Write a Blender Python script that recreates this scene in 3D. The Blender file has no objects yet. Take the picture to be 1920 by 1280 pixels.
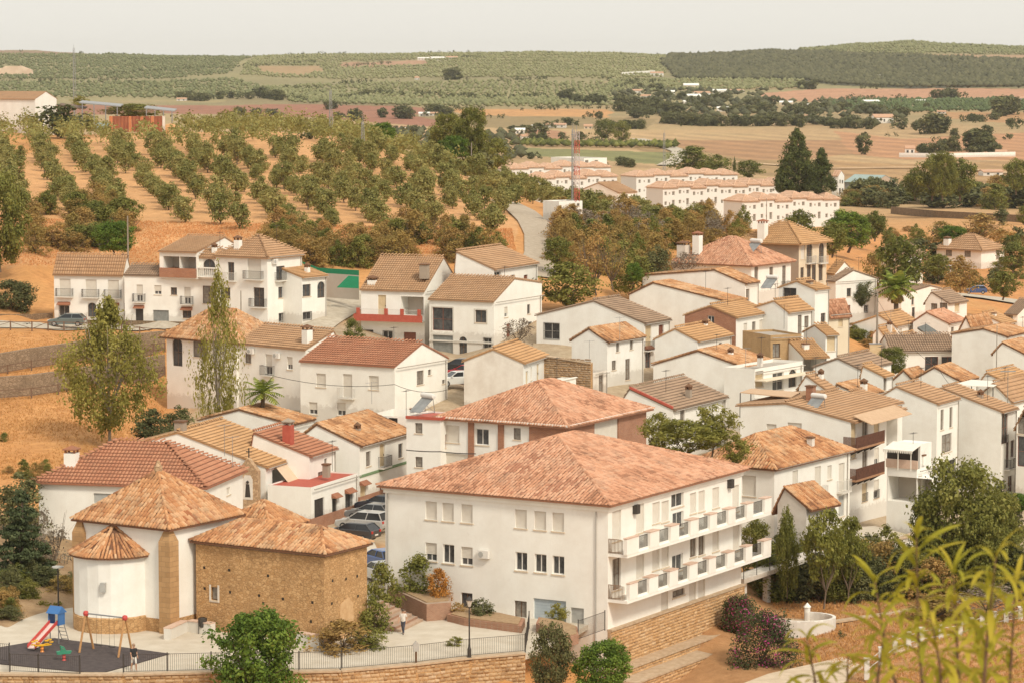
import bpy, math, random
import numpy as np
from mathutils import Vector, Matrix

# ------------------------------------------------------------------ camera, sky, sun, exposure
scene = bpy.context.scene
col = scene.collection
F, CX, CY, YH, CAMZ = 5500.0, 960.0, 640.0, 120.0, 50.0
PITCH = math.atan((CY - YH) / F)
CP, SP = math.cos(PITCH), math.sin(PITCH)

cam_data = bpy.data.cameras.new('camera')
cam = bpy.data.objects.new('camera', cam_data)
col.objects.link(cam)
cam.location = (0, 0, CAMZ)
cam.rotation_euler = (math.radians(90) - PITCH, 0, 0)
cam_data.sensor_width = 36.0
cam_data.lens = F / 1920.0 * 36.0
cam_data.clip_start = 0.5
cam_data.clip_end = 30000
cam_data.dof.use_dof = True
cam_data.dof.focus_distance = 260
cam_data.dof.aperture_fstop = 8.5
scene.camera = cam

SUN_AZ, SUN_EL = math.radians(147), math.radians(44)
world = bpy.data.worlds.new('World')
scene.world = world
world.use_nodes = True
wn = world.node_tree
bg = wn.nodes['Background']
sky = wn.nodes.new('ShaderNodeTexSky')
sky.sky_type = 'NISHITA'
sky.sun_disc = False
sky.sun_elevation = SUN_EL
sky.sun_rotation = SUN_AZ
sky.dust_density = 4.0
sky.air_density = 1.2
hs = wn.nodes.new('ShaderNodeHueSaturation')
hs.inputs['Saturation'].default_value = 0.25
wmix = wn.nodes.new('ShaderNodeMix')
wmix.data_type = 'RGBA'
wmix.inputs[0].default_value = 0.82          # a closed warm grey cloud deck over the clear sky
wmix.inputs[7].default_value = (6.75, 6.5, 5.9, 1)
wn.links.new(sky.outputs[0], hs.inputs['Color'])
wn.links.new(hs.outputs[0], wmix.inputs[6])
wn.links.new(wmix.outputs[2], bg.inputs['Color'])
bg.inputs['Strength'].default_value = 0.09

sun_data = bpy.data.lights.new('sun', 'SUN')
sun_data.energy = 1.5
sun_data.angle = math.radians(11)
sun_data.color = (1.0, 0.91, 0.75)
sun = bpy.data.objects.new('sun', sun_data)
col.objects.link(sun)
sd = Vector((math.sin(SUN_AZ) * math.cos(SUN_EL), math.cos(SUN_AZ) * math.cos(SUN_EL), math.sin(SUN_EL)))
sun.rotation_euler = sd.to_track_quat('Z', 'Y').to_euler()

scene.view_settings.view_transform = 'Standard'
scene.view_settings.look = 'None'
scene.view_settings.gamma = 1
scene.view_settings.exposure = 0.76
scene.view_settings.use_curve_mapping = False
scene.render.engine = 'CYCLES'

# ------------------------------------------------------------------ measuring helpers (photo pixel + distance -> point in the place)
def ray(x, y):
    dx, dy = (x - CX) / F, -(y - CY) / F
    v = (dx, CP + dy * SP, -SP + dy * CP)
    return v[0] / v[1], v[2] / v[1]

def at(x, y, D):
    rx, rz = ray(x, y)
    return Vector((rx * D, D, CAMZ + rz * D))

def topx(X, Y, Z):
    zr = Z - CAMZ
    d = Y * CP - zr * SP
    u = Y * SP + zr * CP
    return CX + F * X / d, CY - F * u / d

# ------------------------------------------------------------------ objects
def tag(o, label=None, cat=None, group=None, kind=None):
    if label: o['label'] = label
    if cat: o['category'] = cat
    if group: o['group'] = group
    if kind: o['kind'] = kind
    return o

def obj(name, mesh, parent=None, loc=(0, 0, 0), rotz=0.0, **k):
    o = bpy.data.objects.new(name, mesh)
    col.objects.link(o)
    if parent is not None: o.parent = parent
    o.location = loc
    if rotz: o.rotation_euler = (0, 0, rotz)
    return tag(o, **k)

def empty(name, loc, rotz=0.0, **k):
    o = obj(name, None, None, loc, rotz, **k)
    o.empty_display_size = 0.5
    return o

class MB:
    def __init__(s): s.v = []; s.f = []; s.m = []
    def add(s, vs, fs, mi=0):
        b = len(s.v); s.v += [tuple(p) for p in vs]
        for f in fs: s.f.append(tuple(b + i for i in f)); s.m.append(mi)
        return s
    def box(s, x0, x1, y0, y1, z0, z1, mi=0):
        return s.add([(x0,y0,z0),(x1,y0,z0),(x1,y1,z0),(x0,y1,z0),(x0,y0,z1),(x1,y0,z1),(x1,y1,z1),(x0,y1,z1)],
              [(0,3,2,1),(4,5,6,7),(0,1,5,4),(1,2,6,5),(2,3,7,6),(3,0,4,7)], mi)
    def quad(s, a, b, c, d, mi=0): return s.add([a, b, c, d], [(0,1,2,3)], mi)
    def poly(s, pts, mi=0): return s.add(pts, [tuple(range(len(pts)))], mi)
    def prism(s, pts, dvec, mi=0):
        n = len(pts); d = Vector(dvec)
        vs = [Vector(p) for p in pts] + [Vector(p) + d for p in pts]
        fs = [tuple(range(n)), tuple(range(2*n-1, n-1, -1))]
        fs += [(i, i+n, (i+1) % n + n, (i+1) % n) for i in range(n)]
        return s.add(vs, fs, mi)
    def tube(s, p0, p1, r0, r1=None, n=6, mi=0, cap=True):
        r1 = r0 if r1 is None else r1
        p0, p1 = Vector(p0), Vector(p1); d = (p1 - p0)
        if d.length < 1e-6: return s
        d.normalize()
        a = d.orthogonal().normalized(); b = d.cross(a)
        vs = []
        for p, r in ((p0, r0), (p1, r1)):
            for i in range(n):
                t = 2*math.pi*i/n
                vs.append(p + a*math.cos(t)*r + b*math.sin(t)*r)
        fs = [(i, (i+1) % n, (i+1) % n + n, i+n) for i in range(n)]
        if cap: fs += [tuple(range(n-1, -1, -1)), tuple(range(n, 2*n))]
        return s.add(vs, fs, mi)
    def lathe(s, prof, n=12, c=(0,0,0), mi=0):
        b = len(s.v)
        for r, z in prof:
            for i in range(n):
                t = 2*math.pi*i/n
                s.v.append((c[0]+r*math.cos(t), c[1]+r*math.sin(t), c[2]+z))
        for k in range(len(prof)-1):
            for i in range(n):
                j = (i+1) % n
                s.f.append((b+k*n+i, b+k*n+j, b+(k+1)*n+j, b+(k+1)*n+i)); s.m.append(mi)
        return s
    def mesh(s, name, mats):
        me = bpy.data.meshes.new(name)
        me.from_pydata(s.v, [], s.f)
        if not isinstance(mats, (list, tuple)): mats = [mats]
        for m in mats: me.materials.append(m)
        if len(mats) > 1: me.polygons.foreach_set('material_index', s.m)
        me.update()
        return me
    def obj(s, name, mats, parent=None, **k): return obj(name, s.mesh(name, mats), parent, **k)

def fast_mesh(name, verts, quads, mat, tint=None, colr=None, smooth=False, tri=False):
    me = bpy.data.meshes.new(name)
    verts = np.asarray(verts, dtype=np.float32); quads = np.asarray(quads, dtype=np.int32)
    k = quads.shape[1]
    me.vertices.add(len(verts)); me.vertices.foreach_set('co', verts.ravel())
    me.loops.add(quads.size); me.loops.foreach_set('vertex_index', quads.ravel())
    me.polygons.add(len(quads))
    me.polygons.foreach_set('loop_start', np.arange(0, quads.size, k, dtype=np.int32))
    me.polygons.foreach_set('loop_total', np.full(len(quads), k, dtype=np.int32))
    me.materials.append(mat)
    me.update(calc_edges=True)
    if tint is not None:
        a = me.attributes.new('tint', 'FLOAT', 'POINT'); a.data.foreach_set('value', np.asarray(tint, dtype=np.float32))
    if colr is not None:
        a = me.attributes.new('Col', 'FLOAT_COLOR', 'POINT'); a.data.foreach_set('color', np.asarray(colr, dtype=np.float32).ravel())
    if smooth: me.polygons.foreach_set('use_smooth', np.ones(len(quads), dtype=bool))
    me.validate()
    return me

# ------------------------------------------------------------------ materials
MATS = {}
def newmat(name):
    m = bpy.data.materials.new(name); m.use_nodes = True
    nt = m.node_tree; b = nt.nodes['Principled BSDF']
    return m, nt, b

def N(nt, t, **k):
    n = nt.nodes.new(t)
    for a, v in k.items():
        if a.startswith('i_'): n.inputs[a[2:].replace('_', ' ')].default_value = v
        else: setattr(n, a, v)
    return n

def mixc(nt, fac, a, b, blend='MIX'):
    m = nt.nodes.new('ShaderNodeMix'); m.data_type = 'RGBA'; m.blend_type = blend
    for s, v in ((0, fac), (6, a), (7, b)):
        if isinstance(v, bpy.types.NodeSocket): nt.links.new(v, m.inputs[s])
        elif s == 0: m.inputs[0].default_value = v
        else: m.inputs[s].default_value = (*v[:3], 1)
    return m.outputs[2]

def noise(nt, scale, detail=4, rough=.6, coord='Object', stretch=None):
    tc = nt.nodes.new('ShaderNodeTexCoord')
    src = tc.outputs[coord]
    if coord == 'World':
        pass
    if stretch:
        mp = nt.nodes.new('ShaderNodeMapping'); mp.inputs['Scale'].default_value = stretch
        nt.links.new(src, mp.inputs[0]); src = mp.outputs[0]
    n = nt.nodes.new('ShaderNodeTexNoise')
    n.inputs['Scale'].default_value = scale; n.inputs['Detail'].default_value = detail; n.inputs['Roughness'].default_value = rough
    nt.links.new(src, n.inputs['Vector'])
    return n

def ramp(nt, src, stops):
    r = nt.nodes.new('ShaderNodeValToRGB')
    el = r.color_ramp.elements
    while len(el) < len(stops): el.new(.5)
    for e, (p, c) in zip(el, stops):
        e.position = p; e.color = (*c, 1) if len(c) == 3 else c
    nt.links.new(src, r.inputs[0])
    return r.outputs[0]

def bump(nt, b, h, dist=.02, strength=1.0):
    bp = nt.nodes.new('ShaderNodeBump'); bp.inputs['Distance'].default_value = dist; bp.inputs['Strength'].default_value = strength
    nt.links.new(h, bp.inputs['Height']); nt.links.new(bp.outputs[0], b.inputs['Normal'])

def mat(name, c, c2=None, scale=1.5, rough=.8, metal=0, bmp=0, detail=5, lo=.35, hi=.65, stretch=None):
    if name in MATS: return MATS[name]
    m, nt, b = newmat(name)
    b.inputs['Roughness'].default_value = rough; b.inputs['Metallic'].default_value = metal
    if c2 is None: b.inputs['Base Color'].default_value = (*c, 1)
    else:
        n = noise(nt, scale, detail, stretch=stretch)
        nt.links.new(ramp(nt, n.outputs['Fac'], [(lo, c), (hi, c2)]), b.inputs['Base Color'])
        if bmp: bump(nt, b, n.outputs['Fac'], bmp)
    MATS[name] = m
    return m

def plaster(name, c, dirt, amt=.5, rain=True):
    """limewashed render: broad tone patches, fine grain and faint vertical rain streaks"""
    m, nt, b = newmat(name)
    b.inputs['Roughness'].default_value = .9
    n1 = noise(nt, .5, 6, .65); n2 = noise(nt, 3.0, 6, .7, stretch=(1, 1, .12)); n3 = noise(nt, 22, 3, .6)
    f1 = ramp(nt, n1.outputs['Fac'], [(.38, (0, 0, 0)), (.75, (amt, amt, amt))])
    c1 = mixc(nt, f1, c, dirt)
    f2 = ramp(nt, n2.outputs['Fac'], [(.56, (0, 0, 0)), (.9, (amt*.55, amt*.55, amt*.55))])
    c2_ = mixc(nt, f2, c1, tuple(x*.85 for x in dirt)) if rain else c1
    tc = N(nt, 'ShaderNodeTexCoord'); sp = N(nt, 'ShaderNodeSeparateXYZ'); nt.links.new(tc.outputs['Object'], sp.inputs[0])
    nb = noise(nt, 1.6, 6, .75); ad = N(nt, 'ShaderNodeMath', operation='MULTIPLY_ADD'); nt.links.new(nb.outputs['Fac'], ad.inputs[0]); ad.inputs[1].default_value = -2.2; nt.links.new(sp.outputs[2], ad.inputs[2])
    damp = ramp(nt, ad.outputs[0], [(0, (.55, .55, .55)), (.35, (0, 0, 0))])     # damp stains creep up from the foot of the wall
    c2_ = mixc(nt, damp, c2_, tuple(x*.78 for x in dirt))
    n4 = noise(nt, 1.1, 9, .8); spot = ramp(nt, n4.outputs['Fac'], [(.60, (0, 0, 0)), (.72, (amt*.8,)*3)])
    c2_ = mixc(nt, spot, c2_, tuple(x*.8 for x in dirt))
    nt.links.new(c2_, b.inputs['Base Color'])
    bump(nt, b, n3.outputs['Fac'], .012, .6)
    MATS[name] = m
    return m

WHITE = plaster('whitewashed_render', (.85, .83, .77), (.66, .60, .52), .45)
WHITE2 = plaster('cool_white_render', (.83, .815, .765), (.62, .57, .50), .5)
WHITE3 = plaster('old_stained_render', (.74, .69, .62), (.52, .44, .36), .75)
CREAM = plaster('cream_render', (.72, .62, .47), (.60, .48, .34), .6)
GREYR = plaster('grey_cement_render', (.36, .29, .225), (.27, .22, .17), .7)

def tilemat(name, cs, lichen=(.09, .075, .055), lamt=.35):
    m, nt, b = newmat(name)
    b.inputs['Roughness'].default_value = .88
    at_ = N(nt, 'ShaderNodeAttribute', attribute_name='tint')
    base = ramp(nt, at_.outputs['Fac'], [(i/(len(cs)-1), c) for i, c in enumerate(cs)])
    n = noise(nt, .8, 6, .7); n2 = noise(nt, 9, 4, .7)
    f = ramp(nt, n.outputs['Fac'], [(.48, (0, 0, 0)), (.72, (lamt,)*3)])
    c1 = mixc(nt, f, base, lichen)
    f2 = ramp(nt, n2.outputs['Fac'], [(.5, (0, 0, 0)), (.75, (lamt*.8,)*3)])
    nt.links.new(mixc(nt, f2, c1, lichen), b.inputs['Base Color'])
    bump(nt, b, n2.outputs['Fac'], .01, .5)
    MATS[name] = m
    return m

TILE = {
 'old':   tilemat('old_mixed_clay_tile', [(.18,.085,.04),(.44,.21,.09),(.56,.29,.13),(.66,.43,.25),(.48,.22,.10)], lamt=.5),
 'church':tilemat('buff_clay_tile', [(.18,.075,.035),(.45,.20,.085),(.58,.29,.13),(.66,.41,.23),(.40,.155,.065)], lamt=.55),
 'salmon':tilemat('salmon_clay_tile', [(.29,.13,.07),(.51,.245,.14),(.60,.31,.185),(.66,.38,.245),(.42,.19,.11)], lamt=.4),
 'red':   tilemat('red_clay_tile', [(.32,.13,.07),(.41,.175,.095),(.44,.19,.105),(.49,.23,.13),(.36,.145,.08)], lamt=.3),
 'tan':   tilemat('tan_concrete_tile', [(.35,.20,.105),(.45,.265,.145),(.48,.285,.155),(.52,.32,.185),(.39,.225,.12)], lamt=.28),
 'ochre': tilemat('ochre_tile', [(.41,.225,.10),(.51,.29,.135),(.54,.31,.145),(.59,.35,.175),(.45,.25,.115)], lamt=.3),
 'brown': tilemat('brown_striped_tile', [(.22,.145,.095),(.33,.22,.145),(.38,.255,.17),(.42,.285,.19),(.28,.18,.115)], lamt=.4),
 'terra': tilemat('terracotta_far_tile', [(.52,.31,.20),(.60,.38,.25),(.63,.41,.28),(.68,.46,.33),(.55,.33,.21)], lamt=.15),
}
GLASS = mat('window_glass', (.035, .038, .042), (.10, .10, .10), 2.0, .12)
CURT = mat('curtained_glass', (.16, .145, .125), (.30, .27, .23), 3.0, .25)
WFRAME = mat('white_window_frame', (.72, .69, .64), rough=.5)
BFRAME = mat('brown_window_frame', (.10, .055, .03), (.15, .085, .045), 6, .6)
SHUT = mat('cream_roller_shutter', (.62, .565, .48), (.67, .62, .54), 2, .6)
SHUTG = mat('grey_shutter', (.36, .36, .34), (.44, .43, .40), 2, .6)
SHUTY = mat('yellowed_shutter', (.56, .43, .25), (.63, .50, .32), 2, .6)
DOORB = mat('brown_door', (.17, .055, .03), (.23, .08, .045), 5, .6)
GARAGE = mat('grey_garage_door', (.19, .195, .18), (.26, .26, .24), 2.5, .55)
BLUEG = mat('pale_blue_garage_door', (.36, .42, .46), (.43, .48, .50), 2, .5)
IRON = mat('dark_iron', (.03, .028, .026), (.06, .045, .035), 8, .6)
IRONW = mat('white_painted_iron', (.60, .57, .52), rough=.5)
REDP = mat('red_paint', (.40, .075, .045), (.46, .10, .06), 3, .7)
BRICK = None
def brickmat(name, c1, c2, mortar, sc=1.0, bw=.5, rh=.25, vertical='XZ'):
    m, nt, b = newmat(name)
    b.inputs['Roughness'].default_value = .92
    tc = N(nt, 'ShaderNodeTexCoord'); sep = N(nt, 'ShaderNodeSeparateXYZ'); nt.links.new(tc.outputs['Object'], sep.inputs[0])
    add = N(nt, 'ShaderNodeMath', operation='ADD'); nt.links.new(sep.outputs[0], add.inputs[0]); nt.links.new(sep.outputs[1], add.inputs[1])
    cmb = N(nt, 'ShaderNodeCombineXYZ'); nt.links.new(add.outputs[0], cmb.inputs[0]); nt.links.new(sep.outputs[2], cmb.inputs[1])
    br = N(nt, 'ShaderNodeTexBrick'); nt.links.new(cmb.outputs[0], br.inputs['Vector'])
    br.inputs['Scale'].default_value = sc; br.inputs['Brick Width'].default_value = bw; br.inputs['Row Height'].default_value = rh
    br.inputs['Mortar Size'].default_value = .012; br.inputs['Color1'].default_value = (*c1, 1); br.inputs['Color2'].default_value = (*c2, 1)
    br.inputs['Mortar'].default_value = (*mortar, 1)
    n = noise(nt, .7, 6, .7)
    c = mixc(nt, ramp(nt, n.outputs['Fac'], [(.4, (0,0,0)), (.75, (.55,.55,.55))]), br.outputs['Color'], tuple(x*.6 for x in c1))
    nt.links.new(c, b.inputs['Base Color']); bump(nt, b, br.outputs['Fac'], -.01)
    MATS[name] = m
    return m
BRICK = brickmat('orange_brick', (.44,.17,.08), (.34,.12,.06), (.42,.33,.25), 1, .26, .08)
BRICKY = brickmat('yellow_brick', (.55,.34,.15), (.46,.27,.11), (.50,.38,.25), 1, .26, .09)

def stonemat(name, c1, c2, dark, sc=3.0, bm=.05):
    """rubble masonry: voronoi stones with recessed joints, patches of mortar and lichen"""
    m, nt, b = newmat(name)
    b.inputs['Roughness'].default_value = .95
    tc = N(nt, 'ShaderNodeTexCoord'); mp = N(nt, 'ShaderNodeMapping'); mp.inputs['Scale'].default_value = (1, 1, 1.7)
    nt.links.new(tc.outputs['Object'], mp.inputs[0])
    v = N(nt, 'ShaderNodeTexVoronoi', feature='DISTANCE_TO_EDGE'); v.inputs['Scale'].default_value = sc
    v2 = N(nt, 'ShaderNodeTexVoronoi'); v2.inputs['Scale'].default_value = sc
    nt.links.new(mp.outputs[0], v.inputs['Vector']); nt.links.new(mp.outputs[0], v2.inputs['Vector'])
    sepc = N(nt, 'ShaderNodeSeparateColor'); nt.links.new(v2.outputs['Color'], sepc.inputs[0])
    base = mixc(nt, sepc.outputs[0], c1, c2)
    e = ramp(nt, v.outputs['Distance'], [(.0, (1,1,1)), (.09, (0,0,0))])
    n = noise(nt, .55, 6, .7); n2 = noise(nt, 6, 5, .7)
    c = mixc(nt, e, base, dark)
    c = mixc(nt, ramp(nt, n.outputs['Fac'], [(.42, (0,0,0)), (.72, (.6,.6,.6))]), c, tuple(x*.55 for x in c1))
    c = mixc(nt, ramp(nt, n2.outputs['Fac'], [(.45, (0,0,0)), (.8, (.5,.5,.5))]), c, c2)
    nt.links.new(c, b.inputs['Base Color'])
    h = N(nt, 'ShaderNodeMath', operation='MINIMUM'); nt.links.new(v.outputs['Distance'], h.inputs[0]); h.inputs[1].default_value = .15
    bump(nt, b, h.outputs[0], bm)
    MATS[name] = m
    return m
STONE = stonemat('ochre_rubble_stone', (.44,.245,.10), (.60,.37,.175), (.24,.13,.055), 3.6)
STONE2 = stonemat('tan_rubble_stone', (.42,.26,.14), (.60,.42,.26), (.22,.14,.08), 3.0)
STONED = stonemat('dark_rubble_stone', (.20,.135,.08), (.32,.22,.13), (.09,.06,.035), 3.0)
ASHLAR = brickmat('ochre_ashlar', (.50,.30,.14), (.40,.23,.10), (.30,.18,.09), 1, .7, .35)
# ------------------------------------------------------------------ terrain: heights surveyed as (photo column, distance, drop below the eye)
G = [
 # plaza shelf and the foot of it
 (-300,190,38.5),(0,196,38.7),(250,190,38.7),(500,190,38.8),(750,192,38.8),(950,192,39.0),(150,212,38.2),(450,215,38.8),(700,215,38.8),(950,212,38.9),
 (0,178,45),(400,178,45),(800,178,45),(1050,182,45),(-300,175,44),
 (1140,188,44),(1250,192,43.5),(1400,198,42.2),(1280,206,42.5),(1420,215,41.8),(1560,215,41.3),(1700,212,41.2),(1900,210,41.0),(2200,210,41),
 (1500,185,42.8),(1750,185,41.6),(1950,185,41.4),
 (1450,232,41.0),(1600,232,41.2),(1800,235,41.5),(1950,240,42),(1200,222,38.6),(1330,224,38.8),
 # street between church and row
 (690,240,38.4),(620,250,38.4),(700,262,37.8),(800,250,37.8),(400,235,38.6),(250,228,38.4),(60,215,37.6),(0,205,38.2),(900,240,37.6),(1050,250,37.4),(1200,252,37.4),
 (1400,242,39.3),(1560,258,41.3),(1700,262,42),(1850,285,42.5),(1950,290,42.6),(1700,245,41.4),
 # dry slope on the left
 (0,235,35.6),(30,250,34.3),(150,262,33.8),(280,262,36.0),(0,280,33.2),(150,290,33.0),(290,288,35.4),(0,305,31.9),(200,308,33.0),(300,311,36.6),(345,300,36.6),(0,330,30.9),(200,330,30.9),
 (380,290,36.6),(-300,250,34),(-300,300,32),
 (60,345,30.2),(300,345,30.1),(-300,345,30),(480,330,31.5),(560,290,36.0),(450,300,36.5),(410,276,36.3),(330,270,36.2),(600,340,29.2),(600,352,28),(650,362,26.9),(840,300,32.9),(860,330,32.7),(760,330,32.7),(700,300,33.6),
 (1000,300,33.9),(1150,300,33.5),(1250,320,33.5),(1400,330,33.6),(1500,342,35),(1600,345,37.2),(1800,345,40.2),(1950,345,41),(1300,282,35.6),(1450,275,38.2),(1600,272,41),
 (1200,262,37.2),(1020,335,29.5),(1080,345,28.5),
 (60,353,31.2),(150,353,31.2),(230,351,31.1),(300,351,30.8),(420,347,30.4),(150,362,30.6),(300,360,29.8),(-100,355,31.0),
 # foot of the olive hill
 (-300,378,25.8),(50,380,25.4),(300,380,25.0),(480,374,25.0),(600,372,25.2),(700,375,25.4),(800,378,25.0),(900,380,25.0),(960,385,24.6),(1100,370,27.2),(1050,355,28.5),(1200,365,29),(1300,380,28.5),
 (-300,430,21.9),(100,430,21.9),(400,430,21.9),(700,432,22.0),(900,415,22.8),(100,520,19.4),(400,525,19.5),(-300,525,19.4),(700,500,20.2),(900,460,22.0),(830,500,21.0),
 (-300,650,15.2),(0,655,15.0),(50,620,16.2),(300,648,14.9),(500,660,15.1),(650,640,15.9),(750,590,17.9),(850,540,20.0),(950,480,22.2),(1030,455,22.9),
 (960,420,23.0),(1000,395,24.6),(1100,430,23.6),(1250,430,25.2),(1350,440,25.6),(1440,445,26.4),(1300,400,27.0),(1420,405,29.5),(1500,420,32.5),
 (-300,800,22),(200,800,22),(500,800,24),(700,760,26),(900,700,32),(1050,640,35),(1250,620,36),(1400,600,36),
 (-300,1050,38),(200,1050,38),(600,1000,40),(900,800,43),(1000,780,43.6),(1400,760,43.2),(1550,760,43.0),
 (1600,640,38),(1620,520,37.8),(1700,700,40.4),(1900,760,41.6),(1800,600,41.8),(1900,540,41.4),(1650,460,37.2),(1800,440,40),(1950,420,41),(1900,660,42),(2200,600,42),(2200,420,41),
 # valley floor and the far ridge
 (1700,864,44),(1950,864,44),(2300,864,44),(1200,900,44),(1000,1000,44),(1300,1100,44),(1600,1150,43.6),(1950,1100,43.8),(2300,1100,43.8),
 (1300,1400,43),(1000,1300,43),(600,1300,42),(1700,1400,42.5),(-300,1400,42),(1950,1400,42),(2300,1400,42),
 (200,1800,38),(700,1800,38),(1300,1800,39.3),(1700,1800,38.8),(1950,1800,38.8),(-300,1800,38),(2300,1800,38),
 (200,2100,33.5),(700,2100,34),(1300,2100,35),(1700,2100,34.5),(2200,2100,34.5),(-300,2100,33),
 (200,2500,27),(700,2500,27.5),(1300,2500,28.5),(1700,2500,28.5),(2200,2500,28.5),
 (200,2900,18.5),(700,2900,20),(1300,2900,21.5),(1700,2900,21.5),(2200,2900,21.5),(-300,2900,18),
 (100,3500,1.5),(700,3500,5.5),(1300,3500,7),(1500,3500,4.5),(1700,3500,1),(1950,3500,3),(2300,3500,4),(-300,3500,0),
 (-100,4200,19.5*-1),(60,4200,-18.5),(200,4200,-13.5),(400,4200,-9.2),(600,4200,-13),(800,4200,-14.5),(1000,4200,-15.5),(1150,4200,-14),(1400,4200,-14.8),(1500,4200,-20),(1600,4200,-26.5),(1700,4200,-30.5),(1800,4200,-26),(1920,4200,-22),(2100,4200,-18),(2400,4200,-18),(-400,4200,-18),
 (-400,5500,12),(500,5500,12),(1300,5500,12),(1700,5500,5),(2400,5500,10),(-400,9000,25),(900,9000,25),(2400,9000,25),
 # ground between the viewpoint and the town
 (-400,2,2.2),(960,2,2.2),(2300,2,2.2),(-400,6,2.6),(960,6,2.5),(2300,6,2.6),(-400,11,3.3),(960,11,3.2),(1500,11,3.2),(1900,11,3.3),(2300,11,3.3),(960,14,4.4),(1900,14,4.4),(960,20,12),(1900,20,12),(-400,40,28),(960,40,28),(2300,40,28),(-400,100,45),(960,100,46),(2300,100,44),(-400,150,47),(500,150,47),(1200,150,47),(1800,150,45),(2300,150,44),
]
_gp = np.array([((x - CX) / F, math.log(D)) for x, D, d in G])
_gz = np.array([CAMZ - d for x, D, d in G])
SX, SQ = 5.0, 1.0
def _key(X, Y):
    Y = np.maximum(np.asarray(Y, float), 1.5)
    return np.stack([np.asarray(X, float) / Y * SX, np.log(Y) * SQ], -1)
_k = np.stack([_gp[:, 0] * SX, _gp[:, 1] * SQ], -1)
_dm = np.sqrt(((_k[:, None] - _k[None]) ** 2).sum(-1) + 1e-4)
_n = len(G)
_A = np.zeros((_n + 3, _n + 3)); _A[:_n, :_n] = _dm - np.eye(_n) * 0.004
_A[:_n, _n] = 1; _A[:_n, _n+1:] = _k; _A[_n, :_n] = 1; _A[_n+1:, :_n] = _k.T
_w = np.linalg.solve(_A, np.concatenate([_gz, np.zeros(3)]))
def hgt(X, Y):
    X = np.asarray(X, float); Y = np.asarray(Y, float)
    shp = X.shape; k = _key(X.ravel(), Y.ravel()); out = np.empty(len(k))
    k[:, 0] = np.clip(k[:, 0], -1.6, 1.6)
    for i in range(0, len(k), 20000):
        kk = k[i:i+20000]
        d = np.sqrt((kk[:, None, 0] - _k[None, :, 0]) ** 2 + (kk[:, None, 1] - _k[None, :, 1]) ** 2 + 1e-4)
        out[i:i+20000] = d @ _w[:_n] + _w[_n] + kk @ _w[_n+1:]
    return out.reshape(shp)
def h1(X, Y): return float(hgt(np.array([X]), np.array([Y]))[0])
_Ds = np.exp(np.linspace(math.log(150), math.log(5200), 500))
def ground(x, y, dmin=150):
    """where the line of sight of a photo pixel meets the ground beyond dmin metres"""
    rx, rz = ray(x, y)
    D = _Ds[_Ds > dmin]
    z = CAMZ + rz * D; h = hgt(rx * D, D)
    i = np.where(h >= z)[0]
    if len(i) == 0: i = [int(np.argmin(z - h))]
    i = i[0]
    if i > 0:
        t0, t1 = z[i-1] - h[i-1], z[i] - h[i]
        t = t0 / (t0 - t1 + 1e-9) if t0 * t1 < 0 else 1
        d = D[i-1] + (D[i] - D[i-1]) * t
    else: d = D[0]
    return Vector((rx * d, d, h1(rx * d, d)))

def inpoly(px, py, poly):
    c = np.zeros(px.shape, bool); n = len(poly); j = n - 1
    for i in range(n):
        xi, yi = poly[i]; xj, yj = poly[j]
        if yi != yj:
            c ^= ((yi > py) != (yj > py)) & (px < (xj - xi) * (py - yi) / (yj - yi) + xi)
        j = i
    return c

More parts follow.
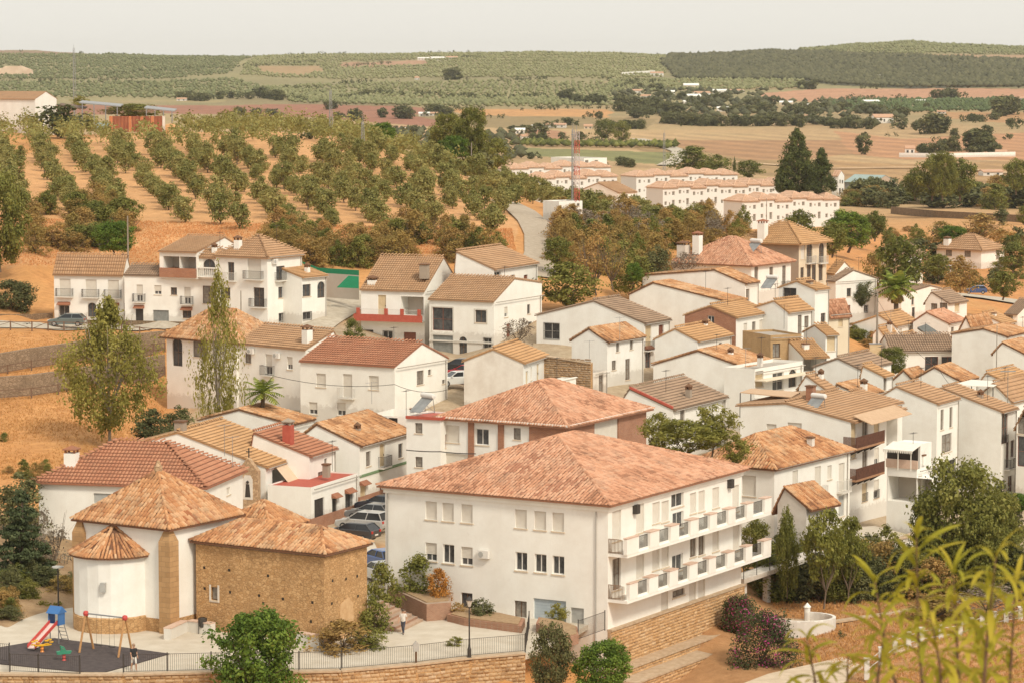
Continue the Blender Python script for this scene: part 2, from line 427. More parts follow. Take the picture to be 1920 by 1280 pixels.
# land cover, surveyed as outlines; colours are the ground's own
DRY = (.60, .275, .085); DRY2 = (.64, .34, .13); FARG = (.30, .265, .13)
COVER = [  # (near, far, outline, colour)
 (360,900,[(-200,330),(0,300),(300,225),(650,245),(900,340),(980,400),(960,470),(0,500),(-200,500)],(.66,.365,.16)),
 (700,1600,[(1190,255),(1240,235),(1500,240),(1640,262),(1640,285),(1500,300),(1380,305),(1280,290),(1200,275)],(.40,.225,.11)),
 (700,1600,[(1200,262),(1400,300),(1560,300),(1700,330),(1600,345),(1380,325),(1280,310),(1190,290)],(.36,.24,.11)),
 (700,2200,[(1560,245),(1700,262),(1920,250),(2100,250),(2100,300),(1700,300),(1600,290)],(.48,.255,.13)),
 (700,2200,[(1540,300),(1700,310),(1920,300),(2100,300),(2100,340),(1600,345)],(.42,.26,.12)),
 (1300,2600,[(-200,196),(400,198),(560,196),(760,200),(830,205),(830,240),(600,222),(400,215),(-200,215)],(.34,.15,.09)),
 (1300,2600,[(830,205),(1130,204),(1155,212),(1140,222),(900,223)],(.56,.30,.12)),
 (1300,2600,[(760,215),(1230,222),(1220,245),(900,240)],(.30,.22,.10)),
 (900,1600,[(970,278),(1270,285),(1260,310),(1100,300),(960,290)],(.22,.22,.08)),
 (900,1800,[(1000,240),(1060,248),(1060,262),(960,258)],(.42,.22,.12)),
 (1500,3600,[(1420,176),(1530,168),(1800,166),(2100,166),(2100,176),(1800,184),(1600,190),(1450,190)],(.50,.27,.16)),
 (1500,2600,[(1760,210),(2100,212),(2100,236),(1850,230),(1770,222)],(.46,.26,.12)),
 (2800,4400,[(1740,101),(2100,107),(2100,114),(1800,112),(1740,108)],(.42,.27,.16)),
 (2200,4400,[(470,126),(600,124),(612,138),(560,144),(500,138)],(.40,.27,.14)),
 (1500,4400,[(1130,154),(1290,150),(1510,152),(1520,166),(1300,170),(1140,168)],(.36,.27,.14)),
 (2800,4400,[(1270,104),(1500,100),(1740,108),(2100,114),(2100,165),(1700,166),(1560,160),(1500,152),(1270,150),(1240,120)],(.085,.085,.045)),
 (2800,4400,[(640,118),(800,112),(800,122),(640,130)],(.44,.26,.16)),
 (3200,4600,[(-200,92),(60,95),(190,99),(200,104),(60,104),(-200,98)],(.30,.20,.13)),
 (2500,4400,[(0,126),(40,125),(50,142),(0,143)],(.62,.46,.30)),
 (1500,3600,[(500,165),(760,190),(760,200),(560,196),(400,196)],(.27,.22,.11)),
 (360,700,[(1590,420),(1640,380),(1700,398),(2100,410),(2100,600),(1900,590),(1780,540),(1640,520),(1560,480)],(.60,.28,.095)),
]
nx, ny = 620, 640
tx = np.concatenate([np.linspace(-.55, -.19, 26), np.linspace(-.186, .186, nx - 52), np.linspace(.19, .55, 26)])
dd = np.concatenate([np.exp(np.linspace(math.log(1.5), math.log(165), 60)), np.exp(np.linspace(math.log(168), math.log(4400), ny - 90)), np.exp(np.linspace(math.log(4500), math.log(6300), 30))])
TX, DDm = np.meshgrid(tx, dd)
GX, GY = TX * DDm, DDm
GZ = hgt(GX, GY)
rng = np.random.default_rng(4)
def vnoise(x, y, s, seed=0):
    """smooth value noise"""
    r = np.random.default_rng(seed).random((256, 256))
    xs, ys = x / s, y / s
    xi, yi = np.floor(xs).astype(int), np.floor(ys).astype(int); fx, fy = xs - xi, ys - yi
    fx, fy = fx*fx*(3-2*fx), fy*fy*(3-2*fy)
    g = lambda a, b: r[a % 256, b % 256]
    return (g(xi, yi)*(1-fx) + g(xi+1, yi)*fx)*(1-fy) + (g(xi, yi+1)*(1-fx) + g(xi+1, yi+1)*fx)*fy
def fbm(x, y, s, seed=0, o=4):
    return sum(vnoise(x, y, s / 2**i, seed + i) / 2**i for i in range(o)) / sum(1 / 2**i for i in range(o))
amp = np.where(GY > 225, np.clip((GY - 225) / 400, 0, 1) * .8, 0) + np.where(GY > 1600, np.clip((GY-1600)/2500, 0, 1) * 3.0, 0)
GZ = GZ + (fbm(GX, GY, 40, 9) - .5) * amp
pxg, pyg = topx(GX, GY, GZ)
wob = (fbm(GX, GY, 60, 3) - .5)
C = np.zeros((*GX.shape, 4)); C[..., 3] = 1
near = np.array(DRY); dr2 = np.array(DRY2)
n1 = fbm(GX, GY, 9, 21)[..., None]; n2 = fbm(GX, GY, 2.2, 31)[..., None]; nf = fbm(GX, GY, 160, 41)[..., None]
c_near = near * (1 - n1) + dr2 * n1
vl = np.clip((GY - 720) / 200, 0, 1)[..., None]; c_near = c_near * (1 - vl) + np.array((.47, .32, .165)) * (.8 + .4 * nf) * vl
c_far = np.array(FARG) * (.75 + .5 * nf)
tt = np.clip((GY - 1750) / 700 + wob, 0, 1)[..., None]
C[..., :3] = c_near * (1 - tt) + c_far * tt
for d0, d1, pl, cc in COVER:
    m = inpoly(pxg + wob * 26, pyg + wob * 5, pl) & (GY > d0) & (GY < d1)
    C[m, :3] = np.array(cc) * (.82 + .36 * n1[m])
# the town shelf: trodden beige earth under the houses
def blend(w, cc):
    w = np.clip(w, 0, 1)[..., None]; C[..., :3] = C[..., :3] * (1 - w) + np.array(cc) * (.8 + .4 * n1) * w
wz = (fbm(GX, GY, 14, 61) - .5) * 1.6
sm = lambda v: np.clip(v, 0, 1)
blend(sm((pxg - 330) / 60 + wz * .6 + .3) * sm((346 - GY) / 10 + wz * .5) * sm((GY - 230) / 6), (.47, .37, .255))
blend(sm((pxg - 1150) / 60 + wz) * sm((232 - GY) / 6 + wz), (.50, .27, .12))
blend(sm((330 - pxg) / 40 + wz) * sm((236 - GY) / 6 + wz), (.40, .27, .15))
# contour-ploughed stripes in the two big stubble fields
st = (GY > 900) & (GY < 1700) & (pxg > 1180) & (pyg > 236)
ph = np.sin((GX * .9 + GY * .28) / 3.4)
C[st, :3] *= (1 + .13 * ph[st])[:, None]
C[..., :3] *= (.86 + .28 * n2)
# terraced orchards, farther than single trees can be told apart: alternate strips of crown and soil
idx = np.arange(GX.size).reshape(GX.shape)
qd = np.stack([idx[:-1, :-1], idx[:-1, 1:], idx[1:, 1:], idx[1:, :-1]], -1).reshape(-1, 4)
gm, nt, b = newmat('dry_earth')
b.inputs['Roughness'].default_value = 1
at_ = N(nt, 'ShaderNodeAttribute', attribute_name='Col')
nn = noise(nt, .9, 8, .75); n3 = noise(nt, .12, 6, .7)
c = mixc(nt, ramp(nt, nn.outputs['Fac'], [(.35, (0,0,0)), (.7, (1,1,1))]), mixc(nt, 1.0, at_.outputs['Color'], (.70,.62,.55), 'MULTIPLY'), mixc(nt, 1.0, at_.outputs['Color'], (1.12,1.12,1.12), 'MULTIPLY'))
c = mixc(nt, ramp(nt, n3.outputs['Fac'], [(.4, (0,0,0)), (.7, (.4,.4,.4))]), c, mixc(nt, 1.0, at_.outputs['Color'], (.8,.85,.8), 'MULTIPLY'))
nt.links.new(c, b.inputs['Base Color']); bump(nt, b, nn.outputs['Fac'], .15)
gmesh = fast_mesh('ground', np.stack([GX, GY, GZ], -1).reshape(-1, 3), qd, gm, colr=C.reshape(-1, 4), smooth=True)
obj('ground', gmesh, kind='structure')

# ------------------------------------------------------------------ roof tiles
class Tiles:
    def __init__(s, seed=0): s.v = []; s.q = []; s.t = []; s.n = 0; s.lo = -.56; s.st = .22; s.cv = .2; s.r = np.random.default_rng(seed)
    def _emit(s, base, e, up, nrm, w, c, h, jit, tint):
        k = len(base)
        if k == 0: return
        xs = np.array([-.37, -.2, .2, .37]) * w; hs = np.array([0., h, h, 0.])
        e, up, nrm = (np.array(a, float) for a in (e, up, nrm))
        V = np.zeros((k, 8, 3))
        jx = (s.r.random(k) - .5) * jit * w; jz = s.r.random(k) * jit * h; jr = (s.r.random(k) - .5) * jit * .5
        for i in range(4):
            V[:, i] = base + np.outer(xs[i] + jx + jr * c * .5, e) + up * (c * s.lo) + np.outer(hs[i] + h * s.st + jz, nrm)
            V[:, 4+i] = base + np.outer(xs[i] * .9 + jx - jr * c * .5, e) + up * (c * .5) + np.outer(hs[i] * .92 + jz * .5, nrm)
        Q = np.array([[0,1,5,4],[1,2,6,5],[2,3,7,6],[0,3,2,1]])
        o = s.n + np.arange(k)[:, None, None] * 8
        s.q.append((Q[None] + o).reshape(-1, 4)); s.v.append(V.reshape(-1, 3)); s.t.append(np.repeat(tint, 8)); s.n += k * 8
    def plane(s, poly, e, w=.25, c=.42, h=.06, jit=.25, bias=0.0, var=1.0):
        poly = [Vector(p) for p in poly]; e = Vector(e).normalized()
        nrm = Vector((0,0,0))
        for i in range(len(poly)):
            nrm += (poly[i] - poly[0]).cross(poly[(i+1) % len(poly)] - poly[0])
        nrm.normalize()
        if nrm.z < 0: nrm = -nrm
        up = nrm.cross(e).normalized()
        if up.z < 0: up = -up
        O = poly[0]
        P2 = [((p-O).dot(e), (p-O).dot(up)) for p in poly]
        u0, u1 = min(p[0] for p in P2), max(p[0] for p in P2); v0, v1 = min(p[1] for p in P2), max(p[1] for p in P2)
        nu, nv = max(1, int(round((u1-u0)/w))), max(1, int(round((v1-v0)/c)))
        uu = u0 + (np.arange(nu)+.5)*(u1-u0)/nu; vv = v0 + (np.arange(nv)+.5)*(v1-v0)/nv
        U, V = np.meshgrid(uu, vv); U = U.ravel(); V = V.ravel()
        m = inpoly(U, V, P2); U, V = U[m], V[m]
        base = np.array(O) + np.outer(U, np.array(e)) + np.outer(V, np.array(up)) + np.array(nrm) * .02
        # tints: single tiles vary, and whole runs weather together
        patch = fbm(U + s.n * .01 + 50, V + 50, 2.2, 5, 3)
        colr = s.r.random(4096)[(np.round((U-u0)/w).astype(int)) % 4096]
        tint = np.clip(.56 + var * (s.r.random(len(U)) * .34 - .17 + (colr - .5) * s.cv + (patch - .5) * .7) + bias, .06, 1)
        s._emit(base, e, up, nrm, (u1-u0)/nu, (v1-v0)/nv, h, jit, tint)
    def ridge(s, p, q, w=.34, c=.42, h=.13):
        p, q = Vector(p), Vector(q); d = q - p; L = d.length
        if L < .3: return
        d.normalize(); side = d.cross(Vector((0,0,1))).normalized(); nrm = side.cross(d).normalized()
        if d.z < 0: d = -d; p, q = q, p
        if nrm.z < 0: nrm = -nrm
        n = max(1, int(L / c)); ts = (np.arange(n)+.5) * L / n
        base = np.array(p) + np.outer(ts, np.array(d)) + np.array(nrm) * .03
        s._emit(base, side, d, nrm, w, L/n, h, .1, np.clip(s.r.random(n) * .7 + .1, 0, 1))
    def obj(s, matl, parent, name='tiles'):
        if not s.v: return None
        return obj(name, fast_mesh(name, np.concatenate(s.v), np.concatenate(s.q), matl, tint=np.concatenate(s.t)), parent, kind='stuff')

# ------------------------------------------------------------------ windows and doors (seen from outside: +x along the wall, -y out of it)
_wc = {}
def _wm(key, fn):
    if key not in _wc: _wc[key] = fn()
    return _wc[key]
def win_parts(w, h, st):
    w, h = round(w, 2), round(h, 2)
    return _wm((w, h, st), lambda: _win(w, h, st))
def slats(w, z0, z1, y, step=.09):
    m = MB(); n = max(2, int((z1-z0)/step))
    for i in range(n):
        a = z0 + (z1-z0)*i/n; b = z0 + (z1-z0)*(i+1)/n
        m.quad((-w/2, y, a), (w/2, y, a), (w/2, y+.018, b), (-w/2, y+.018, b))
        m.quad((-w/2, y+.018, b), (w/2, y+.018, b), (w/2, y, b), (-w/2, y, b))
    return m
def frame(w, h, y, t=.06, mull=1, bars=0):
    m = MB()
    m.box(-w/2, w/2, y, y+.05, -h/2, -h/2+t); m.box(-w/2, w/2, y, y+.05, h/2-t, h/2)
    m.box(-w/2, -w/2+t, y, y+.05, -h/2+t, h/2-t); m.box(w/2-t, w/2, y, y+.05, -h/2+t, h/2-t)
    for k in range(mull):
        x = -w/2 + w*(k+1)/(mull+1); m.box(x-t*.5, x+t*.5, y+.002, y+.048, -h/2+t, h/2-t)
    for k in range(bars):
        z = -h/2 + h*(k+1)/(bars+1); m.box(-w/2+t, w/2-t, y+.004, y+.046, z-t*.3, z+t*.3)
    return m
def _win(w, h, st):
    """returns the window's own mesh and its sub-parts as (name, mesh, kind)"""
    D = .13; subs = []
    fr = BFRAME if st in ('dark', 'door', 'doorg', 'gdark', 'arch', 'red', 'gl2') else WFRAME
    if st in ('glass', 'half', 'dark', 'gl2', 'grille', 'gdark', 'arch', 'red'):
        f = frame(w, h, D, .07 if w > .7 else .05, 1 if w > .75 else 0, 1 if h > 1.6 else 0)
        if st == 'red': fr = DOORB
        if st == 'arch':
            n = 8; r = w/2                                     # white spandrels close the square corners above the arch
            for sgn in (-1, 1):
                pts = [(sgn*r, .0, h/2), (0, .0, h/2)] + [(sgn*r*math.sin(t), .0, h/2 - r + r*math.cos(t)) for t in np.linspace(0, math.pi/2, n)]
                f2 = MB().prism(pts if sgn < 0 else pts[::-1], (0, .1, 0)); subs.append(('spandrel', f2.mesh('spandrel', WHITE), None))
        pm = CURT if st in ('gl2',) else GLASS
        z1 = h/2 if st != 'half' else -h/2 + h*.38
        subs.append(('pane', MB().box(-w/2+.03, w/2-.03, D+.02, D+.03, -h/2+.03, z1-.03).mesh('pane', pm), None))
        if st == 'half': subs.append(('shutter', slats(w-.02, -h/2+h*.38, h/2, D-.03).mesh('shutter', SHUT), None))
        if st in ('grille', 'gdark'):
            g = MB(); nb = max(2, int(w/.14))
            for k in range(nb+1):
                x = -w/2 + w*k/nb; g.box(x-.012, x+.012, -.05, -.03, -h/2-.05, h/2+.05)
            for k in range(3):
                z = -h/2 + h*k/2; g.box(-w/2, w/2, -.052, -.028, z-.012, z+.012)
            subs.append(('grille', g.mesh('grille', IRON), 'stuff'))
        body = f.mesh('window', fr)
    elif st in ('blind', 'blindy', 'blindg'):
        body = frame(w, h, D, .05, 0).mesh('window', WFRAME)
        subs.append(('shutter', slats(w-.04, -h/2+.03, h/2-.03, D-.02).mesh('shutter', {'blind': SHUT, 'blindy': SHUTY, 'blindg': SHUTG}[st]), None))
    elif st in ('door', 'doorg', 'doorb'):
        m = MB(); m.box(-w/2, w/2, D, D+.05, -h/2, h/2)
        for sx in (-.24, .24):
            for sz in (-.22, .2):
                m.box(w*sx-w*.17, w*sx+w*.17, D-.012, D, h*sz-h*.15, h*sz+h*.15)
        body = m.mesh('door', {'door': DOORB, 'doorg': SHUTY, 'doorb': IRON}[st])
        subs.append(('handle', MB().box(w*.4-.02, w*.4+.02, D-.06, D-.012, -.1, .05).mesh('handle', IRON), None))
    elif st in ('garage', 'garageb'):
        body = slats(w, -h/2, h/2, D, .22).mesh('garage_door', GARAGE if st == 'garage' else BLUEG)
    elif st == 'void':                                         # an unglazed opening onto a shaded room
        m = MB(); m.quad((-w/2, 2.2, -h/2), (w/2, 2.2, -h/2), (w/2, 2.2, h/2), (-w/2, 2.2, h/2))
        body = m.mesh('back_wall', WHITE3)
    return body, subs
DEPTH = {'void': 2.2}
SILLED = ('glass', 'half', 'blind', 'blindg', 'blindy', 'gl2', 'dark')

def wall_face(mb, length, top, zb, holes, to3, mi=0, sub=2.6):
    """a wall with true openings. top(s)->height; holes: (s0,s1,z0,z1,depth); to3(s, inward, z)->point"""
    xs = sorted({0.0, length} | {h_[0] for h_ in holes} | {h_[1] for h_ in holes} | set(top.k))
    xs = [x for x in xs if -1e-6 <= x <= length + 1e-6]
    for x0, x1 in zip(xs, xs[1:]):
        if x1 - x0 < 1e-4: continue
        t0, t1 = top(x0 + 1e-5), top(x1 - 1e-5); tm = min(t0, t1)
        hs_ = [h_ for h_ in holes if h_[0] < x1 - 1e-4 and h_[1] > x0 + 1e-4]
        zs = sorted({zb} | {h_[2] for h_ in hs_} | {h_[3] for h_ in hs_}); zs = [z for z in zs if z < tm - .01] 
        for i, z0 in enumerate(zs):
            last = i == len(zs) - 1
            za = zb2 = None
            if last: za, zb2 = t0, t1
            else: za = zb2 = zs[i+1]
            zm = (z0 + min(za, zb2)) / 2
            if any(h_[2] < zm < h_[3] for h_ in hs_): continue
            mb.quad(to3(x0, 0, z0), to3(x1, 0, z0), to3(x1, 0, zb2), to3(x0, 0, za), mi)
    for s0, s1, z0, z1, d in holes:
        mb.quad(to3(s0, 0, z0), to3(s1, 0, z0), to3(s1, d, z0), to3(s0, d, z0), mi)
        mb.quad(to3(s0, 0, z1), to3(s0, d, z1), to3(s1, d, z1), to3(s1, 0, z1), mi)
        mb.quad(to3(s0, 0, z0), to3(s0, d, z0), to3(s0, d, z1), to3(s0, 0, z1), mi)
        mb.quad(to3(s1, 0, z0), to3(s1, 0, z1), to3(s1, d, z1), to3(s1, d, z0), mi)

class Top:
    def __init__(s, pts): s.p = pts; s.k = [p[0] for p in pts]
    def __call__(s, x):
        for (a, za), (b, zb) in zip(s.p, s.p[1:]):
            if x <= b: return za + (zb - za) * (x - a) / max(b - a, 1e-6)
        return s.p[-1][1]

HLOG = []
_warn = []
def print(*a): _warn.append(' '.join(str(x) for x in a))
class House:
    def __init__(s, name, label, C, D, a, L, R, roof='gu', peak=None, rise=1.5, rr=.5, zl=None, wall=None, rwall=None, tile='tan',
                 W=(), oh=.3, fine=1.0, cat='house', group=None, zg=None, plinth=None, parapet=.35, tiled=True, floor=None, hipin=None, lwall=None, ze=None, verge=False, deck=None):
        s.C = C; P = at(C[0], C[1], D); s.a = math.radians(a)
        if ze is not None: P.z = ze
        dR = Vector((math.cos(s.a), math.sin(s.a), 0)); dL = Vector((-math.sin(s.a), math.cos(s.a), 0)); s.dR, s.dL = dR, dL
        def length(px, d, fall):
            if px is None: return fall
            if px < 0: return -px
            k = (px - CX) / F; zr = P.z - CAMZ
            return (k * (P.y * CP - zr * SP) - P.x) / (d.x - k * d.y * CP)
        s.U = length(R, dR, 8); s.V = length(L, dL, 8)
        if not (1 < s.U < 60 and 1 < s.V < 60): print('BAD SIZE', name, label, round(s.U, 1), round(s.V, 1))
        s.U = min(max(s.U, 1.5), 45); s.V = min(max(s.V, 1.5), 45)
        U, V = s.U, s.V
        cs = [P, P + dR*U, P + dL*V, P + dR*U + dL*V]
        zgiven = zg is not None
        if zg is None: zg = min(h1(c.x, c.y) for c in cs) - .4
        hC = h1(P.x, P.y)
        s.O = Vector((P.x, P.y, hC)); s.P = P
        s.root = empty(name, s.O, s.a, label=label, cat=cat, group=group)
        z0 = P.z - hC; zb = zg - hC if zgiven else min(zg - hC, -.4); s.z0 = z0; s.zb = zb
        HLOG.append((label[:38], round(D), round(U, 1), round(V, 1), 'eave %.1f' % z0))
        mw = wall or WHITE
        # roof shape
        if peak is not None:
            f = 'L' if roof == 'gu' else 'R'
            sp, zp = s.onface(f, *peak); rr = min(max(sp / (V if roof == 'gu' else U), .02), 1.0); rise = zp - z0
            if rise < .1: print('LOW PEAK', label, round(rise, 2), round(rr, 2)); rise = .8
        zend = z0 if zl is None else (z0 + zl if abs(zl) < 20 else z0)
        s.rise = rise; s.rr = rr
        lm = lambda m: m if m is not None else mw
        if roof == 'gu': tL = Top([(0, z0), (V*rr, z0+rise), (V, zend)] if rr < .999 else [(0, z0), (V, z0+rise)]); tR = Top([(0, z0), (U, z0)]); tB = Top([(0, zend if rr < .999 else z0+rise), (U, zend if rr < .999 else z0+rise)]); tE = tL
        elif roof == 'gv': tR = Top([(0, z0), (U*rr, z0+rise), (U, zend)] if rr < .999 else [(0, z0), (U, z0+rise)]); tL = Top([(0, z0), (V, z0)]); tB = tR; tE = Top([(0, zend if rr < .999 else z0+rise), (V, zend if rr < .999 else z0+rise)])
        else:
            e = parapet if roof == 'flat' else 0
            tL = Top([(0, z0+e), (V, z0+e)]); tR = Top([(0, z0+e), (U, z0+e)]); tB, tE = tR, tL
        hl, hr = [], []; todo = []
        for wd in W:
            f, x, y, w, h, st = wd[:6]
            fm = f[1:] == 'm'; f = f[0]; ln = V if f == 'L' else U
            sp, zp = (x*ln, y*z0) if fm else s.onface(f, x, y)
            sp = min(max(sp, w/2+.12), ln-w/2-.12)
            tz = (tL if f == 'L' else tR)(sp) - .15
            if zp + h/2 > tz: zp = tz - h/2
            d = DEPTH.get(st, .17)
            hole = (sp-w/2, sp+w/2, zp-h/2, zp+h/2, d)
            hs_ = hl if f == 'L' else hr
            if any(not (hole[1] < q[0]+.02 or hole[0] > q[1]-.02 or hole[3] < q[2]+.02 or hole[2] > q[3]-.02) for q in hs_): continue
            hs_.append(hole)
            todo.append((f, sp, zp, w, h, st, wd[6:] ))
        matsL = [lm(rwall), lm(lwall)]
        mb = MB()
        wall_face(mb, U, tR, zb, hr, lambda q, i, z: (q, i, z), 0)
        wall_face(mb, V, tL, zb, hl, lambda q, i, z: (i, q, z), 1)
        wall_face(mb, U, tB, zb, [], lambda q, i, z: (q, V, z), 0)
        wall_face(mb, V, tE, zb, [], lambda q, i, z: (U, q, z), 1)
        s.wall = mb.obj('wall', matsL, s.root)
        if plinth:
            pm = MB(); ph_ = plinth[0]
            pm.box(-.04, U+.04, -.04, -.001, zb, ph_); pm.box(-.04, -.001, -.001, V+.04, zb, ph_)
            pm.obj('plinth', plinth[1], s.root)
        for f, sp, zp, w, h, st, ex in todo: s.window(f, sp, zp, w, h, st, ex)
        # roof
        T = Tiles(abs(hash(label)) % 9999 if False else len(HLOG)); rm = MB(); kw = dict(w=.25*fine, c=.42*fine, h=.06*fine)
        if tile in ('tan', 'ochre', 'brown', 'red'): kw.update(w=.3*fine, c=.40*fine, h=.055*fine, jit=.06)
        if tile in ('old', 'church'): kw.update(w=.27*fine, c=.45*fine, h=.13*fine, jit=.22)
        th = Vector((0, 0, -.12))
        if tile in ('salmon', 'terra'): kw.update(h=.085*fine, c=.40*fine, w=.27*fine, var=1.7)
        if tile in ('church', 'old'): kw.update(var=1.35)
        if tile in ('tan', 'ochre', 'brown', 'red'): T.lo = -.40; T.st = 1.3; kw.update(h=.05*fine, c=.46*fine)  # short tiles bare the dark slab as painted shadow lines between courses
        if tile in ('salmon', 'tan', 'ochre', 'brown', 'red'): T.cv = .06
        def slope(poly, e):
            rm.prism(poly, th)
            if tiled: T.plane(poly, e, **kw)
        if roof in ('gu', 'gv'):
            sw = (lambda q: Vector(q)) if roof == 'gu' else (lambda q: Vector((q[1], q[0], q[2])))
            LL, WW = (U, V) if roof == 'gu' else (V, U); k = rise/(WW*rr); zt = z0 + .12; e_ = (1,0,0) if roof == 'gu' else (0,1,0); ov = .08
            slope([sw(p) for p in ((-ov, -oh, zt-oh*k), (LL+ov, -oh, zt-oh*k), (LL+ov, WW*rr, zt+rise), (-ov, WW*rr, zt+rise))], e_)
            if rr < .97:
                k2 = (z0+rise-zend)/(WW*(1-rr)); o2 = oh
                slope([sw(p) for p in ((-ov, WW*rr, zt+rise+.002), (LL+ov, WW*rr, zt+rise+.002), (LL+ov, WW+o2, zend+.12-o2*k2), (-ov, WW+o2, zend+.12-o2*k2))], e_)
            if tiled: T.ridge(sw((-ov, WW*rr, zt+rise)), sw((LL+ov, WW*rr, zt+rise)))
            if verge:
                vb = MB()
                for (p, q) in (((-.02, -oh, zt-oh*k), (-.02, WW*rr, zt+rise)), ((-.02, WW*rr, zt+rise), (-.02, WW+oh, zend+.12-oh*(z0+rise-zend)/max(WW*(1-rr), .1)))):
                    if rr > .97 and p[1] > oh: continue
                    a1, a2 = Vector(p), Vector(q)
                    quad = [a1+Vector((-.14,0,-.1)), a1+Vector((.14,0,-.1)), a1+Vector((.14,0,.16)), a1+Vector((-.14,0,.16))]
                    vb.prism([sw(p_) for p_ in quad], sw(a2-a1))
                vb.obj('verge', mw, s.root)
        elif roof == 'hip':
            zt = z0 + .1; o = oh; m = min(U, V)/2; mi_ = m if hipin is None else hipin
            k = rise/m
            A, B, Cc, Dd = Vector((-o,-o,zt-o*k)), Vector((U+o,-o,zt-o*k)), Vector((U+o,V+o,zt-o*k)), Vector((-o,V+o,zt-o*k))
            if U >= V: r1, r2 = Vector((mi_, V/2, zt+rise)), Vector((U-mi_, V/2, zt+rise))
            else: r1, r2 = Vector((U/2, mi_, zt+rise)), Vector((U/2, V-mi_, zt+rise))
            if (r1-r2).length < .4: r1 = r2 = (r1+r2)/2
            if U >= V:
                pl = [([A, B, r2, r1], (1,0,0)), ([Cc, Dd, r1, r2], (1,0,0)), ([Dd, A, r1], (0,1,0)), ([B, Cc, r2], (0,1,0))]
                hips = [(A, r1), (Dd, r1), (B, r2), (Cc, r2), (r1, r2)]
            else:
                pl = [([Dd, A, r1, r2], (0,1,0)), ([B, Cc, r2, r1], (0,1,0)), ([A, B, r1], (1,0,0)), ([Cc, Dd, r2], (1,0,0))]
                hips = [(A, r1), (B, r1), (Cc, r2), (Dd, r2), (r1, r2)]
            for p, e in pl: slope([q for i, q in enumerate(p) if i == 0 or (q-p[i-1]).length > .01], e)
            if tiled:
                for p, q in hips: T.ridge(p, q)
        elif roof == 'flat':
            rm.box(.02, U-.02, .02, V-.02, z0-.3, z0-.02)
        s.roof = rm.obj('roof', deck or (TILE[tile] if roof != 'flat' else mat('flat_roof_deck', (.45,.40,.34), (.34,.29,.24), 1.2)), s.root)  # slab under tiles takes their darkest tone, standing in for shade in gaps
        if roof != 'flat' and tiled:
            s.tiles = T.obj(TILE[tile], s.roof)
        s.zt = z0
    # intersection of a line of sight with a wall, as (distance along it, height)
    def onface(s, f, x, y, off=0.0):
        rx, rz = ray(x, y); r = Vector((rx, 1, rz)); o = Vector((0, 0, CAMZ))
        n = Vector((-s.dL.x, -s.dL.y, 0)) if f == 'R' else Vector((-s.dR.x, -s.dR.y, 0))
        base = s.O + n * off
        t = (base - o).dot(n) / r.dot(n); p = o + r * t
        return (p - s.O).dot(s.dR if f == 'R' else s.dL), p.z - s.O.z
    def T(s, f, sp, z, y=0):
        return (Vector((sp, y, z)), 0.0) if f == 'R' else (Vector((y, sp, z)), -math.pi/2)
    def window(s, f, sp, zp, w, h, st, ex=()):
        body, subs = win_parts(w, h, st)
        loc, rz = s.T(f, sp, zp)
        nm = body.name.split('.')[0]
        o = obj(nm, body, s.root, loc, rz)
        for n_, me, kd in subs: obj(n_, me, o, kind=kd)
        if st in SILLED:
            obj('sill', _wm(('sill', round(w, 2), round(h, 2)), lambda: MB().box(-w/2-.08, w/2+.08, -.06, .1, -h/2-.09, -h/2-.002).mesh('sill', mat('sill_stone', (.62,.50,.36), (.68,.57,.44), 3))), o)
        for e in ex:
            if e == 'hood':                                    # little tiled hood over the opening
                m = MB(); m.prism([(-w/2-.15, -.001, h/2+.45), (-w/2-.15, -.5, h/2+.14), (-w/2-.15, -.5, h/2+.08), (-w/2-.15, -.001, h/2+.12)], (w+.3, 0, 0))
                obj('hood', m.mesh('hood', TILE['red']), o)
            elif e == 'surround':
                m = MB(); t = .16
                m.box(-w/2-t, -w/2, -.03, .01, -h/2-t, h/2+t); m.box(w/2, w/2+t, -.03, .01, -h/2-t, h/2+t); m.box(-w/2, w/2, -.03, .01, h/2, h/2+t)
                obj('surround', m.mesh('surround', mat('greyish_surround', (.55,.52,.46), (.62,.58,.52), 3)), o)
            elif e in ('bal', 'balw', 'balg'):                 # small wrought-iron balcony
                bw, bd = w+.7, .55; zf = -h/2
                sl = obj('balcony', _wm(('bs', round(bw, 2), round(h, 2)), lambda: MB().box(-bw/2, bw/2, -bd, -.002, zf-.14, zf-.02).mesh('balcony', WHITE)), o)
                mt = IRONW if e == 'balw' else IRON
                obj('railing', _wm(('br', round(bw, 2), round(h, 2), e), lambda: rail_mb(bw, bd, zf, .95).mesh('railing', mt)), o, kind='stuff')
            elif e == 'mini':                                   # window guard only
                obj('railing', _wm(('mg', round(w, 2), round(h, 2)), lambda: rail_mb(w+.1, .1, -h/2, .8).mesh('railing', IRON)), o, kind='stuff')
        return o
    def chimney(s, u, v, w=.6, h=1.1, capm=None, wm=None, top=1, base=None, zt=None):
        z = (s.roofz(u, v) if zt is None else zt) - .3
        m = MB(); m.box(u-w/2, u+w/2, v-w/2, v+w/2, z, z+h+.3)
        c = m.obj('chimney', wm or WHITE, s.root)
        k = MB(); zz = z+h+.3
        if top == 1:
            for sx in (-1, 1):
                for sy in (-1, 1): k.box(u+sx*w*.38-.07, u+sx*w*.38+.07, v+sy*w*.38-.07, v+sy*w*.38+.07, zz, zz+.25)
            k.box(u-w*.6, u+w*.6, v-w*.6, v+w*.6, zz+.25, zz+.33)
            k.add([(u-w*.6, v-w*.6, zz+.332), (u+w*.6, v-w*.6, zz+.332), (u+w*.6, v+w*.6, zz+.332), (u-w*.6, v+w*.6, zz+.332), (u, v, zz+.6)], [(0,1,4), (1,2,4), (2,3,4), (3,0,4)])
        else:
            k.box(u-w*.62, u+w*.62, v-w*.62, v+w*.62, zz, zz+.12)
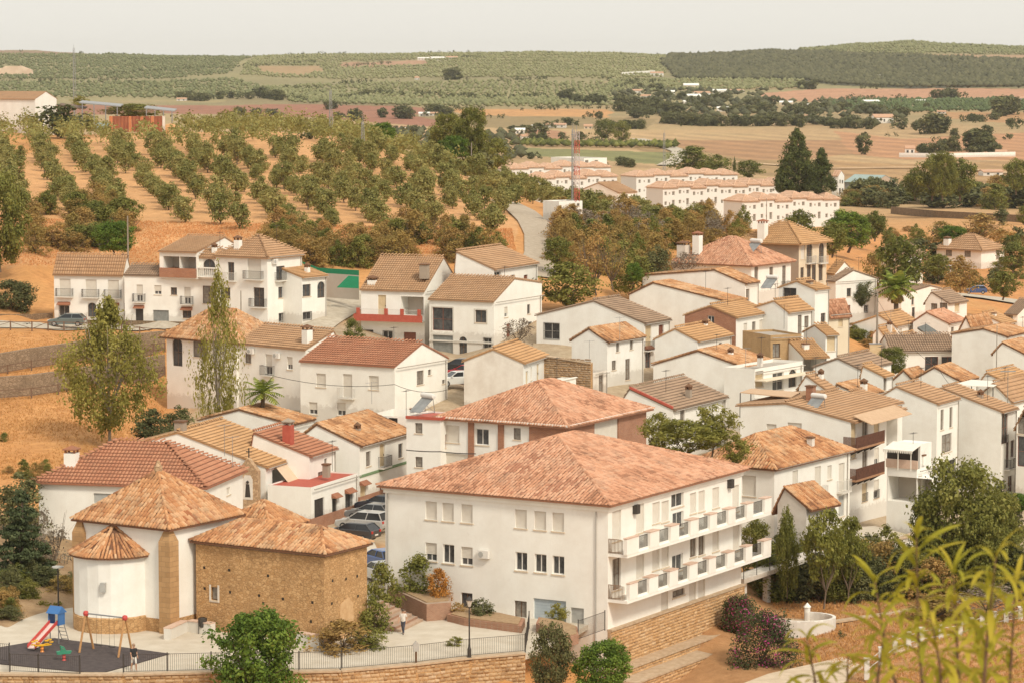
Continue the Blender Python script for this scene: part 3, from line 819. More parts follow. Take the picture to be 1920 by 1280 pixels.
        k.obj('cap', capm or TILE['old'], c)
        return c
    def roofz(s, u, v): return s.z0 + s.rise * .6
    def ac(s, f, x, y, w=.85):
        sp, zp = s.onface(f, x, y); loc, rz = s.T(f, sp, zp)
        o = obj('air_conditioner', _wm('ac', _ac), s.root, loc, rz)
        obj('fan_grille', _wm('acf', lambda: MB().tube((-.15, -.335, 0), (-.15, -.36, 0), .2, .2, 14).mesh('fan_grille', SHUTG)), o)

def _ac(): return MB().box(-.42, .42, -.33, -.03, -.28, .28).mesh('air_conditioner', WFRAME)
def rail_mb(bw, bd, zf, h, step=.13):
    m = MB()
    m.box(-bw/2, bw/2, -bd, -bd+.03, zf+h-.03, zf+h); m.box(-bw/2, bw/2, -bd, -bd+.03, zf+.04, zf+.07)
    n = max(2, int(bw/step))
    for i in range(n+1):
        x = -bw/2 + .01 + (bw-.02)*i/n; m.box(x-.009, x+.009, -bd+.005, -bd+.025, zf+.071, zf+h-.031)
    if bd > .2:
        for sx in (-1, 1):
            x = sx*(bw/2-.015); m.box(x-.015, x+.015, -bd+.031, 0, zf+h-.03, zf+h)
            for i in range(int(bd/step)): y = -bd+.1+i*step; m.box(x-.009, x+.009, y, y+.02, zf-.01, zf+h-.031)
    return m
# ------------------------------------------------------------------ houses, each surveyed from its near eave corner
def kk(ox, oy, s): return lambda f, x, y, w, h, st, *e: (f, ox + s*x, oy + s*y, w, h, st, *e)
k4, k5, k6, k7 = kk(60,420,.3021), kk(560,440,.3021), kk(980,420,.3021), kk(1400,420,.2708)
b1, b2, b3, b4, b5, b7 = kk(0,560,.2656), kk(280,740,.2604), kk(740,700,.3542), kk(1340,700,.3021), kk(0,860,.328), kk(800,960,.3125)

# --- care home: three storeys, two long balcony decks
care = House('apartment_block', 'large three-storey white block with salmon hip roof and two long balcony decks', (1140,944), 199, 59.5, 722, 1391, 'hip', rise=3.0, tile='salmon', oh=.45, zg=CAMZ-44,
 wall=WHITE, W=[
 *[b3('L',x,y,.95,1.3,'blind') for x,y in ((193,724),(282,732),(382,740),(668,768),(770,777),(865,785))],
 b3('L',193,943,.95,1.3,'half'), b3('L',285,953,.95,1.35,'glass'), b3('L',382,965,.95,1.3,'half'), b3('L',670,993,.95,1.3,'glass'), b3('L',772,1003,.95,1.3,'glass'), b3('L',866,1013,.95,1.3,'glass'),
 b7('L',240,545,.95,1.5,'dark'), b7('L',563,590,1.0,1.4,'gl2'), b7('L',738,608,2.6,2.0,'garageb'), b7('L',903,632,1.05,1.4,'blindg'),
 *[b3('R',x,y,w,h,st) for x,y,w,h,st in ((1175,805,1.3,2.1,'blind'),(1300,765,1.2,2.0,'blind'),(1384,735,1.1,1.5,'blind'),(1432,728,1.1,1.5,'blind'),(1497,665,1.9,1.1,'glass'),(1580,684,1.0,1.5,'blind'),(1625,673,1.0,1.5,'blind'),(1700,655,1.1,1.5,'blind'),(1805,660,1.1,2.0,'blind'),
   (1500,775,1.7,1.2,'glass'),(1175,1060,1.2,2.2,'gl2'),(1300,1010,1.2,2.0,'blind'),(1383,978,1.1,1.6,'blind'),(1432,965,1.1,1.6,'blind'),(1497,1000,1.7,1.2,'glass'),(1580,915,1.0,1.5,'gl2'),(1625,905,1.0,1.5,'gl2'),(1700,885,1.1,1.5,'blind'),(1808,868,1.1,2.0,'blind'))],
 b7('R',1428,545,1.1,2.0,'blind'), b7('R',1512,482,1.9,.5,'gl2'), b7('R',1595,482,1.1,2.0,'blind'), b7('R',1650,468,1.1,2.0,'blind'),
 ])
care.ac('L', 740+.3542*478, 700+.3542*953)
# cornice band under the eave
cm = MB(); z = care.z0
cm.box(-.22, care.U+.2, -.22, -.002, z-.32, z-.05); cm.box(-.22, -.002, 0, care.V+.2, z-.32, z-.05)
cm.box(-.1, care.U+.1, -.1, -.003, z-.55, z-.322); cm.box(-.1, -.003, 0, care.V+.1, z-.55, z-.322)
cm.obj('cornice', WHITE, care.root)
pp = MB(); pp.tube((-.08, .9, care.zb), (-.08, .9, z-.6), .05, n=6); pp.tube((-.08, care.V-.25, care.zb), (-.08, care.V-.25, z-.6), .05, n=6)
pp.obj('drainpipe', mat('grey_pipe', (.40,.38,.35)), care.root)
COP = mat('pinkish_coping', (.58,.40,.30), (.64,.47,.37), 3)
def deck(h, pxs, yb, bd, uend, bars_end):
    """balcony deck on the right face: slab, solid blocks and iron panels"""
    _, zb_ = h.onface('R', 1176, yb, off=bd)
    us = [h.onface('R', px, yb - (px-1176)*.287, off=bd)[0] for px in pxs]
    sl = MB().box(.05, uend, -bd, -.002, zb_, zb_+.22).obj('balcony', WHITE, h.root)
    edges = [us[0]] + us[1:] + [uend]
    blk = []
    i = 0; top = zb_ + 1.32
    spans = list(zip(edges[0::2], edges[1::2]))
    rec = list(zip(edges[1::2], edges[2::2]))
    for q_, (a_, b_) in enumerate(spans):
        dp = .24 if q_ == 0 else .5
        m = MB().box(a_, b_, -bd-.02, -bd+dp, zb_+.221, top); m.box(a_-.03, b_+.03, -bd-.06, -bd+dp+.03, top+.001, top+.06, 1)
        m.obj('parapet_block', [WHITE, COP], sl)
    for a_, b_ in rec:
        mm = MB()
        mm.box(a_, b_, -bd+.15, -bd+.30, zb_+.221, zb_+.36)
        mm.obj('kerb', WHITE, sl)
        r = MB(); n = max(3, int((b_-a_)/.11))
        for j in range(n+1):
            x = a_ + .02 + (b_-a_-.04)*j/n; r.box(x-.011, x+.011, -bd+.2, -bd+.222, zb_+.36, zb_+1.2)
        r.box(a_, b_, -bd+.195, -bd+.227, zb_+1.2, zb_+1.24)
        r.obj('railing', IRON, sl, kind='stuff')
    r = MB(); n = int(bd/.12)
    for j in range(n):
        y = -bd + .28 + (bd-.32)*j/max(n-1, 1); r.box(.06, .1, y-.018, y+.018, zb_+.22, zb_+1.2)
    for j in range(2): r.box(.06, .1, -bd+.5, -.01, zb_+1.2-j*.9, zb_+1.24-j*.9)
    r.obj('railing', mat('rusty_iron', (.20,.12,.07), (.28,.18,.11), 5), sl, kind='stuff')
    return zb_
xs_up = [1175]
for o_ in (1292,1400,1505,1608,1705,1803,1897): xs_up += [740+.3542*o_, 740+.3542*(o_+60)]
uE = care.onface('R', 1446, 970, off=1.5)[0]
deck(care, xs_up, 1046, 1.5, max(uE, care.U+1), True)
deck(care, [1180] + [x-2 for x in xs_up[1:]], 1132, 1.5, max(uE, care.U+1), True)
for q, (x_, y_) in enumerate(((1268,715),(1768,580))):
    sp, zp = care.onface('R', 740+.3542*x_, 700+.3542*y_); loc, rz = care.T('R', sp, zp)
    o = obj('wall_vent', MB().box(-.25,.25,-.35,-.003,-.32,.32).mesh('wall_vent', IRON), care.root, loc, rz)

# --- school-like brick building behind
school = House('school_building', 'two-storey building with orange brick piers and wide salmon hip roof behind the large white block', (1062,797), 246, 60, 827, 1212, 'hip', rise=2.7, tile='salmon', oh=.5,
 rwall=BRICK, lwall=WHITE2, W=[b3('L',298,318,1.7,1.5,'blind'), b3('L',366,323,1.3,1.5,'glass'), b3('L',463,334,1.3,1.4,'glass'), b3('L',524,338,1.3,1.4,'glass'), b3('L',648,318,.7,1.0,'gl2'), b3('L',300,455,3.0,1.1,'blind'), b3('R',1122,290,4.4,2.3,'blind'), b3('R',1205,275,4.6,2.6,'glass')])
m = MB(); zc = school.z0
for px_ in (835+740*0-5, 884, 940):
    sp, _ = school.onface('L', px_, 830); m.box(-.12, .02, sp-.28, sp+.28, school.zb, zc-.1)
m.obj('brick_pier', BRICK, school.root)
m = MB(); sp, _ = school.onface('L', 993, 830); m.box(-.1, -.003, 0, sp, school.zb, zc-.1); m.obj('brick_panel', BRICK, school.root)
m = MB(); m.box(-.5, school.U+.5, -.42, -.3, zc-.12, zc+.06); m.box(-.42, -.3, -.3, school.V+.4, zc-.12, zc+.06); m.obj('gutter', WHITE, school.root)

Bu = []
def H(*a, **k):
    g = random.Random(len(Bu)); W = list(k.get('W', ()))
    if not any(w_[0][0] == 'R' for w_ in W) and a[0] == 'house':
        W += [('Rm', .28+g.uniform(-.05,.05), .72, .85, 1.15, g.choice(['gl2','dark','blind','half'])), ('Rm', .72, .70, .8, 1.1, g.choice(['gl2','dark','blindy'])), ('Rm', .30, .25, 1.0, 2.0, g.choice(['door','doorb'])), ('Rm', .74, .30, .8, 1.0, 'grille')]
        k['W'] = W
    h = House(*a, **k); Bu.append(h)
    if a[0] == 'house' and a[3] > 225 and h.root.get('label','').find('flat') < 0 and a[3] < 420:
        if g.random() < .45: h.chimney(h.U*g.uniform(.25,.8), h.V*g.uniform(.1,.5), g.uniform(.4,.6), g.uniform(.5,.9), top=g.choice([0,1]), wm=g.choice([WHITE, WHITE3, GREYR]), zt=h.z0+h.rise*.35)
        if g.random() < .5:
            u_, v_ = h.U*g.uniform(.2,.8), h.V*g.uniform(.2,.5); z_ = h.z0+h.rise*.4; m = MB(); m.tube((u_,v_,z_),(u_,v_,z_+2.6),.022,n=5); m.tube((u_-.6,v_,z_+2.5),(u_+.6,v_,z_+2.5),.014,n=4)
            for q in range(5): m.tube((u_-.5+q*.25,v_-.25,z_+2.5),(u_-.5+q*.25,v_+.25,z_+2.5),.01,n=3)
            m.obj('aerial', IRON, h.root)
        m = MB(); m.tube((h.U*.96,-.07,h.zb),(h.U*.96,-.07,h.z0-.05),.045,n=6); m.tube((.02,-.33,h.z0-.08),(h.U,-.33,h.z0-.1),.05,n=5); m.obj('rain_pipe', mat('zinc_pipe', (.33,.29,.25), (.42,.38,.33), 4), h.root)
    return h

# --- row along the street behind the church
red_house = H('house', 'long white house with hipped red-brown tile roof directly behind the chapel', (382,911), 224, 77, 72, 455, 'hip', rise=2.6, tile='red', oh=.35, W=[b2('R',570,690,.9,.6,'blind'), b5('L',590,225,1.6,.8,'blindg')])
red_house.chimney(2.0, red_house.V-2.0, .95, 2.2, zt=red_house.z0-.2, capm=TILE['red'])
tan = H('house', 'white house with broad ochre-tan roof and a beige awning over its upper terrace', (498,876), 243, 71.8, 133, 578, 'gu', peak=(333,812), zl=-.2, tile='ochre', oh=.25,
 W=[b2('R',935,650,3.0,3.0,'void'), b2('R',1112,760,1.0,1.3,'grille'), b2('R',975,860,2.6,1.2,'garage'), b2('R',1070,540,.5,.8,'blind')])
tan.chimney(.8, tan.V*.45, .8, 1.1, wm=GREYR, top=0, zt=tan.z0+tan.rise-.2)
redc = H('house', 'narrow white house with striped red roof and a red brick chimney', (580,855), 246, 70, 470, 629, 'gu', peak=(476,813), tile='red', W=[b2('R',1235,600,1.2,1.2,'gl2'), b2('R',1270,480,.6,.6,'gl2')])
redc.chimney(.8, 2.3, .75, 1.5, wm=REDP, zt=redc.z0+1.0, capm=GREYR)
lower = H('house', 'low white street house with brick plinth and red tiled porch hoods', (583,915), 240.5, 68, -4, 671, 'flat', parapet=.1, plinth=(1.0, BRICK), zg=None,
 W=[b2('R',1225,850,1.9,2.5,'doorb'), b2('R',1335,840,1.0,2.3,'doorb','hood'), b2('R',1435,775,1.3,1.6,'grille','hood')], deck=REDP, fine=1)
green = H('house', 'white house with green trim, old clay roof and small green balcony', (674,836), 252, 68, 545, 768, 'gu', peak=(594,797), zl=-.3, tile='old', plinth=(.9, BRICK),
 W=[b2('R',1578,458,1.0,1.3,'gl2'), b2('R',1678,432,1.1,2.0,'doorg','bal'), b2('R',1810,400,1.0,1.3,'dark'), b2('R',1527,750,1.2,2.3,'doorg','hood'), b2('R',1580,690,1.2,1.5,'red','hood'), b2('R',1680,700,1.2,2,'door')])
sp, zz = green.onface('R', 700, 885); GRN = mat('green_trim', (.16,.25,.13), (.20,.30,.16), 3)
MB().box(0, green.U, -.05, -.002, zz-.12, zz+.12).obj('string_course', GRN, green.root)
H('house', 'white gabled house half hidden behind the ochre and red roofs', (548,797), 262, 68, 372, 590, 'gu', peak=(449,769), tile='old', oh=.15)
flatred = H('house', 'flat-roofed white house with red roof terrace carrying a solar water heater', (826,786), 251, 66, 762, 866, 'flat', parapet=.12, deck=REDP,
 W=[b3('L',127,288,.7,.9,'gl2'), b3('L',128,467,.7,.9,'gl2')])
m = MB(); m.box(-.1, flatred.U, -.18, -.003, flatred.z0-.05, flatred.z0+.2); m.box(-.18, -.003, -.18, flatred.V, flatred.z0-.05, flatred.z0+.2); m.obj('coping', REDP, flatred.root)
ter2 = H('house', 'white annex with roof terrace and black water tank between the green-trimmed and red-terrace houses', (768,800), 262, 66, 690, 815, 'flat', parapet=.9, W=[b2('L',1755,205,.9,2.0,'doorb'), b2('L',1700,130,.7,.6,'void')])

# --- middle left
c3 = H('house', 'white two-storey house with plain red roof and closed cream shutters', (740,688), 285, 60, 563, 839, 'gv', peak=(791,645), tile='red', oh=.2,
 W=[k5('L',138,902,1.15,1.35,'blind'), k5('L',303,935,1.1,2.3,'blind','balw'), k5('L',466,917,1.15,1.35,'blind'), k5('L',90,1075,1.0,1.2,'half'), k5('L',265,1080,1.0,1.3,'half'), k5('R',755,885,1.3,1.4,'gl2'), k5('R',813,852,.6,.55,'gl2'), k5('R',900,910,.6,.4,'gl2')])
c2 = H('house', 'long white wing with pinkish tan roof, small balconies and two air conditioners', (573,656), 297, 48, 443, 640, 'gv', peak=(625,622), tile='tan', oh=.2,
 W=[k4('L',1342,830,.9,1.1,'gl2'), k4('L',1470,870,1.0,2.1,'half','bal'), k4('L',1600,862,.8,1.3,'half')])
c2.ac('L', 60+.3021*1365, 420+.3021*787); c2.ac('L', 60+.3021*1525, 420+.3021*815)
c2.chimney(1.2, 1.0, .8, 1.3, zt=c2.z0+.6)
c1 = H('villa', 'tall white corner block with arched window and hipped clay roof behind the poplars', (443,637), 303.5, 50, 312, 530, 'hip', rise=2.6, tile='old', oh=.55,
 W=[k4('L',902,793,1.5,3.0,'arch'), k4('L',1045,765,2.2,2.0,'gl2')])
# upper left group
u1 = H('house', 'two-storey white house at the far left with three tall shuttered balcony windows', (231,512), 350, 77, 101, 245, 'gv', rise=1.9, rr=.5, tile='tan', oh=.3, plinth=(.5, STONED),
 W=[k4('L',205,395,1.4,2.1,'blind','bal'), k4('L',367,400,1.4,2.1,'blind','bal'), k4('L',505,403,1.4,2.1,'blind','bal'), k4('L',200,540,1.3,1.3,'grille','hood'), k4('L',373,533,1.1,1.7,'arch'), k4('L',503,545,1.3,1.3,'grille','hood')])
u1.chimney(2.0, .6, .75, 1.2, wm=BRICK, zt=u1.z0+.4)
u2 = H('house', 'white link house with small windows between the left house and the raised loggia', (404,520), 344, 74, 233, 430, 'gv', rise=1.0, rr=.5, tile='brown', oh=.15, plinth=(.6, STONED),
 W=[k4('L',668,430,.8,2.0,'half','bal'), k4('L',781,410,.9,1.1,'half'), k4('L',880,418,.8,.9,'dark'), k4('L',965,445,.8,2.0,'half','bal'), k4('L',667,578,1.0,1.9,'doorb','hood'), k4('L',800,585,2.0,1.9,'garage'), k4('L',868,570,.9,.9,'grille'), k4('L',962,562,1.1,.9,'dark','hood'), k4('L',1100,440,1.5,2.1,'gl2')])
u3 = H('house', 'raised upper storey with brick-fronted double loggia and gabled tan roof', (369,474), 343.6, 66, 299, 450, 'gv', peak=(421,446), tile='tan', oh=.3, zg=CAMZ-25.2,
 W=[k4('L',865,265,2.2,2.4,'void'), k4('L',970,268,2.2,2.4,'void')])
m = MB(); sp0, zz = u3.onface('L', 60+.3021*790, 420+.3021*300)
m.box(-.2, -.003, .05, u3.V-.05, zz-.55, zz+.55); m.obj('brick_parapet', BRICK, u3.root)
u4 = H('house', 'white recessed bay with arched opening and white balustrade', (405,484), 343.3, 66, 369.5, 430, 'gv', rise=.9, tile='tan', oh=.2, zg=CAMZ-25.2, W=[k4('L',1100,258,1.6,1.9,'arch')])
m = MB(); sp1, zz = u4.onface('L', 60+.3021*1100, 420+.3021*300)
for i in range(9): m.tube((-.35, sp1-1.1+i*.27, zz-.5), (-.35, sp1-1.1+i*.27, zz+.45), .07, n=6)
m.box(-.5, -.2, sp1-1.3, sp1+1.3, zz+.45, zz+.58); m.box(-.5, -.001, sp1-1.3, sp1+1.3, zz-.6, zz-.5)
m.obj('balustrade', WHITE, u4.root)
u5 = H('house', 'square white corner house with pyramid-like tan hip roof and black iron balconies', (501,482), 335, 59, 405, 566, 'hip', rise=2.1, tile='tan', oh=.35,
 W=[k4('L',1235,295,.9,2.1,'dark','balw'), k4('L',1380,280,1.9,2.3,'blind','bal'), k4('R',1543,305,1.7,1.6,'dark','bal'), k4('L',1213,430,.8,1.3,'dark'), k4('L',1408,455,1.5,2.2,'dark','bal'), k4('R',1548,425,1.2,1.3,'dark'), k4('R',1555,580,1.5,1.0,'grille')])
u5.ac('R', 60+.3021*1500, 420+.3021*233); u5.ac('R', 60+.3021*1603, 420+.3021*398); u5.chimney(1.2, 5.0, .7, 1.2, zt=u5.z0+.5)
u6 = H('house', 'low white extension with orange lean-to roof and dark arched window', (566,521), 336, 55, -4, 612, 'gu', rise=1.0, rr=.9, tile='ochre', oh=.3, W=[k4('R',1665,417,1.5,1.4,'dark'), k4('R',1795,408,1.4,1.9,'arch'), k4('R',1670,575,1.6,.9,'grille'), k4('R',1730,570,1.6,.9,'grille')])

# --- central big house
c4a = H('house', 'white house wing with long red balcony parapet and weathered hip roof', (796,546), 334, 70, 677, 860, 'gv', rise=3.4, rr=.55, tile='tan', oh=.25,
 W=[k5('L',517,440,1.0,2.4,'doorg'), k5('L',706,445,2.8,2.2,'void'), k5('L',436,630,1.1,1.5,'dark'), k5('L',553,635,1.2,1.4,'grille'), k5('L',690,643,1.5,1.4,'door')])
sp0, zf = c4a.onface('L', 560+.3021*580, 440+.3021*535)
m = MB(); m.box(-1.2, -.003, -.1, c4a.V+.3, zf, zf+.15); bal = m.obj('balcony', WHITE, c4a.root)
MB().box(-1.32, -1.2, -.2, c4a.V+.4, zf, zf+.8).obj('parapet', REDP, bal)
for q in (0, .27, .52, .96): MB().box(-1.36, -1.16, q*c4a.V-.05, q*c4a.V+.35, zf+.801, zf+1.5).obj('post', REDP, bal)
m = MB()
for i in range(int(c4a.V/.14)): m.box(-1.27, -1.25, i*.14, i*.14+.02, zf+.8, zf+1.35)
m.box(-1.28, -1.24, 0, c4a.V, zf+1.35, zf+1.39); m.obj('railing', IRONW, bal, kind='stuff')
c4a.chimney(1.5, .6, .9, 1.3, wm=GREYR, top=0, zt=c4a.z0+1.6); c4a.chimney(1.0, c4a.V-1, .9, 1.0, zt=c4a.z0)
c4b = H('house', 'white two-storey house with tan roof, brown roller doors and grey garage', (926,566), 328, 63, 805, 1016, 'gv', rise=2.2, rr=.42, tile='tan', oh=.25, zl=1.3,
 W=[k5('L',893,525,2.6,2.6,'red','surround'), k5('L',1130,508,1.4,1.4,'dark','surround'), k5('L',895,692,2.6,2.5,'garage','surround'), k5('L',1020,693,1.0,2.2,'arch'), k5('L',1172,685,1.0,1.6,'grille','surround')])
m = MB(); sp, zz = c4b.onface('L', 800, 637); m.box(-.12, -.003, 0, c4b.V, zz-.1, zz+.1); m.obj('string_course', mat('greyish_surround', (.55,.52,.46)), c4b.root)
c4c = H('house', 'tall white rear block with sloping tan roof and glazed upper terrace', (926,506), 335, 66, 853, 1008, 'gu', peak=(856,474), tile='tan', oh=.25, W=[k5('L',1073,280,1.4,.9,'door'), k5('R',1225,270,1.8,1.4,'glass'), k5('R',1265,268,1.6,1.4,'gl2'), k5('R',1330,285,1.0,1.3,'red'), k5('R',1410,290,1.2,1.5,'door')])
c5 = H('house', 'small grey-white house with corrugated orange roof above the street', (981,681), 288, 73, 870, 1026, 'gu', peak=(925,656), tile='ochre', wall=WHITE2, lwall=WHITE3, oh=.25,
 W=[k5('R',1417,885,.8,1.3,'blindy'), k5('R',1443,860,.4,1.3,'blindy'), k5('R',1485,860,.8,2.0,'doorg')])
terr = H('house', 'white terrace building with balustrade panels beside the stone-walled lot', (1003,741), 284, 62, 985, 1080, 'flat', parapet=.9, W=[])
us_ = [terr.onface('R', x_, 725)[0] for x_ in (1030, 1047, 1063)]
for i, u_ in enumerate(us_):
    MB().box(max(u_-.9,.1), u_+.5, -.03, -.002, terr.z0-.05, terr.z0+.7).obj('balustrade_panel', SHUTY, terr.root)
MB().box(-.1, terr.U+.1, -.12, .12, terr.z0+.902, terr.z0+1.0).obj('coping', WHITE, terr.root)

# --- centre right cluster
H('house', 'wide white house with brown-grey striped roof and barred window in its long gable wall', (1208,607), 318, 60, 1006, 1256, 'gu', peak=(1113,566), zl=.3, tile='brown', wall=WHITE, lwall=WHITE2, oh=.25,
  W=[k6('L',180,665,2.0,1.8,'grille'), k6('R',780,705,1.4,2.6,'doorg','bal'), k6('R',860,662,1.2,1.3,'door'), k6('R',778,848,1.3,2.4,'red','hood')])
H('house', 'white house with rough old clay roof and small deep windows, street side', (1138.6,642), 302, 58, 1072, 1207, 'gu', peak=(1104,618), tile='old', oh=.25, wall=WHITE2,
  W=[k6('R',590,757,.7,1.0,'gl2'), k6('R',675,742,.7,1.0,'gl2'), k6('R',567,875,.9,1.0,'gl2'), k6('R',652,900,1.0,2.2,'gl2')])
H('house', 'low cracked white lean-to at the end of the stone lot wall', (1112,700), 296, 58, -3, 1138, 'flat', parapet=.1, wall=WHITE3, W=[k6('R',487,945,.9,2.0,'gl2')])
H('house', 'white gabled house with tidy tan roof left of the brick gable', (1308,640), 306, 62, 1228, 1372, 'gu', peak=(1266,618), tile='ochre', lwall=WHITE2, oh=.25, W=[k6('R',1228,768,.9,1.1,'gl2')])
H('house', 'house with orange brick gable and white balconied front', (1380,596), 318, 60, 1284, 1443, 'gu', peak=(1332,575), tile='ochre', lwall=BRICK, oh=.25,
  W=[k6('L',1168,605,.8,1.2,'glass'), k6('R',1382,650,.9,1.2,'blind'), k6('R',1435,640,.9,1.2,'gl2'), k6('R',1482,650,1.1,2.0,'blind','balw'), k6('R',1450,760,1.1,1.6,'blind')])
H('house', 'long low white house under a lumpy old clay roof in the centre right', (1406,694), 293, 61, 1225, 1460, 'gu', peak=(1309,659), tile='old', lwall=WHITE2, oh=.2)
balc = H('house', 'cream white house with stacked glazed balconies beside the lumpy clay roof', (1415,697), 288, 55, -3.5, 1505, 'flat', parapet=.3,
  W=[k6('R',1440,965,1.6,1.6,'blindy'), k6('R',1520,985,2.0,1.5,'gl2'), k6('R',1585,975,2.2,1.8,'glass'), k6('R',1675,955,1.6,1.8,'arch')])
MB().box(0, balc.U, -1.3, -.003, balc.z0-.9, balc.z0-.8).obj('canopy', CREAM, balc.root)
bb = MB().box(0, balc.U, -1.2, -.003, balc.z0-3.6, balc.z0-3.45).obj('balcony', WHITE, balc.root)
rb = MB(); rb.v = rail_mb(balc.U, 1.2, 0, .9).v; rb.f = rail_mb(balc.U, 1.2, 0, .9).f; rb.m = [0]*len(rb.f)
obj('railing', rb.mesh('railing', IRONW), bb, (balc.U/2, 0, balc.z0-3.45), kind='stuff')
H('house', 'yellow brick house with dentil cornice and two narrow windows', (1445,632), 308, 25, -6, 1502, 'flat', parapet=.2, wall=BRICKY, W=[k6('R',1575,785,.9,1.5,'gl2'), k6('R',1682,765,.9,1.6,'gl2')])
H('house', 'stepped white house with orange lean-to roof and narrow brown door', (1477,586), 322, 52, 1392, 1523, 'gu', rise=1.1, rr=.3, tile='ochre', oh=.25, lwall=WHITE2, zl=-.2, W=[k6('R',1720,630,.8,2.3,'gl2'), k6('R',1762,607,.9,1.3,'gl2')])
H('house', 'tall slim white house with tan gable and two dark attic windows', (1528,544), 328, 52, 1460, 1554, 'gu', peak=(1494,529), tile='ochre', oh=.2, W=[k6('L',1658,437,1.7,1.4,'gdark'), k6('L',1728,437,2.0,1.4,'gdark'), k6('R',1865,595,1.0,1.5,'dark')])
H('house', 'white house with shaded verandah next to the yellow brick house', (1505,668), 306, 22, -6, 1550, 'gu', rise=1.2, tile='ochre', oh=.6, W=[k6('R',1795,770,2.0,1.5,'void'), k6('R',1845,765,1.8,1.5,'gl2')])
H('house', 'cream house with pink clay roof at the edge of the lane', (1554,590), 336, 45, 1530, 1593, 'gu', peak=(1545,567), tile='salmon', wall=CREAM, W=[k7('R',650,665,.8,1.4,'blindy')])
H('house', 'small white building with orange hipped lean-to below the tall slim house', (1548,628), 312, 30, -4, 1570, 'gu', rise=.8, tile='ochre', W=[k7('R',585,820,1.1,1.6,'blindy')])
H('house', 'white house with narrow ribbon of old tiles and a long blank wall', (1369,568), 338, 60, 1180, 1400, 'gu', peak=(1225,532), zl=.4, tile='old', lwall=WHITE2, oh=.15)
H('house', 'white gabled house with old tiles and square chimney stack', (1397,533), 352, 60, 1205, 1422, 'gu', peak=(1340,508), zl=.5, tile='old', lwall=WHITE2, oh=.2, W=[k6('R',1397,445,1.0,1.6,'gl2')])
t12 = H('villa', 'white villa with wide red-brown hip roof and flat solar panels', (1409,496), 380, 56, 1262, 1483, 'hip', rise=3.0, tile='salmon', oh=.5, W=[k6('R',1450,322,1.0,2.4,'gl2'), k6('R',1543,310,1.0,1.8,'gl2'), k6('R',1622,330,1.0,3.0,'gl2','bal')])
t12.chimney(1.5, 9, 1.0, 2.2, zt=t12.z0+1.2, capm=TILE['red']); t12.chimney(1, t12.V-1, 1.3, 2.6, wm=WHITE3, zt=t12.z0-.5)
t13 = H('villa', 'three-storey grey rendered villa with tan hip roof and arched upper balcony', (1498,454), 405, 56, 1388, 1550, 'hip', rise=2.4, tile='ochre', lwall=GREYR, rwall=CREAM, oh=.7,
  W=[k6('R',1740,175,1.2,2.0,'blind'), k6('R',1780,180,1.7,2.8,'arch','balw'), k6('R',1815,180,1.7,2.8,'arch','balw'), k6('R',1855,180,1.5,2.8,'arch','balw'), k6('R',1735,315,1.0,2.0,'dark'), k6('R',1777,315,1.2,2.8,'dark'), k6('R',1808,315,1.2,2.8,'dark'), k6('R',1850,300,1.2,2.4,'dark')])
t13.chimney(.5, 6, 1.1, 2.4, zt=t13.z0, capm=TILE['red'])
stripe = H('house', 'white house with grey-brown striped roof and red painted verge', (1262,768), 268, 62, 1160, 1362, 'gu', peak=(1181,730), tile='brown', oh=.25,
  W=[b3('R',1523,265,1.0,2.6,'gl2'), b3('R',1797,220,1.0,3.2,'blind')])
m = MB(); m.prism([(-.12,0,stripe.z0+.1),(.12,0,stripe.z0+.1),(.12,0,stripe.z0+.32),(-.12,0,stripe.z0+.32)], (0, stripe.rr*stripe.V, stripe.rise)); m.obj('verge', REDP, stripe.root)

# --- right: lower row
e14 = H('apartment_house', 'tall white house with two brown flower balconies and tan roof', (1595,791), 262, 60, 1388, 1692, 'gu', peak=(1473,757), zl=.8, tile='tan', oh=.5,
  W=[b4('L',352,353,1.0,1.2,'half'), b4('L',496,345,1.4,1.2,'half'), b4('R',860,390,1.2,3.2,'blindy'), b4('R',932,365,1.3,2.2,'gl2'), b4('R',1005,350,1.3,2.2,'blindy'), b4('R',1100,370,2.6,3.6,'void'), b4('R',858,550,1.1,1.7,'half'), b4('R',932,545,1.2,1.9,'gl2'), b4('R',1005,515,1.1,1.7,'half'), b4('R',930,735,1.2,1.7,'blindy','mini'), b4('R',1003,715,1.2,1.7,'half','mini'), b4('R',1100,560,2.0,2.0,'void')])
for yb in (465, 660):
    u0, zf = e14.onface('R', 1340+.3021*880, 700+.3021*yb, off=1.3); u1_, _ = e14.onface('R', 1340+.3021*1055, 700+.3021*(yb-45), off=1.3)
    bl = MB().box(u0, u1_, -1.3, -.003, zf-.2, zf).obj('balcony', mat('wood_brown', (.30,.15,.08), (.40,.22,.12), 3), e14.root)
    r = MB(); n = int((u1_-u0)/.09)
    for i in range(n+1): r.box(u0+i*(u1_-u0)/n-.03, u0+i*(u1_-u0)/n+.03, -1.3, -1.27, zf, zf+1.0)
    for i in range(14): r.box(u0, u0+.03, -1.25+i*.09, -1.25+i*.09+.06, zf, zf+1.0)
    r.obj('railing', mat('wood_dark', (.09,.035,.02), (.15,.06,.035), 4), bl, kind='stuff')
    b_ = MB()
    for i in range(5): b_.prism([(u0+.3+i*(u1_-u0-.6)/4, -1.2, zf-.201), (u0+.3+i*(u1_-u0-.6)/4, -.003, zf-.201), (u0+.3+i*(u1_-u0-.6)/4, -.003, zf-.9)], (.12, 0, 0))
    b_.obj('bracket', IRON, bl)
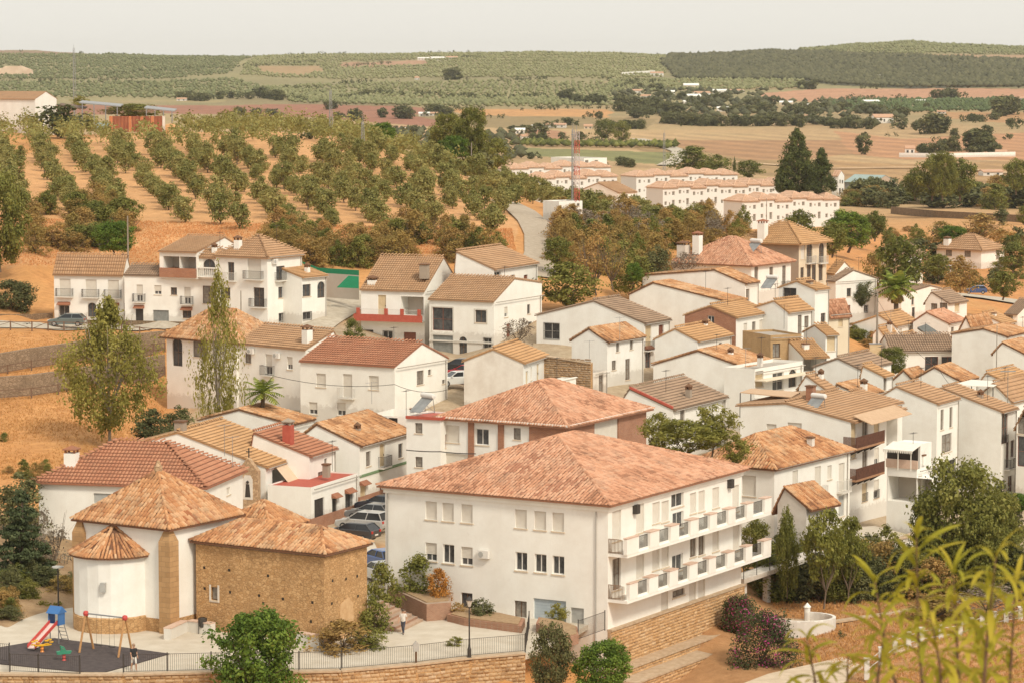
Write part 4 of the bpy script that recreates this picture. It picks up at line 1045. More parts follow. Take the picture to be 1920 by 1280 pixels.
m = MB(); u0, z_ = e14.onface('R', 1340+.3021*860, 700+.3021*300); m.prism([(u0, -.003, z_+.6), (u0, -1.8, z_-.1), (u0, -1.8, z_-.16), (u0, -.003, z_+.5)], (9.5 if e14.U > 11 else e14.U-u0-.3, 0, 0)); m.obj('awning', mat('tan_canvas', (.50,.33,.20), (.56,.38,.24), 2), e14.root)
e14.chimney(3.5, 5.5, .7, 1.0, wm=BRICK, zt=e14.z0+1.6, top=0)
H('house', 'house with tan roof and a small white skylight behind the flower-balcony house', (1665,760), 274, 58, 1565, 1690, 'gu', peak=(1592,738), tile='tan', oh=.3)
H('house', 'white house under a patch of very old orange clay tiles near the lane top', (1615,742), 286, 58, 1560, 1652, 'gu', peak=(1570,722), tile='old')
e15 = H('house', 'two-storey white house with old multi-hipped clay roof beside the large block', (1452,877), 238, 57, -7.5, 1594, 'hip', rise=2.0, tile='church', oh=.35,
  W=[b4('L',212,695,1.3,1.7,'blind'), b4('R',500,660,1.0,1.6,'blind'), b4('R',640,670,1.1,2.6,'blind','balw'), b4('R',713,612,.8,1.2,'blind'), b4('R',788,640,1.1,2.4,'blind','balw'), b4('R',787,820,1.1,1.8,'blindg'), b4('R',500,930,1.6,1.6,'void')])
e16 = H('outbuilding', 'small stained lean-to with orange clay roof in front of the hip-roofed house', (1512,951), 232.5, 50, 1458, 1566, 'gu', rise=1.3, rr=.75, tile='church', wall=WHITE3, oh=.5, W=[])
e17 = H('house', 'white terraced house with scalloped canvas awning over an open roof terrace', (1719,881), 254, 57, 1663, 1752, 'flat', parapet=.1,
  W=[b4('L',1150,715,4.2,2.2,'void'), b4('R',1275,710,.9,2.2,'blind'), b4('R',1320,690,.9,1.3,'blind')])
m = MB(); zt = e17.z0 + 2.2; V_ = e17.V
for i in range(16):
    a_, b_ = V_*i/16, V_*(i+1)/16
    m.prism([(-.9, a_, zt-.45), (-.9, b_, zt-.45), (1.2, b_, zt), (1.2, a_, zt)], (0, 0, .04))
    m.prism([(-.9, a_, zt-.45), (-.9, b_, zt-.45), (-.9, b_-.06, zt-.68), (-.9, a_+.06, zt-.68)], (.01, 0, 0))
for y_ in (.2, V_*.5, V_-.2): m.tube((-.8, y_, e17.z0), (-.8, y_, zt-.45), .04)
m.obj('awning', mat('white_canvas', (.74,.69,.60), (.78,.74,.66), 3), e17.root)
m = MB().box(1.3, e17.U, .3, V_, e17.z0, e17.z0+2.1); m.obj('upper_room', WHITE2, e17.root)
for y_, w_ in ((.2, 1.4), (V_*.55, 1.6)): MB().box(1.24, 1.297, y_+.3, y_+.3+w_, e17.z0+.1, e17.z0+1.9).obj('door', IRON, e17.root)
MB().box(-.12, .02, -.1, V_+.05, e17.z0+.101, e17.z0+.85).obj('parapet', COP, e17.root)
e12 = H('house', 'tall plain white house with tan roof and two slit windows', (1757,757.5), 281, 60, 1640, 1798, 'gu', peak=(1681,726), tile='tan', lwall=WHITE2, oh=.2, W=[b4('R',1412,285,.8,2.0,'gl2'), b4('R',1467,270,.8,2.0,'gl2'), b4('R',1440,430,2.6,1.8,'gl2'), b4('R',1470,590,2.0,1.8,'gdark')])
e13 = H('house', 'tall white house at the right with long blank wall and dark red window frames', (1877.5,772.5), 286, 59, 1690, 1906, 'gu', peak=(1768,729), zl=.6, tile='tan', lwall=WHITE2, oh=.25,
  W=[b4('R',1790,340,1.7,3.0,'red','mini'), b4('R',1838,325,1.7,3.0,'red','mini'), b4('R',1790,480,1.2,1.7,'red'), b4('R',1818,505,.9,2.6,'red','bal'), b4('R',1848,465,1.0,1.7,'red'), b4('R',1790,690,1.2,1.0,'gl2'), b4('R',1833,685,1.2,1.7,'red')])
H('house', 'white house at the right edge with pink canopy and dark red doors', (1935,800), 284, 50, 1906, 1990, 'gu', rise=1.6, tile='tan', W=[b4('L',1888,320,1.3,1.6,'gl2'), b4('L',1888,480,1.6,3.0,'red'), b4('L',1885,640,1.3,3.2,'red')], zg=None)
e9 = H('house', 'white gabled house with clay roof and a great blank side wall at the right', (1887,632), 338, 60, 1785, 1930, 'gu', peak=(1844,618), tile='old', lwall=WHITE2, oh=.2)
e8 = H('house', 'low white house with two-tone roof and brown square windows', (1671,659), 346, 8, -6, 1792, 'gu', rise=1.6, rr=.5, tile='brown', oh=.2, W=[k7('R',1280,968,1.6,1.8,'red'), k7('R',1452,968,1.6,1.8,'red')])
H('house', 'white gabled house with flat grey roof patch above the lower lane', (1614,694), 300, 60, 1525, 1671, 'gu', peak=(1571,673), tile='brown', lwall=WHITE2, oh=.15)
H('house', 'small white lean-to annex with ribbon tile roof beside the lower lane', (1656,706), 293, 60, 1614, 1673, 'gu', rise=.9, rr=.9, tile='ochre', W=[k7('R',930,1110,.8,1.3,'gl2')])
H('house', 'low house with orange clay roof in front of the two-tone roofed house', (1801,716), 308, 60, 1715, 1832, 'gu', peak=(1752,690), tile='old', oh=.2)
H('house', 'cream roofed low house at the right edge below the blank white gable', (1900,724), 312, 58, 1835, 1950, 'gu', peak=(1850,700), tile='ochre', oh=.2)
H('house', 'house at right edge with ribbon tile roof and white yard wall', (1925,667), 330, 60, 1862, 1960, 'gu', peak=(1880,644), tile='old', oh=.2)
H('house', 'white gabled house with brown roof and thin antenna mast', (1679,612), 385, 60, 1600, 1721, 'gu', peak=(1648,592), tile='ochre', oh=.2, lwall=WHITE2, W=[k7('R',1065,770,1.0,1.7,'blind'), k7('R',1133,755,1.0,1.7,'blind')])
H('house', 'small white house with tiny chimney under the antenna mast', (1657,629), 374, 60, 1640, 1680, 'gu', rise=.9, tile='ochre', W=[k7('R',985,800,.9,1.4,'gl2')])
H('house', 'white gabled house with faded orange roof next to the dark tarpaulin', (1778,607), 386, 60, 1712, 1810, 'gu', peak=(1738,587), tile='salmon', oh=.2, lwall=WHITE2, W=[k7('R',1425,750,1.0,1.4,'gl2'), k7('R',1478,745,1.0,1.4,'blind')])
H('house', 'house with orange weathered roof behind the faded orange gable', (1822,620), 378, 58, 1800, 1862, 'gu', rise=1.6, tile='old')
H('house', 'white flat-topped house with brown lean-to roof and wide front yard wall', (1778,569), 415, 56, 1735, 1813, 'gu', peak=(1747,549), tile='brown', W=[k7('L',1297,585,1.0,1.4,'gl2'), k7('L',1362,590,1.2,1.8,'gl2'), k7('R',1457,578,1.6,1.3,'blindy')])
H('house', 'pinkish house with broad brown roof behind the palm', (1690,553), 430, 56, 1628, 1766, 'gv', peak=(1744,537), tile='brown', oh=.3, W=[k7('L',865,500,1.0,1.4,'blind')])
H('house', 'long white outbuilding with brown roof strip left of the cypress', (1567,528), 396, 40, 1552, 1644, 'gv', peak=(1600,508), tile='brown')
H('house', 'little white house with an open roof shelter', (1566,513), 412, 45, 1553, 1600, 'gv', rise=1.5, tile='ochre')
H('house', 'tiny house with tan roof at the right above the curve', (1881,608), 402, 60, 1825, 1903, 'gu', peak=(1842,589), tile='ochre')
H('house', 'white house with dark windows at the right edge beside the road', (1908,590), 450, 60, 1884, 1960, 'gv', rise=1.8, tile='brown', W=[k7('L',1800,630,1.2,1.6,'gl2'), k7('L',1850,645,1.2,1.6,'gl2')])
H('house', 'small house with brown roof tucked behind the stacked glazed balconies', (1545,729), 284, 60, 1498, 1562, 'gu', peak=(1512,705), tile='tan')
H('house', 'low white house with orange roof left of the two-tone roof, uphill', (1712,648), 362, 60, 1668, 1735, 'gu', rise=1.2, tile='ochre')
H('house', 'white house with pale orange roof between the tarpaulin and the blank gable', (1800,655), 352, 60, 1768, 1822, 'gu', rise=1.3, tile='old')
H('house', 'little brown-roofed house at the right edge above the ribbon roof', (1905,648), 352, 60, 1872, 1940, 'gu', rise=1.3, tile='tan')
H('house', 'wide low house with tan roof filling the right edge above the tall white house', (1895,752), 300, 58, 1830, 1960, 'gu', rise=1.7, tile='tan')
H('house', 'small white lane house with orange roof left of the yard trees', (1720,722), 312, 60, 1668, 1748, 'gu', rise=1.4, tile='old')
H('house', 'white house with tan roof just uphill of the palm', (1690,520), 470, 56, 1640, 1730, 'gv', rise=1.6, tile='tan')
far1 = H('villa', 'long low white villa with hipped roof on the orange slope', (1840,468), 600, 50, 1756, 1883, 'hip', rise=2.6, tile='tan', oh=.6, fine=1.6, W=[k7('L',1400,180,1.5,1.5,'gl2'), k7('L',1530,185,1.5,1.5,'gl2'), k7('R',1740,210,1.5,2,'gl2'), k7('R',1760,300,1.5,2,'gl2')])
far1.chimney(1, far1.V-2, 1.2, 1.8, zt=far1.z0)
H('villa', 'grey-roofed villa half hidden by the trees below the orange slope', (1700,475), 560, 50, 1648, 1728, 'hip', rise=2.4, tile='brown', oh=.6, fine=1.6)
# ------------------------------------------------------------------ church
def onz(x, y, drop):
    rx, rz = ray(x, y); D = -drop / rz
    return Vector((rx*D, D, CAMZ - drop))
nave = House('church', 'white chapel with square buff tiled pyramid roof, round apse and ochre stone corner piers', (316,985), 196.6, 57.2, 148, 446, 'hip', rise=2.9, tile='church', oh=.4, wall=WHITE, plinth=(1.9, STONE), W=[])
z0, zb, U, V = nave.z0, nave.zb, nave.U, nave.V
for (u_, v_) in ((0, 0), (0, V), (U, 0)):
    m = MB(); s_ = .62; zt = z0 - 1.1
    m.box(u_-.35, u_+s_, v_-.35 if v_ == 0 else v_-s_, v_+s_ if v_ == 0 else v_+.35, zb, zt)
    x0_, x1_, y0_, y1_ = u_-.35, u_+s_, (v_-.35 if v_ == 0 else v_-s_), (v_+s_ if v_ == 0 else v_+.35)
    cxm, cym = u_+.12, v_+(.12 if v_ == 0 else -.12); q_ = .22
    m.add([(x0_,y0_,zt),(x1_,y0_,zt),(x1_,y1_,zt),(x0_,y1_,zt),(cxm-q_,cym-q_,z0-.35),(cxm+q_,cym-q_,z0-.35),(cxm+q_,cym+q_,z0-.35),(cxm-q_,cym+q_,z0-.35)], [(0,1,5,4),(1,2,6,5),(2,3,7,6),(3,0,4,7)])
    m.box(cxm-.3, cxm+.3, cym-.3, cym+.3, z0-.35, z0-.05)
    m.obj('corner_pier', ASHLAR, nave.root)
# finial
zr = z0 + 3.0
MB().lathe([(.28,zr-.3),(.3,zr+.35),(.2,zr+.4),(.12,zr+.7),(.02,zr+.75)], 8, (U/2, V/2, 0)).obj('finial', STONE2, nave.root)
# apse: half round, conical roof
sA, _ = nave.onface('L', 222, 1090); _, zE = nave.onface('L', 222, 1034); rA = 2.75; sA = V - 3.1
nseg = 10; ang = [math.pi/2 + math.pi*i/nseg for i in range(nseg+1)]
pA = [(rA*math.cos(t), sA + rA*math.sin(t)) for t in ang]
m = MB()
for a_, b_ in zip(pA, pA[1:]): m.quad((a_[0], a_[1], zb), (b_[0], b_[1], zb), (b_[0], b_[1], zE), (a_[0], a_[1], zE))
aps = m.obj('apse', WHITE2, nave.root)
m = MB()
for a_, b_ in zip(pA, pA[1:]):
    f_ = lambda p, k: (p[0]*k, sA + (p[1]-sA)*k)
    a2, b2_ = f_(a_, 1.03), f_(b_, 1.03)
    m.quad((a2[0], a2[1], zb), (b2_[0], b2_[1], zb), (b2_[0], b2_[1], 1.95), (a2[0], a2[1], 1.95)); m.quad((a2[0], a2[1], 1.95), (b2_[0], b2_[1], 1.95), (b_[0], b_[1], 2.05), (a_[0], a_[1], 2.05))
m.obj('stone_base', STONE, aps)
T_ = Tiles(77); rm = MB(); ap = Vector((-.02, sA, zE+1.75))
for a_, b_ in zip(pA, pA[1:]):
    k_ = 1.12; A_, B_ = Vector((a_[0]*k_, sA+(a_[1]-sA)*k_, zE)), Vector((b_[0]*k_, sA+(b_[1]-sA)*k_, zE))
    rm.prism([A_, B_, ap], (0, 0, -.1)); T_.plane([A_, B_, ap], B_-A_, w=.26, c=.42, h=.09, jit=.15, var=1.2)
for i in (0, 3, 6, 10):
    T_.ridge(Vector((pA[i][0]*1.12, sA+(pA[i][1]-sA)*1.12, zE)), ap)
arf = rm.obj('apse_roof', TILE['church'], nave.root); T_.obj(TILE['church'], arf)
sp, zz = nave.onface('L', 258, 1092); loc = Vector((-rA*.93, sA-rA*.45, zz))
obj('window', MB().box(-.18,.18,-.2,.06,-.32,.32).mesh('window', SHUTG), nave.root, loc, -math.pi/2+.45)

annex = House('church_annex', 'low ochre rubble-stone annex with rough clay tile roof attached to the chapel', (607,1037), 192.9, 59, 367, 688, 'hip', rise=1.15, hipin=2.0, tile='church', oh=.3, wall=STONE, zg=CAMZ-39.6, W=[('L',402,1112,.55,.9,'gl2')])
# white reveal round its only window, and putlog holes
sp, zz = annex.onface('L', 402, 1112)
m = MB(); m.box(-.03,-.002,sp-.42,sp-.28,zz-.6,zz+.6); m.box(-.03,-.002,sp+.28,sp+.42,zz-.6,zz+.6); m.box(-.03,-.002,sp-.28,sp+.28,zz-.6,zz-.46); m.obj('surround', WHITE3, annex.root)
m = MB()
for cx_, cy_ in ((82,438),(248,455),(507,492),(85,577),(254,602),(448,624),(606,647),(803,670),(476,676),(793,797)):
    sp, zz = annex.onface('L', 360+.28125*cx_, 940+.28125*cy_); m.box(-.012, -.002, sp-.09, sp+.09, zz-.09, zz+.09)
for cx_, cy_ in ((937,525),(1027,514),(1101,495),(932,677),(1106,627),(927,801)):
    sp, zz = annex.onface('R', 360+.28125*cx_, 940+.28125*cy_); m.box(sp-.09, sp+.09, -.012, -.002, zz-.09, zz+.09)
m.obj('putlog_holes', mat('deep_hole', (.03,.02,.012)), annex.root, kind='stuff')
# dark eave course of small stones and a paler mortar patch on the short end
m = MB(); m.box(-.12, annex.U+.1, -.12, -.002, annex.z0-.25, annex.z0-.03); m.box(-.12, -.002, 0, annex.V+.1, annex.z0-.25, annex.z0-.03); m.obj('eave_course', STONED, annex.root)
sp, zz = annex.onface('R', 650, 1160); m = MB()
m.prism([(sp-.9,-.03,zz-1.5),(sp+.9,-.03,zz-1.4),(sp+.75,-.03,zz+1.0),(sp+.2,-.03,zz+1.5),(sp-.8,-.03,zz+1.1)], (0,.028,0)); m.obj('mortar_patch', mat('orange_lime_mortar', (.52,.31,.15), (.60,.39,.21), 2.5, .95, bmp=.03), annex.root)
House('chapel', 'low rear chapel with rough clay hip roof between the annex and the street', (506,984), 207, 57, 425, 562, 'hip', rise=1.3, tile='church', oh=.45)

# ------------------------------------------------------------------ plaza, retaining walls
PAVE = mat('pale_trodden_paving', (.50,.43,.335), (.60,.535,.44), .8, .95, bmp=.02, lo=.3, hi=.7)
PD = 38.5
front = [(-420,1262),(-200,1263),(60,1266),(230,1266),(395,1262),(560,1261),(640,1259),(780,1247),(880,1235),(985,1226),(1040,1206)]
back = [(1120,1160),(1142,1100),(900,1040),(600,1040),(300,1060),(146,1100),(60,1150),(-60,1195),(-420,1240)]
def slab(name, pts, drop, m, th=.35, **k):
    b = MB(); b.prism([onz(x, y, drop) for x, y in pts][::-1], (0, 0, -th)); return b.obj(name, m, kind='structure', **k)
slab('plaza', front + back, PD, PAVE)
slab('street', [(592,1005),(700,1012),(722,1060),(722,1100),(690,1100),(640,1060)] , 38.22, PAVE, .1)
def stones(path, z0f, z1f, t, w, h, seed, off=.0):
    """individually cut, uneven stones laid in rough courses on the face of a wall (path in plan, outward to the left)"""
    r = np.random.default_rng(seed); V_, Q_, T_ = [], [], []; n_ = 0
    for (p, q) in zip(path, path[1:]):
        p, q = Vector(p), Vector(q); d = (q - p); d.z = 0; L = d.length; d.normalize(); nr = Vector((d.y, -d.x, 0))
        zlo, zhi = z0f, z1f; rows = max(1, int((zhi-zlo)/h))
        for j in range(rows):
            x = r.random()*w*.5
            while x < L - .1:
                ww = w*(.55+r.random()*.9); x1 = min(x+ww, L); hh = h*(.8+r.random()*.25)
                za = zlo + j*(zhi-zlo)/rows + (r.random()-.5)*.03; g = .015; pr = t*(.3+.9*r.random())
                c_ = []
                for (sx, sz) in ((x+g, za+g), (x1-g, za+g), (x1-g, za+hh-g), (x+g, za+hh-g)): c_.append((sx+(r.random()-.5)*.03, sz+(r.random()-.5)*.03))
                b0 = [p + d*a + nr*off + Vector((0,0,b-p.z)) for a, b in c_]
                mx, mz = sum(a for a, b in c_)/4, sum(b for a, b in c_)/4
                b1_ = [p + d*(mx+(a-mx)*.72) + nr*(off+pr) + Vector((0,0,mz+(b-mz)*.72-p.z)) for a, b in c_]
                V_ += b0 + b1_; k_ = n_; Q_ += [(k_+4,k_+5,k_+6,k_+7),(k_,k_+1,k_+5,k_+4),(k_+1,k_+2,k_+6,k_+5),(k_+2,k_+3,k_+7,k_+6),(k_+3,k_,k_+4,k_+7)]
                T_ += [r.random()]*8; n_ += 8; x = x1
    return V_, Q_, T_
def stone_tint_mat(name, cs):
    m, nt, b = newmat(name); b.inputs['Roughness'].default_value = .95
    a = N(nt, 'ShaderNodeAttribute', attribute_name='tint'); n = noise(nt, 5, 6, .7); n2 = noise(nt, .6, 5, .7)
    c = mixc(nt, ramp(nt, n.outputs['Fac'], [(.4,(0,0,0)),(.75,(.6,.6,.6))]), ramp(nt, a.outputs['Fac'], [(i/(len(cs)-1), q) for i, q in enumerate(cs)]), tuple(x*.6 for x in cs[0]))
    c = mixc(nt, ramp(nt, n2.outputs['Fac'], [(.45,(0,0,0)),(.7,(.35,.35,.35))]), c, cs[-1])
    nt.links.new(c, b.inputs['Base Color']); bump(nt, b, n.outputs['Fac'], .03); return m
STN = stone_tint_mat('ochre_wall_stone', [(.32,.19,.095),(.46,.29,.15),(.56,.38,.21),(.50,.33,.18),(.62,.46,.30)])
STN2 = stone_tint_mat('orange_wall_stone', [(.42,.235,.10),(.56,.33,.15),(.63,.39,.19),(.58,.35,.165),(.68,.47,.27)])
def retaining(name, label, pts, drops, height, cat='wall', w=.5, h=.25, t=.07, thick=.5, smat=None, core=None, seed=1, cope=True, isworld=False):
    P = pts if isworld else [onz(x, y, dr) for (x, y), dr in zip(pts, drops)]
    root = empty(name, P[0], label=label, cat=cat); off = P[0]
    loc = [p - off for p in P]
    b = MB()
    for p, q in zip(loc, loc[1:]):
        d = (q-p).normalized(); nr = Vector((d.y, -d.x, 0))
        b.prism([p, p+Vector((0,0,-height)), p+Vector((0,0,-height))-nr*thick, p-nr*thick], q-p)
    b.obj('core', core or STONE, root)
    V_, Q_, T_ = stones(loc, -height+.02, -.02, t, w, h, seed)
    obj('stones', fast_mesh('stones', [tuple(v) for v in V_], Q_, smat or STN, tint=T_), root, kind='stuff')
    if cope:
        b = MB()
        for p, q in zip(loc, loc[1:]):
            d = (q-p).normalized(); nr = Vector((d.y, -d.x, 0))
            b.prism([p+nr*.14+Vector((0,0,.004)), p+nr*.14+Vector((0,0,.12)), p-nr*(thick+.05)+Vector((0,0,.12)), p-nr*(thick+.05)+Vector((0,0,.004))], q-p)
        b.obj('coping', mat('stone_coping', (.42,.30,.19), (.54,.41,.28), 2.5, bmp=.02), root)
    return root
retaining('retaining_wall', 'ochre stone retaining wall holding up the plaza beneath the long iron fence', front[:-1], [38.45]*len(front[:-1]), 5.5, seed=3, w=.42, h=.24)
# stepped stone walls under the care home's balcony side
for k_, (dx0, y0_, y1_, offw, lab, hh) in enumerate(((1140,1184,1101,.25,'tall ochre stone base wall directly under the white balcony block',6.0),(1150,1262,1186,1.3,'middle stone terrace wall stepping below the balcony block',2.2),(1170,1288,1221,2.8,'lowest stone terrace wall with pale cap below the balcony block',3.0))):
    ua, za = care.onface('R', 1200, y0_ + (1200-dx0)*(y1_-y0_)/(1391-dx0), off=offw)
    M_ = Matrix.Translation(care.O) @ Matrix.Rotation(care.a, 4, 'Z')
    pa, pb = M_ @ Vector((-1.2 if k_ else -.02, -offw, za)), M_ @ Vector((care.U + (.1 if k_ == 0 else 1.5), -offw, za))
    retaining('retaining_wall', lab, [pa, pb], None, hh, isworld=True, seed=11+k_, thick=offw-.01 if k_ == 0 else (1.04, 1.49)[k_-1], smat=STN2, core=STONE2, w=.42, h=.22)
# dark low walls on the left hillside, terraces below the road
def gwall(label, pts, hgt_, thick=.5, m=STONED, mode='stone', name='stone_wall', dmin=150, lift=.0, caps=None):
    P = [ground(x, y, dmin) for x, y in pts]
    root = empty(name, P[0], label=label, cat='wall'); b = MB()
    for p, q in zip(P, P[1:]):
        p_, q_ = p-P[0], q-P[0]; d = (q_-p_); d.z = 0; d.normalize(); nr = Vector((d.y, -d.x, 0))
        n_ = 4
        for i in range(n_):
            a_, c_ = p_.lerp(q_, i/n_), p_.lerp(q_, (i+1)/n_)
            b.prism([a_+Vector((0,0,-.6)), a_+Vector((0,0,hgt_+lift)), a_-nr*thick+Vector((0,0,hgt_+lift)), a_-nr*thick+Vector((0,0,-.6))], c_-a_)
    b.obj('wall', m, root)
    return P
def rail_fence(label, P, hgt_=1.1, step=2.4, group=None, m=None, xbr=True):
    m = m or mat('weathered_wood_rail', (.13,.075,.045), (.20,.12,.075), 6)
    root = empty('rail_fence', P[0], label=label, cat='fence', group=group); rl = MB()
    pts = []
    for p, q in zip(P, P[1:]):
        n_ = max(1, int((q-p).length/step)); pts += [p.lerp(q, i/n_) for i in range(n_)]
    pts.append(P[-1]); pm = MB().box(-.07,.07,-.07,.07,-.3,hgt_).mesh('post', m)
    for p in pts: obj('post', pm, root, p-P[0])
    for i, (p, q) in enumerate(zip(pts, pts[1:])):
        a_, c_ = p-P[0], q-P[0]; t_ = Vector((0,0,hgt_-.08)); l_ = Vector((0,0,.35))
        rl.tube(a_+t_, c_+t_, .05, n=4); rl.tube(a_+l_, c_+l_, .04, n=4)
        if xbr: rl.tube(a_+(t_ if i % 2 else l_), c_+(l_ if i % 2 else t_), .035, n=4)
    rl.obj('rails', m, root)
Pr = [ground(x, y) for x, y in ((-20,621),(60,622),(120,622),(170,624))]
rail_fence('wooden rail fence along the upper road beside the parked green-grey car', Pr, 1.2)
rail_fence('wooden rail fence in front of the white link house, left of the corner block', [ground(x, y) for x, y in ((228,624),(262,632),(310,637))], 1.2)
for lab, pts, fl in (('upper brown stone terrace wall on the dry slope', ((-30,706),(60,690),(110,683),(200,668),(310,655)), 'upper terrace rail fence on the dry slope left of the corner block'),
                 ('lower brown stone terrace wall on the dry slope', ((-30,748),(60,742),(110,735),(220,716),(310,700)), 'lower terrace rail fence on the dry slope left of the corner block')):
    P = gwall(lab, pts, 2.1, m=stonemat('grey_brown_rubble', (.24,.165,.10), (.36,.26,.17), (.12,.08,.05), 3.0) if 'grey_brown_rubble' not in MATS else MATS['grey_brown_rubble'])
    rail_fence(fl, [p + Vector((0,-.3,0)) for p in [ground(x, y+4) for x, y in pts]], 1.1)
gwall('low stone parapet of the upper road at the far left', ((-30,600),(60,600),(98,598)), .7)
gwall('long dark stone wall beyond the round green trees at the right', ((1670,402),(1750,410),(1930,420)), 2.2, m=STONED, dmin=500)
gwall('white rendered wall under the road bend at the right', ((1575,560),(1700,556),(1780,552),(1930,566)), .9, m=WHITE3, dmin=380, name='road_wall') if 0 else None
# stone-walled lot in the middle
lotP = [at(1022,745,290), at(1107,735,296)]
lw = retaining('stone_wall', 'brown rubble wall of the empty lot between the orange-roofed house and the old-tile house', [at(1020,668,295), at(1108,682,293)], None, 4.2, isworld=True, seed=31, smat=stone_tint_mat('brown_wall_stone', [(.26,.17,.10),(.34,.23,.14),(.40,.28,.18),(.30,.20,.12),(.44,.33,.22)]), w=.5, h=.22)

# roads
def road(name, pts, w, m, lift=.06, dmin=150):
    P = [ground(x, y, dmin) for x, y in pts]; V_, Q_ = [], []; pp_ = []
    for p, q in zip(P, P[1:]):
        n_ = 12; pp_ += [p.lerp(q, i/n_) for i in range(n_)]
    pp_.append(P[-1])
    for i, p in enumerate(pp_):
        d = (pp_[min(i+1, len(pp_)-1)] - pp_[max(i-1, 0)]); d.z = 0; d.normalize(); nr = Vector((d.y, -d.x, 0))
        for s_ in (-1, 0, 1):
            g_ = p + nr*s_*w/2; V_.append((g_.x, g_.y, float(hgt(g_.x, g_.y)) + lift + (.5 if p.y > 600 else .12)))
    for i in range(len(pp_)-1):
        for j in range(2): a_ = i*3+j; Q_.append((a_, a_+1, a_+4, a_+3))
    return obj(name, fast_mesh(name, V_, Q_, m, smooth=True), kind='structure')
GRAV = mat('pale_gravel', (.40,.34,.26), (.52,.46,.37), 1.5, 1, bmp=.03)
road('upper_road', ((-40,612),(60,612),(170,613),(330,617)), 5, GRAV)
road('lane', ((560,640),(600,600),(640,575),(662,545)), 5, GRAV)
road('gravel_track', ((1006,520),(1016,480),(1014,445),(1000,418),(975,395),(945,379)), 4.6, mat('track_gravel', (.36,.29,.215), (.46,.38,.29), 1.5, 1, bmp=.03), dmin=340)
road('country_road', ((1248,312),(1272,300),(1275,286),(1240,272),(1195,262)), 8, GRAV, dmin=700)
road('dirt_track', ((1380,306),(1560,318),(1760,315),(1930,330)), 5, mat('ochre_dirt', (.50,.33,.18), (.60,.42,.26), .6), dmin=700)
road('bend_road', ((1575,545),(1700,548),(1790,552),(1860,560),(1940,572)), 6, GRAV, dmin=380)
slab('yard', [(1560,990),(1640,985),(1700,1000),(1690,1012),(1600,1030),(1540,1035),(1520,1010)], 40.6, PAVE, .5)
slab('footpath', [(1380,1285),(1440,1262),(1560,1235),(1640,1215),(1660,1228),(1600,1262),(1560,1300),(1380,1300)], 41.6, mat('beige_path', (.50,.39,.27), (.60,.48,.35), 1.2), .3)

# ------------------------------------------------------------------ plaza furniture
def bar_fence(label, P, h=1.15, step=.13, post=3.5):
    root = empty('iron_fence', P[0], label=label, cat='fence'); bars = MB(); rl = MB()
    pm = MB().box(-.035,.035,-.035,.035,0,h+.1).mesh('post', IRON)
    for p, q in zip(P, P[1:]):
        L = (q-p).length; n_ = max(1, round(L/post))
        for i in range(n_): obj('post', pm, root, p.lerp(q, i/n_)-P[0])
        nb = int(L/step)
        for i in range(nb):
            c_ = p.lerp(q, (i+.5)/nb)-P[0]; bars.box(c_.x-.009, c_.x+.009, c_.y-.009, c_.y+.009, c_.z+.08, c_.z+h)
        for z_ in (.08, h): rl.tube(p-P[0]+Vector((0,0,z_)), q-P[0]+Vector((0,0,z_)), .018, n=4)
    obj('post', pm, root, P[-1]-P[0])
    bars.obj('bars', IRON, root, kind='stuff'); rl.obj('rails', IRON, root)
up = Vector((0,0,.12))
bar_fence('long dark iron fence along the front edge of the plaza', [onz(x, y, 38.5)+up+Vector((0,.35,0)) for x, y in front[3:-1]])
bar_fence('short iron fence at the bottom left corner before the playground', [onz(x, y, 38.5)+up for x, y in ((-30,1240),(18,1243),(18.5,1262),(72,1264),(150,1267))])
bar_fence('iron railing beside the garage ramp of the white block', [onz(x, y, 38.5) for x, y in ((985,1222),(992,1178))])
bar_fence('grey railing at the corner of the white block above the stone wall', [onz(x, y, 38.5) for x, y in ((1084,1199),(1134,1181))], h=1.3)

RUB = mat('dark_rubber_mat', (.055,.042,.042), (.085,.065,.062), 2.5, .95)
slab('playground_mat', [(-50,1216),(0,1212),(102,1195),(200,1208),(318,1224),(250,1244),(187,1261),(90,1252),(-50,1238)], 38.44, RUB, .05)
WOODP = mat('orange_playground_timber', (.42,.21,.08), (.50,.27,.11), 5, .6)
RED = mat('bright_red_plastic', (.52,.06,.05), rough=.5); BLU = mat('bright_blue_plastic', (.04,.15,.38), rough=.5); YEL = mat('yellow_plastic', (.75,.42,.02), rough=.4); GRNP = mat('green_plastic', (.04,.24,.14), rough=.5); GRYM = mat('grey_metal', (.35,.35,.35), rough=.4, metal=.6)
o_ = onz(62, 1217, 38.44); e_ = onz(104, 1205, 38.44); d_ = (e_-o_); L_ = d_.length; ang_ = math.atan2(d_.y, d_.x)
sl = empty('playground_slide', o_, ang_, label='red playground slide with blue canopy top', cat='slide')
h_ = 1.35
m = MB()
for s_ in (-1, 1): m.prism([(-.2,s_*.28,.12),(L_-.2,s_*.28,h_),(L_-.2,s_*.28,h_+.24),(-.2,s_*.28,.36)], (0,.05*s_,0))
m.prism([(-.2,-.28,.15),(.2,-.28,.15),(L_-.2,-.28,h_+.02),(L_-.2,-.28,h_-.05),(-.2,-.28,.08)], (0,.56,0), 1); m.obj('chute', [RED, mat('pale_plastic', (.75,.60,.55), rough=.3)], sl)
m = MB()
for s_ in (-1, 1):
    m.box(L_-.2, L_+.5, s_*.4-.03, s_*.4+.03, h_-.1, h_+.75)
m.prism([(L_-.35,-.5,h_+.7),(L_+.15,-.5,h_+1.15),(L_+.65,-.5,h_+.7)], (0,1.0,0)); m.box(L_-.2,L_+.5,-.4,.4,h_-.1,h_-.02); m.obj('canopy', BLU, sl)
m = MB()
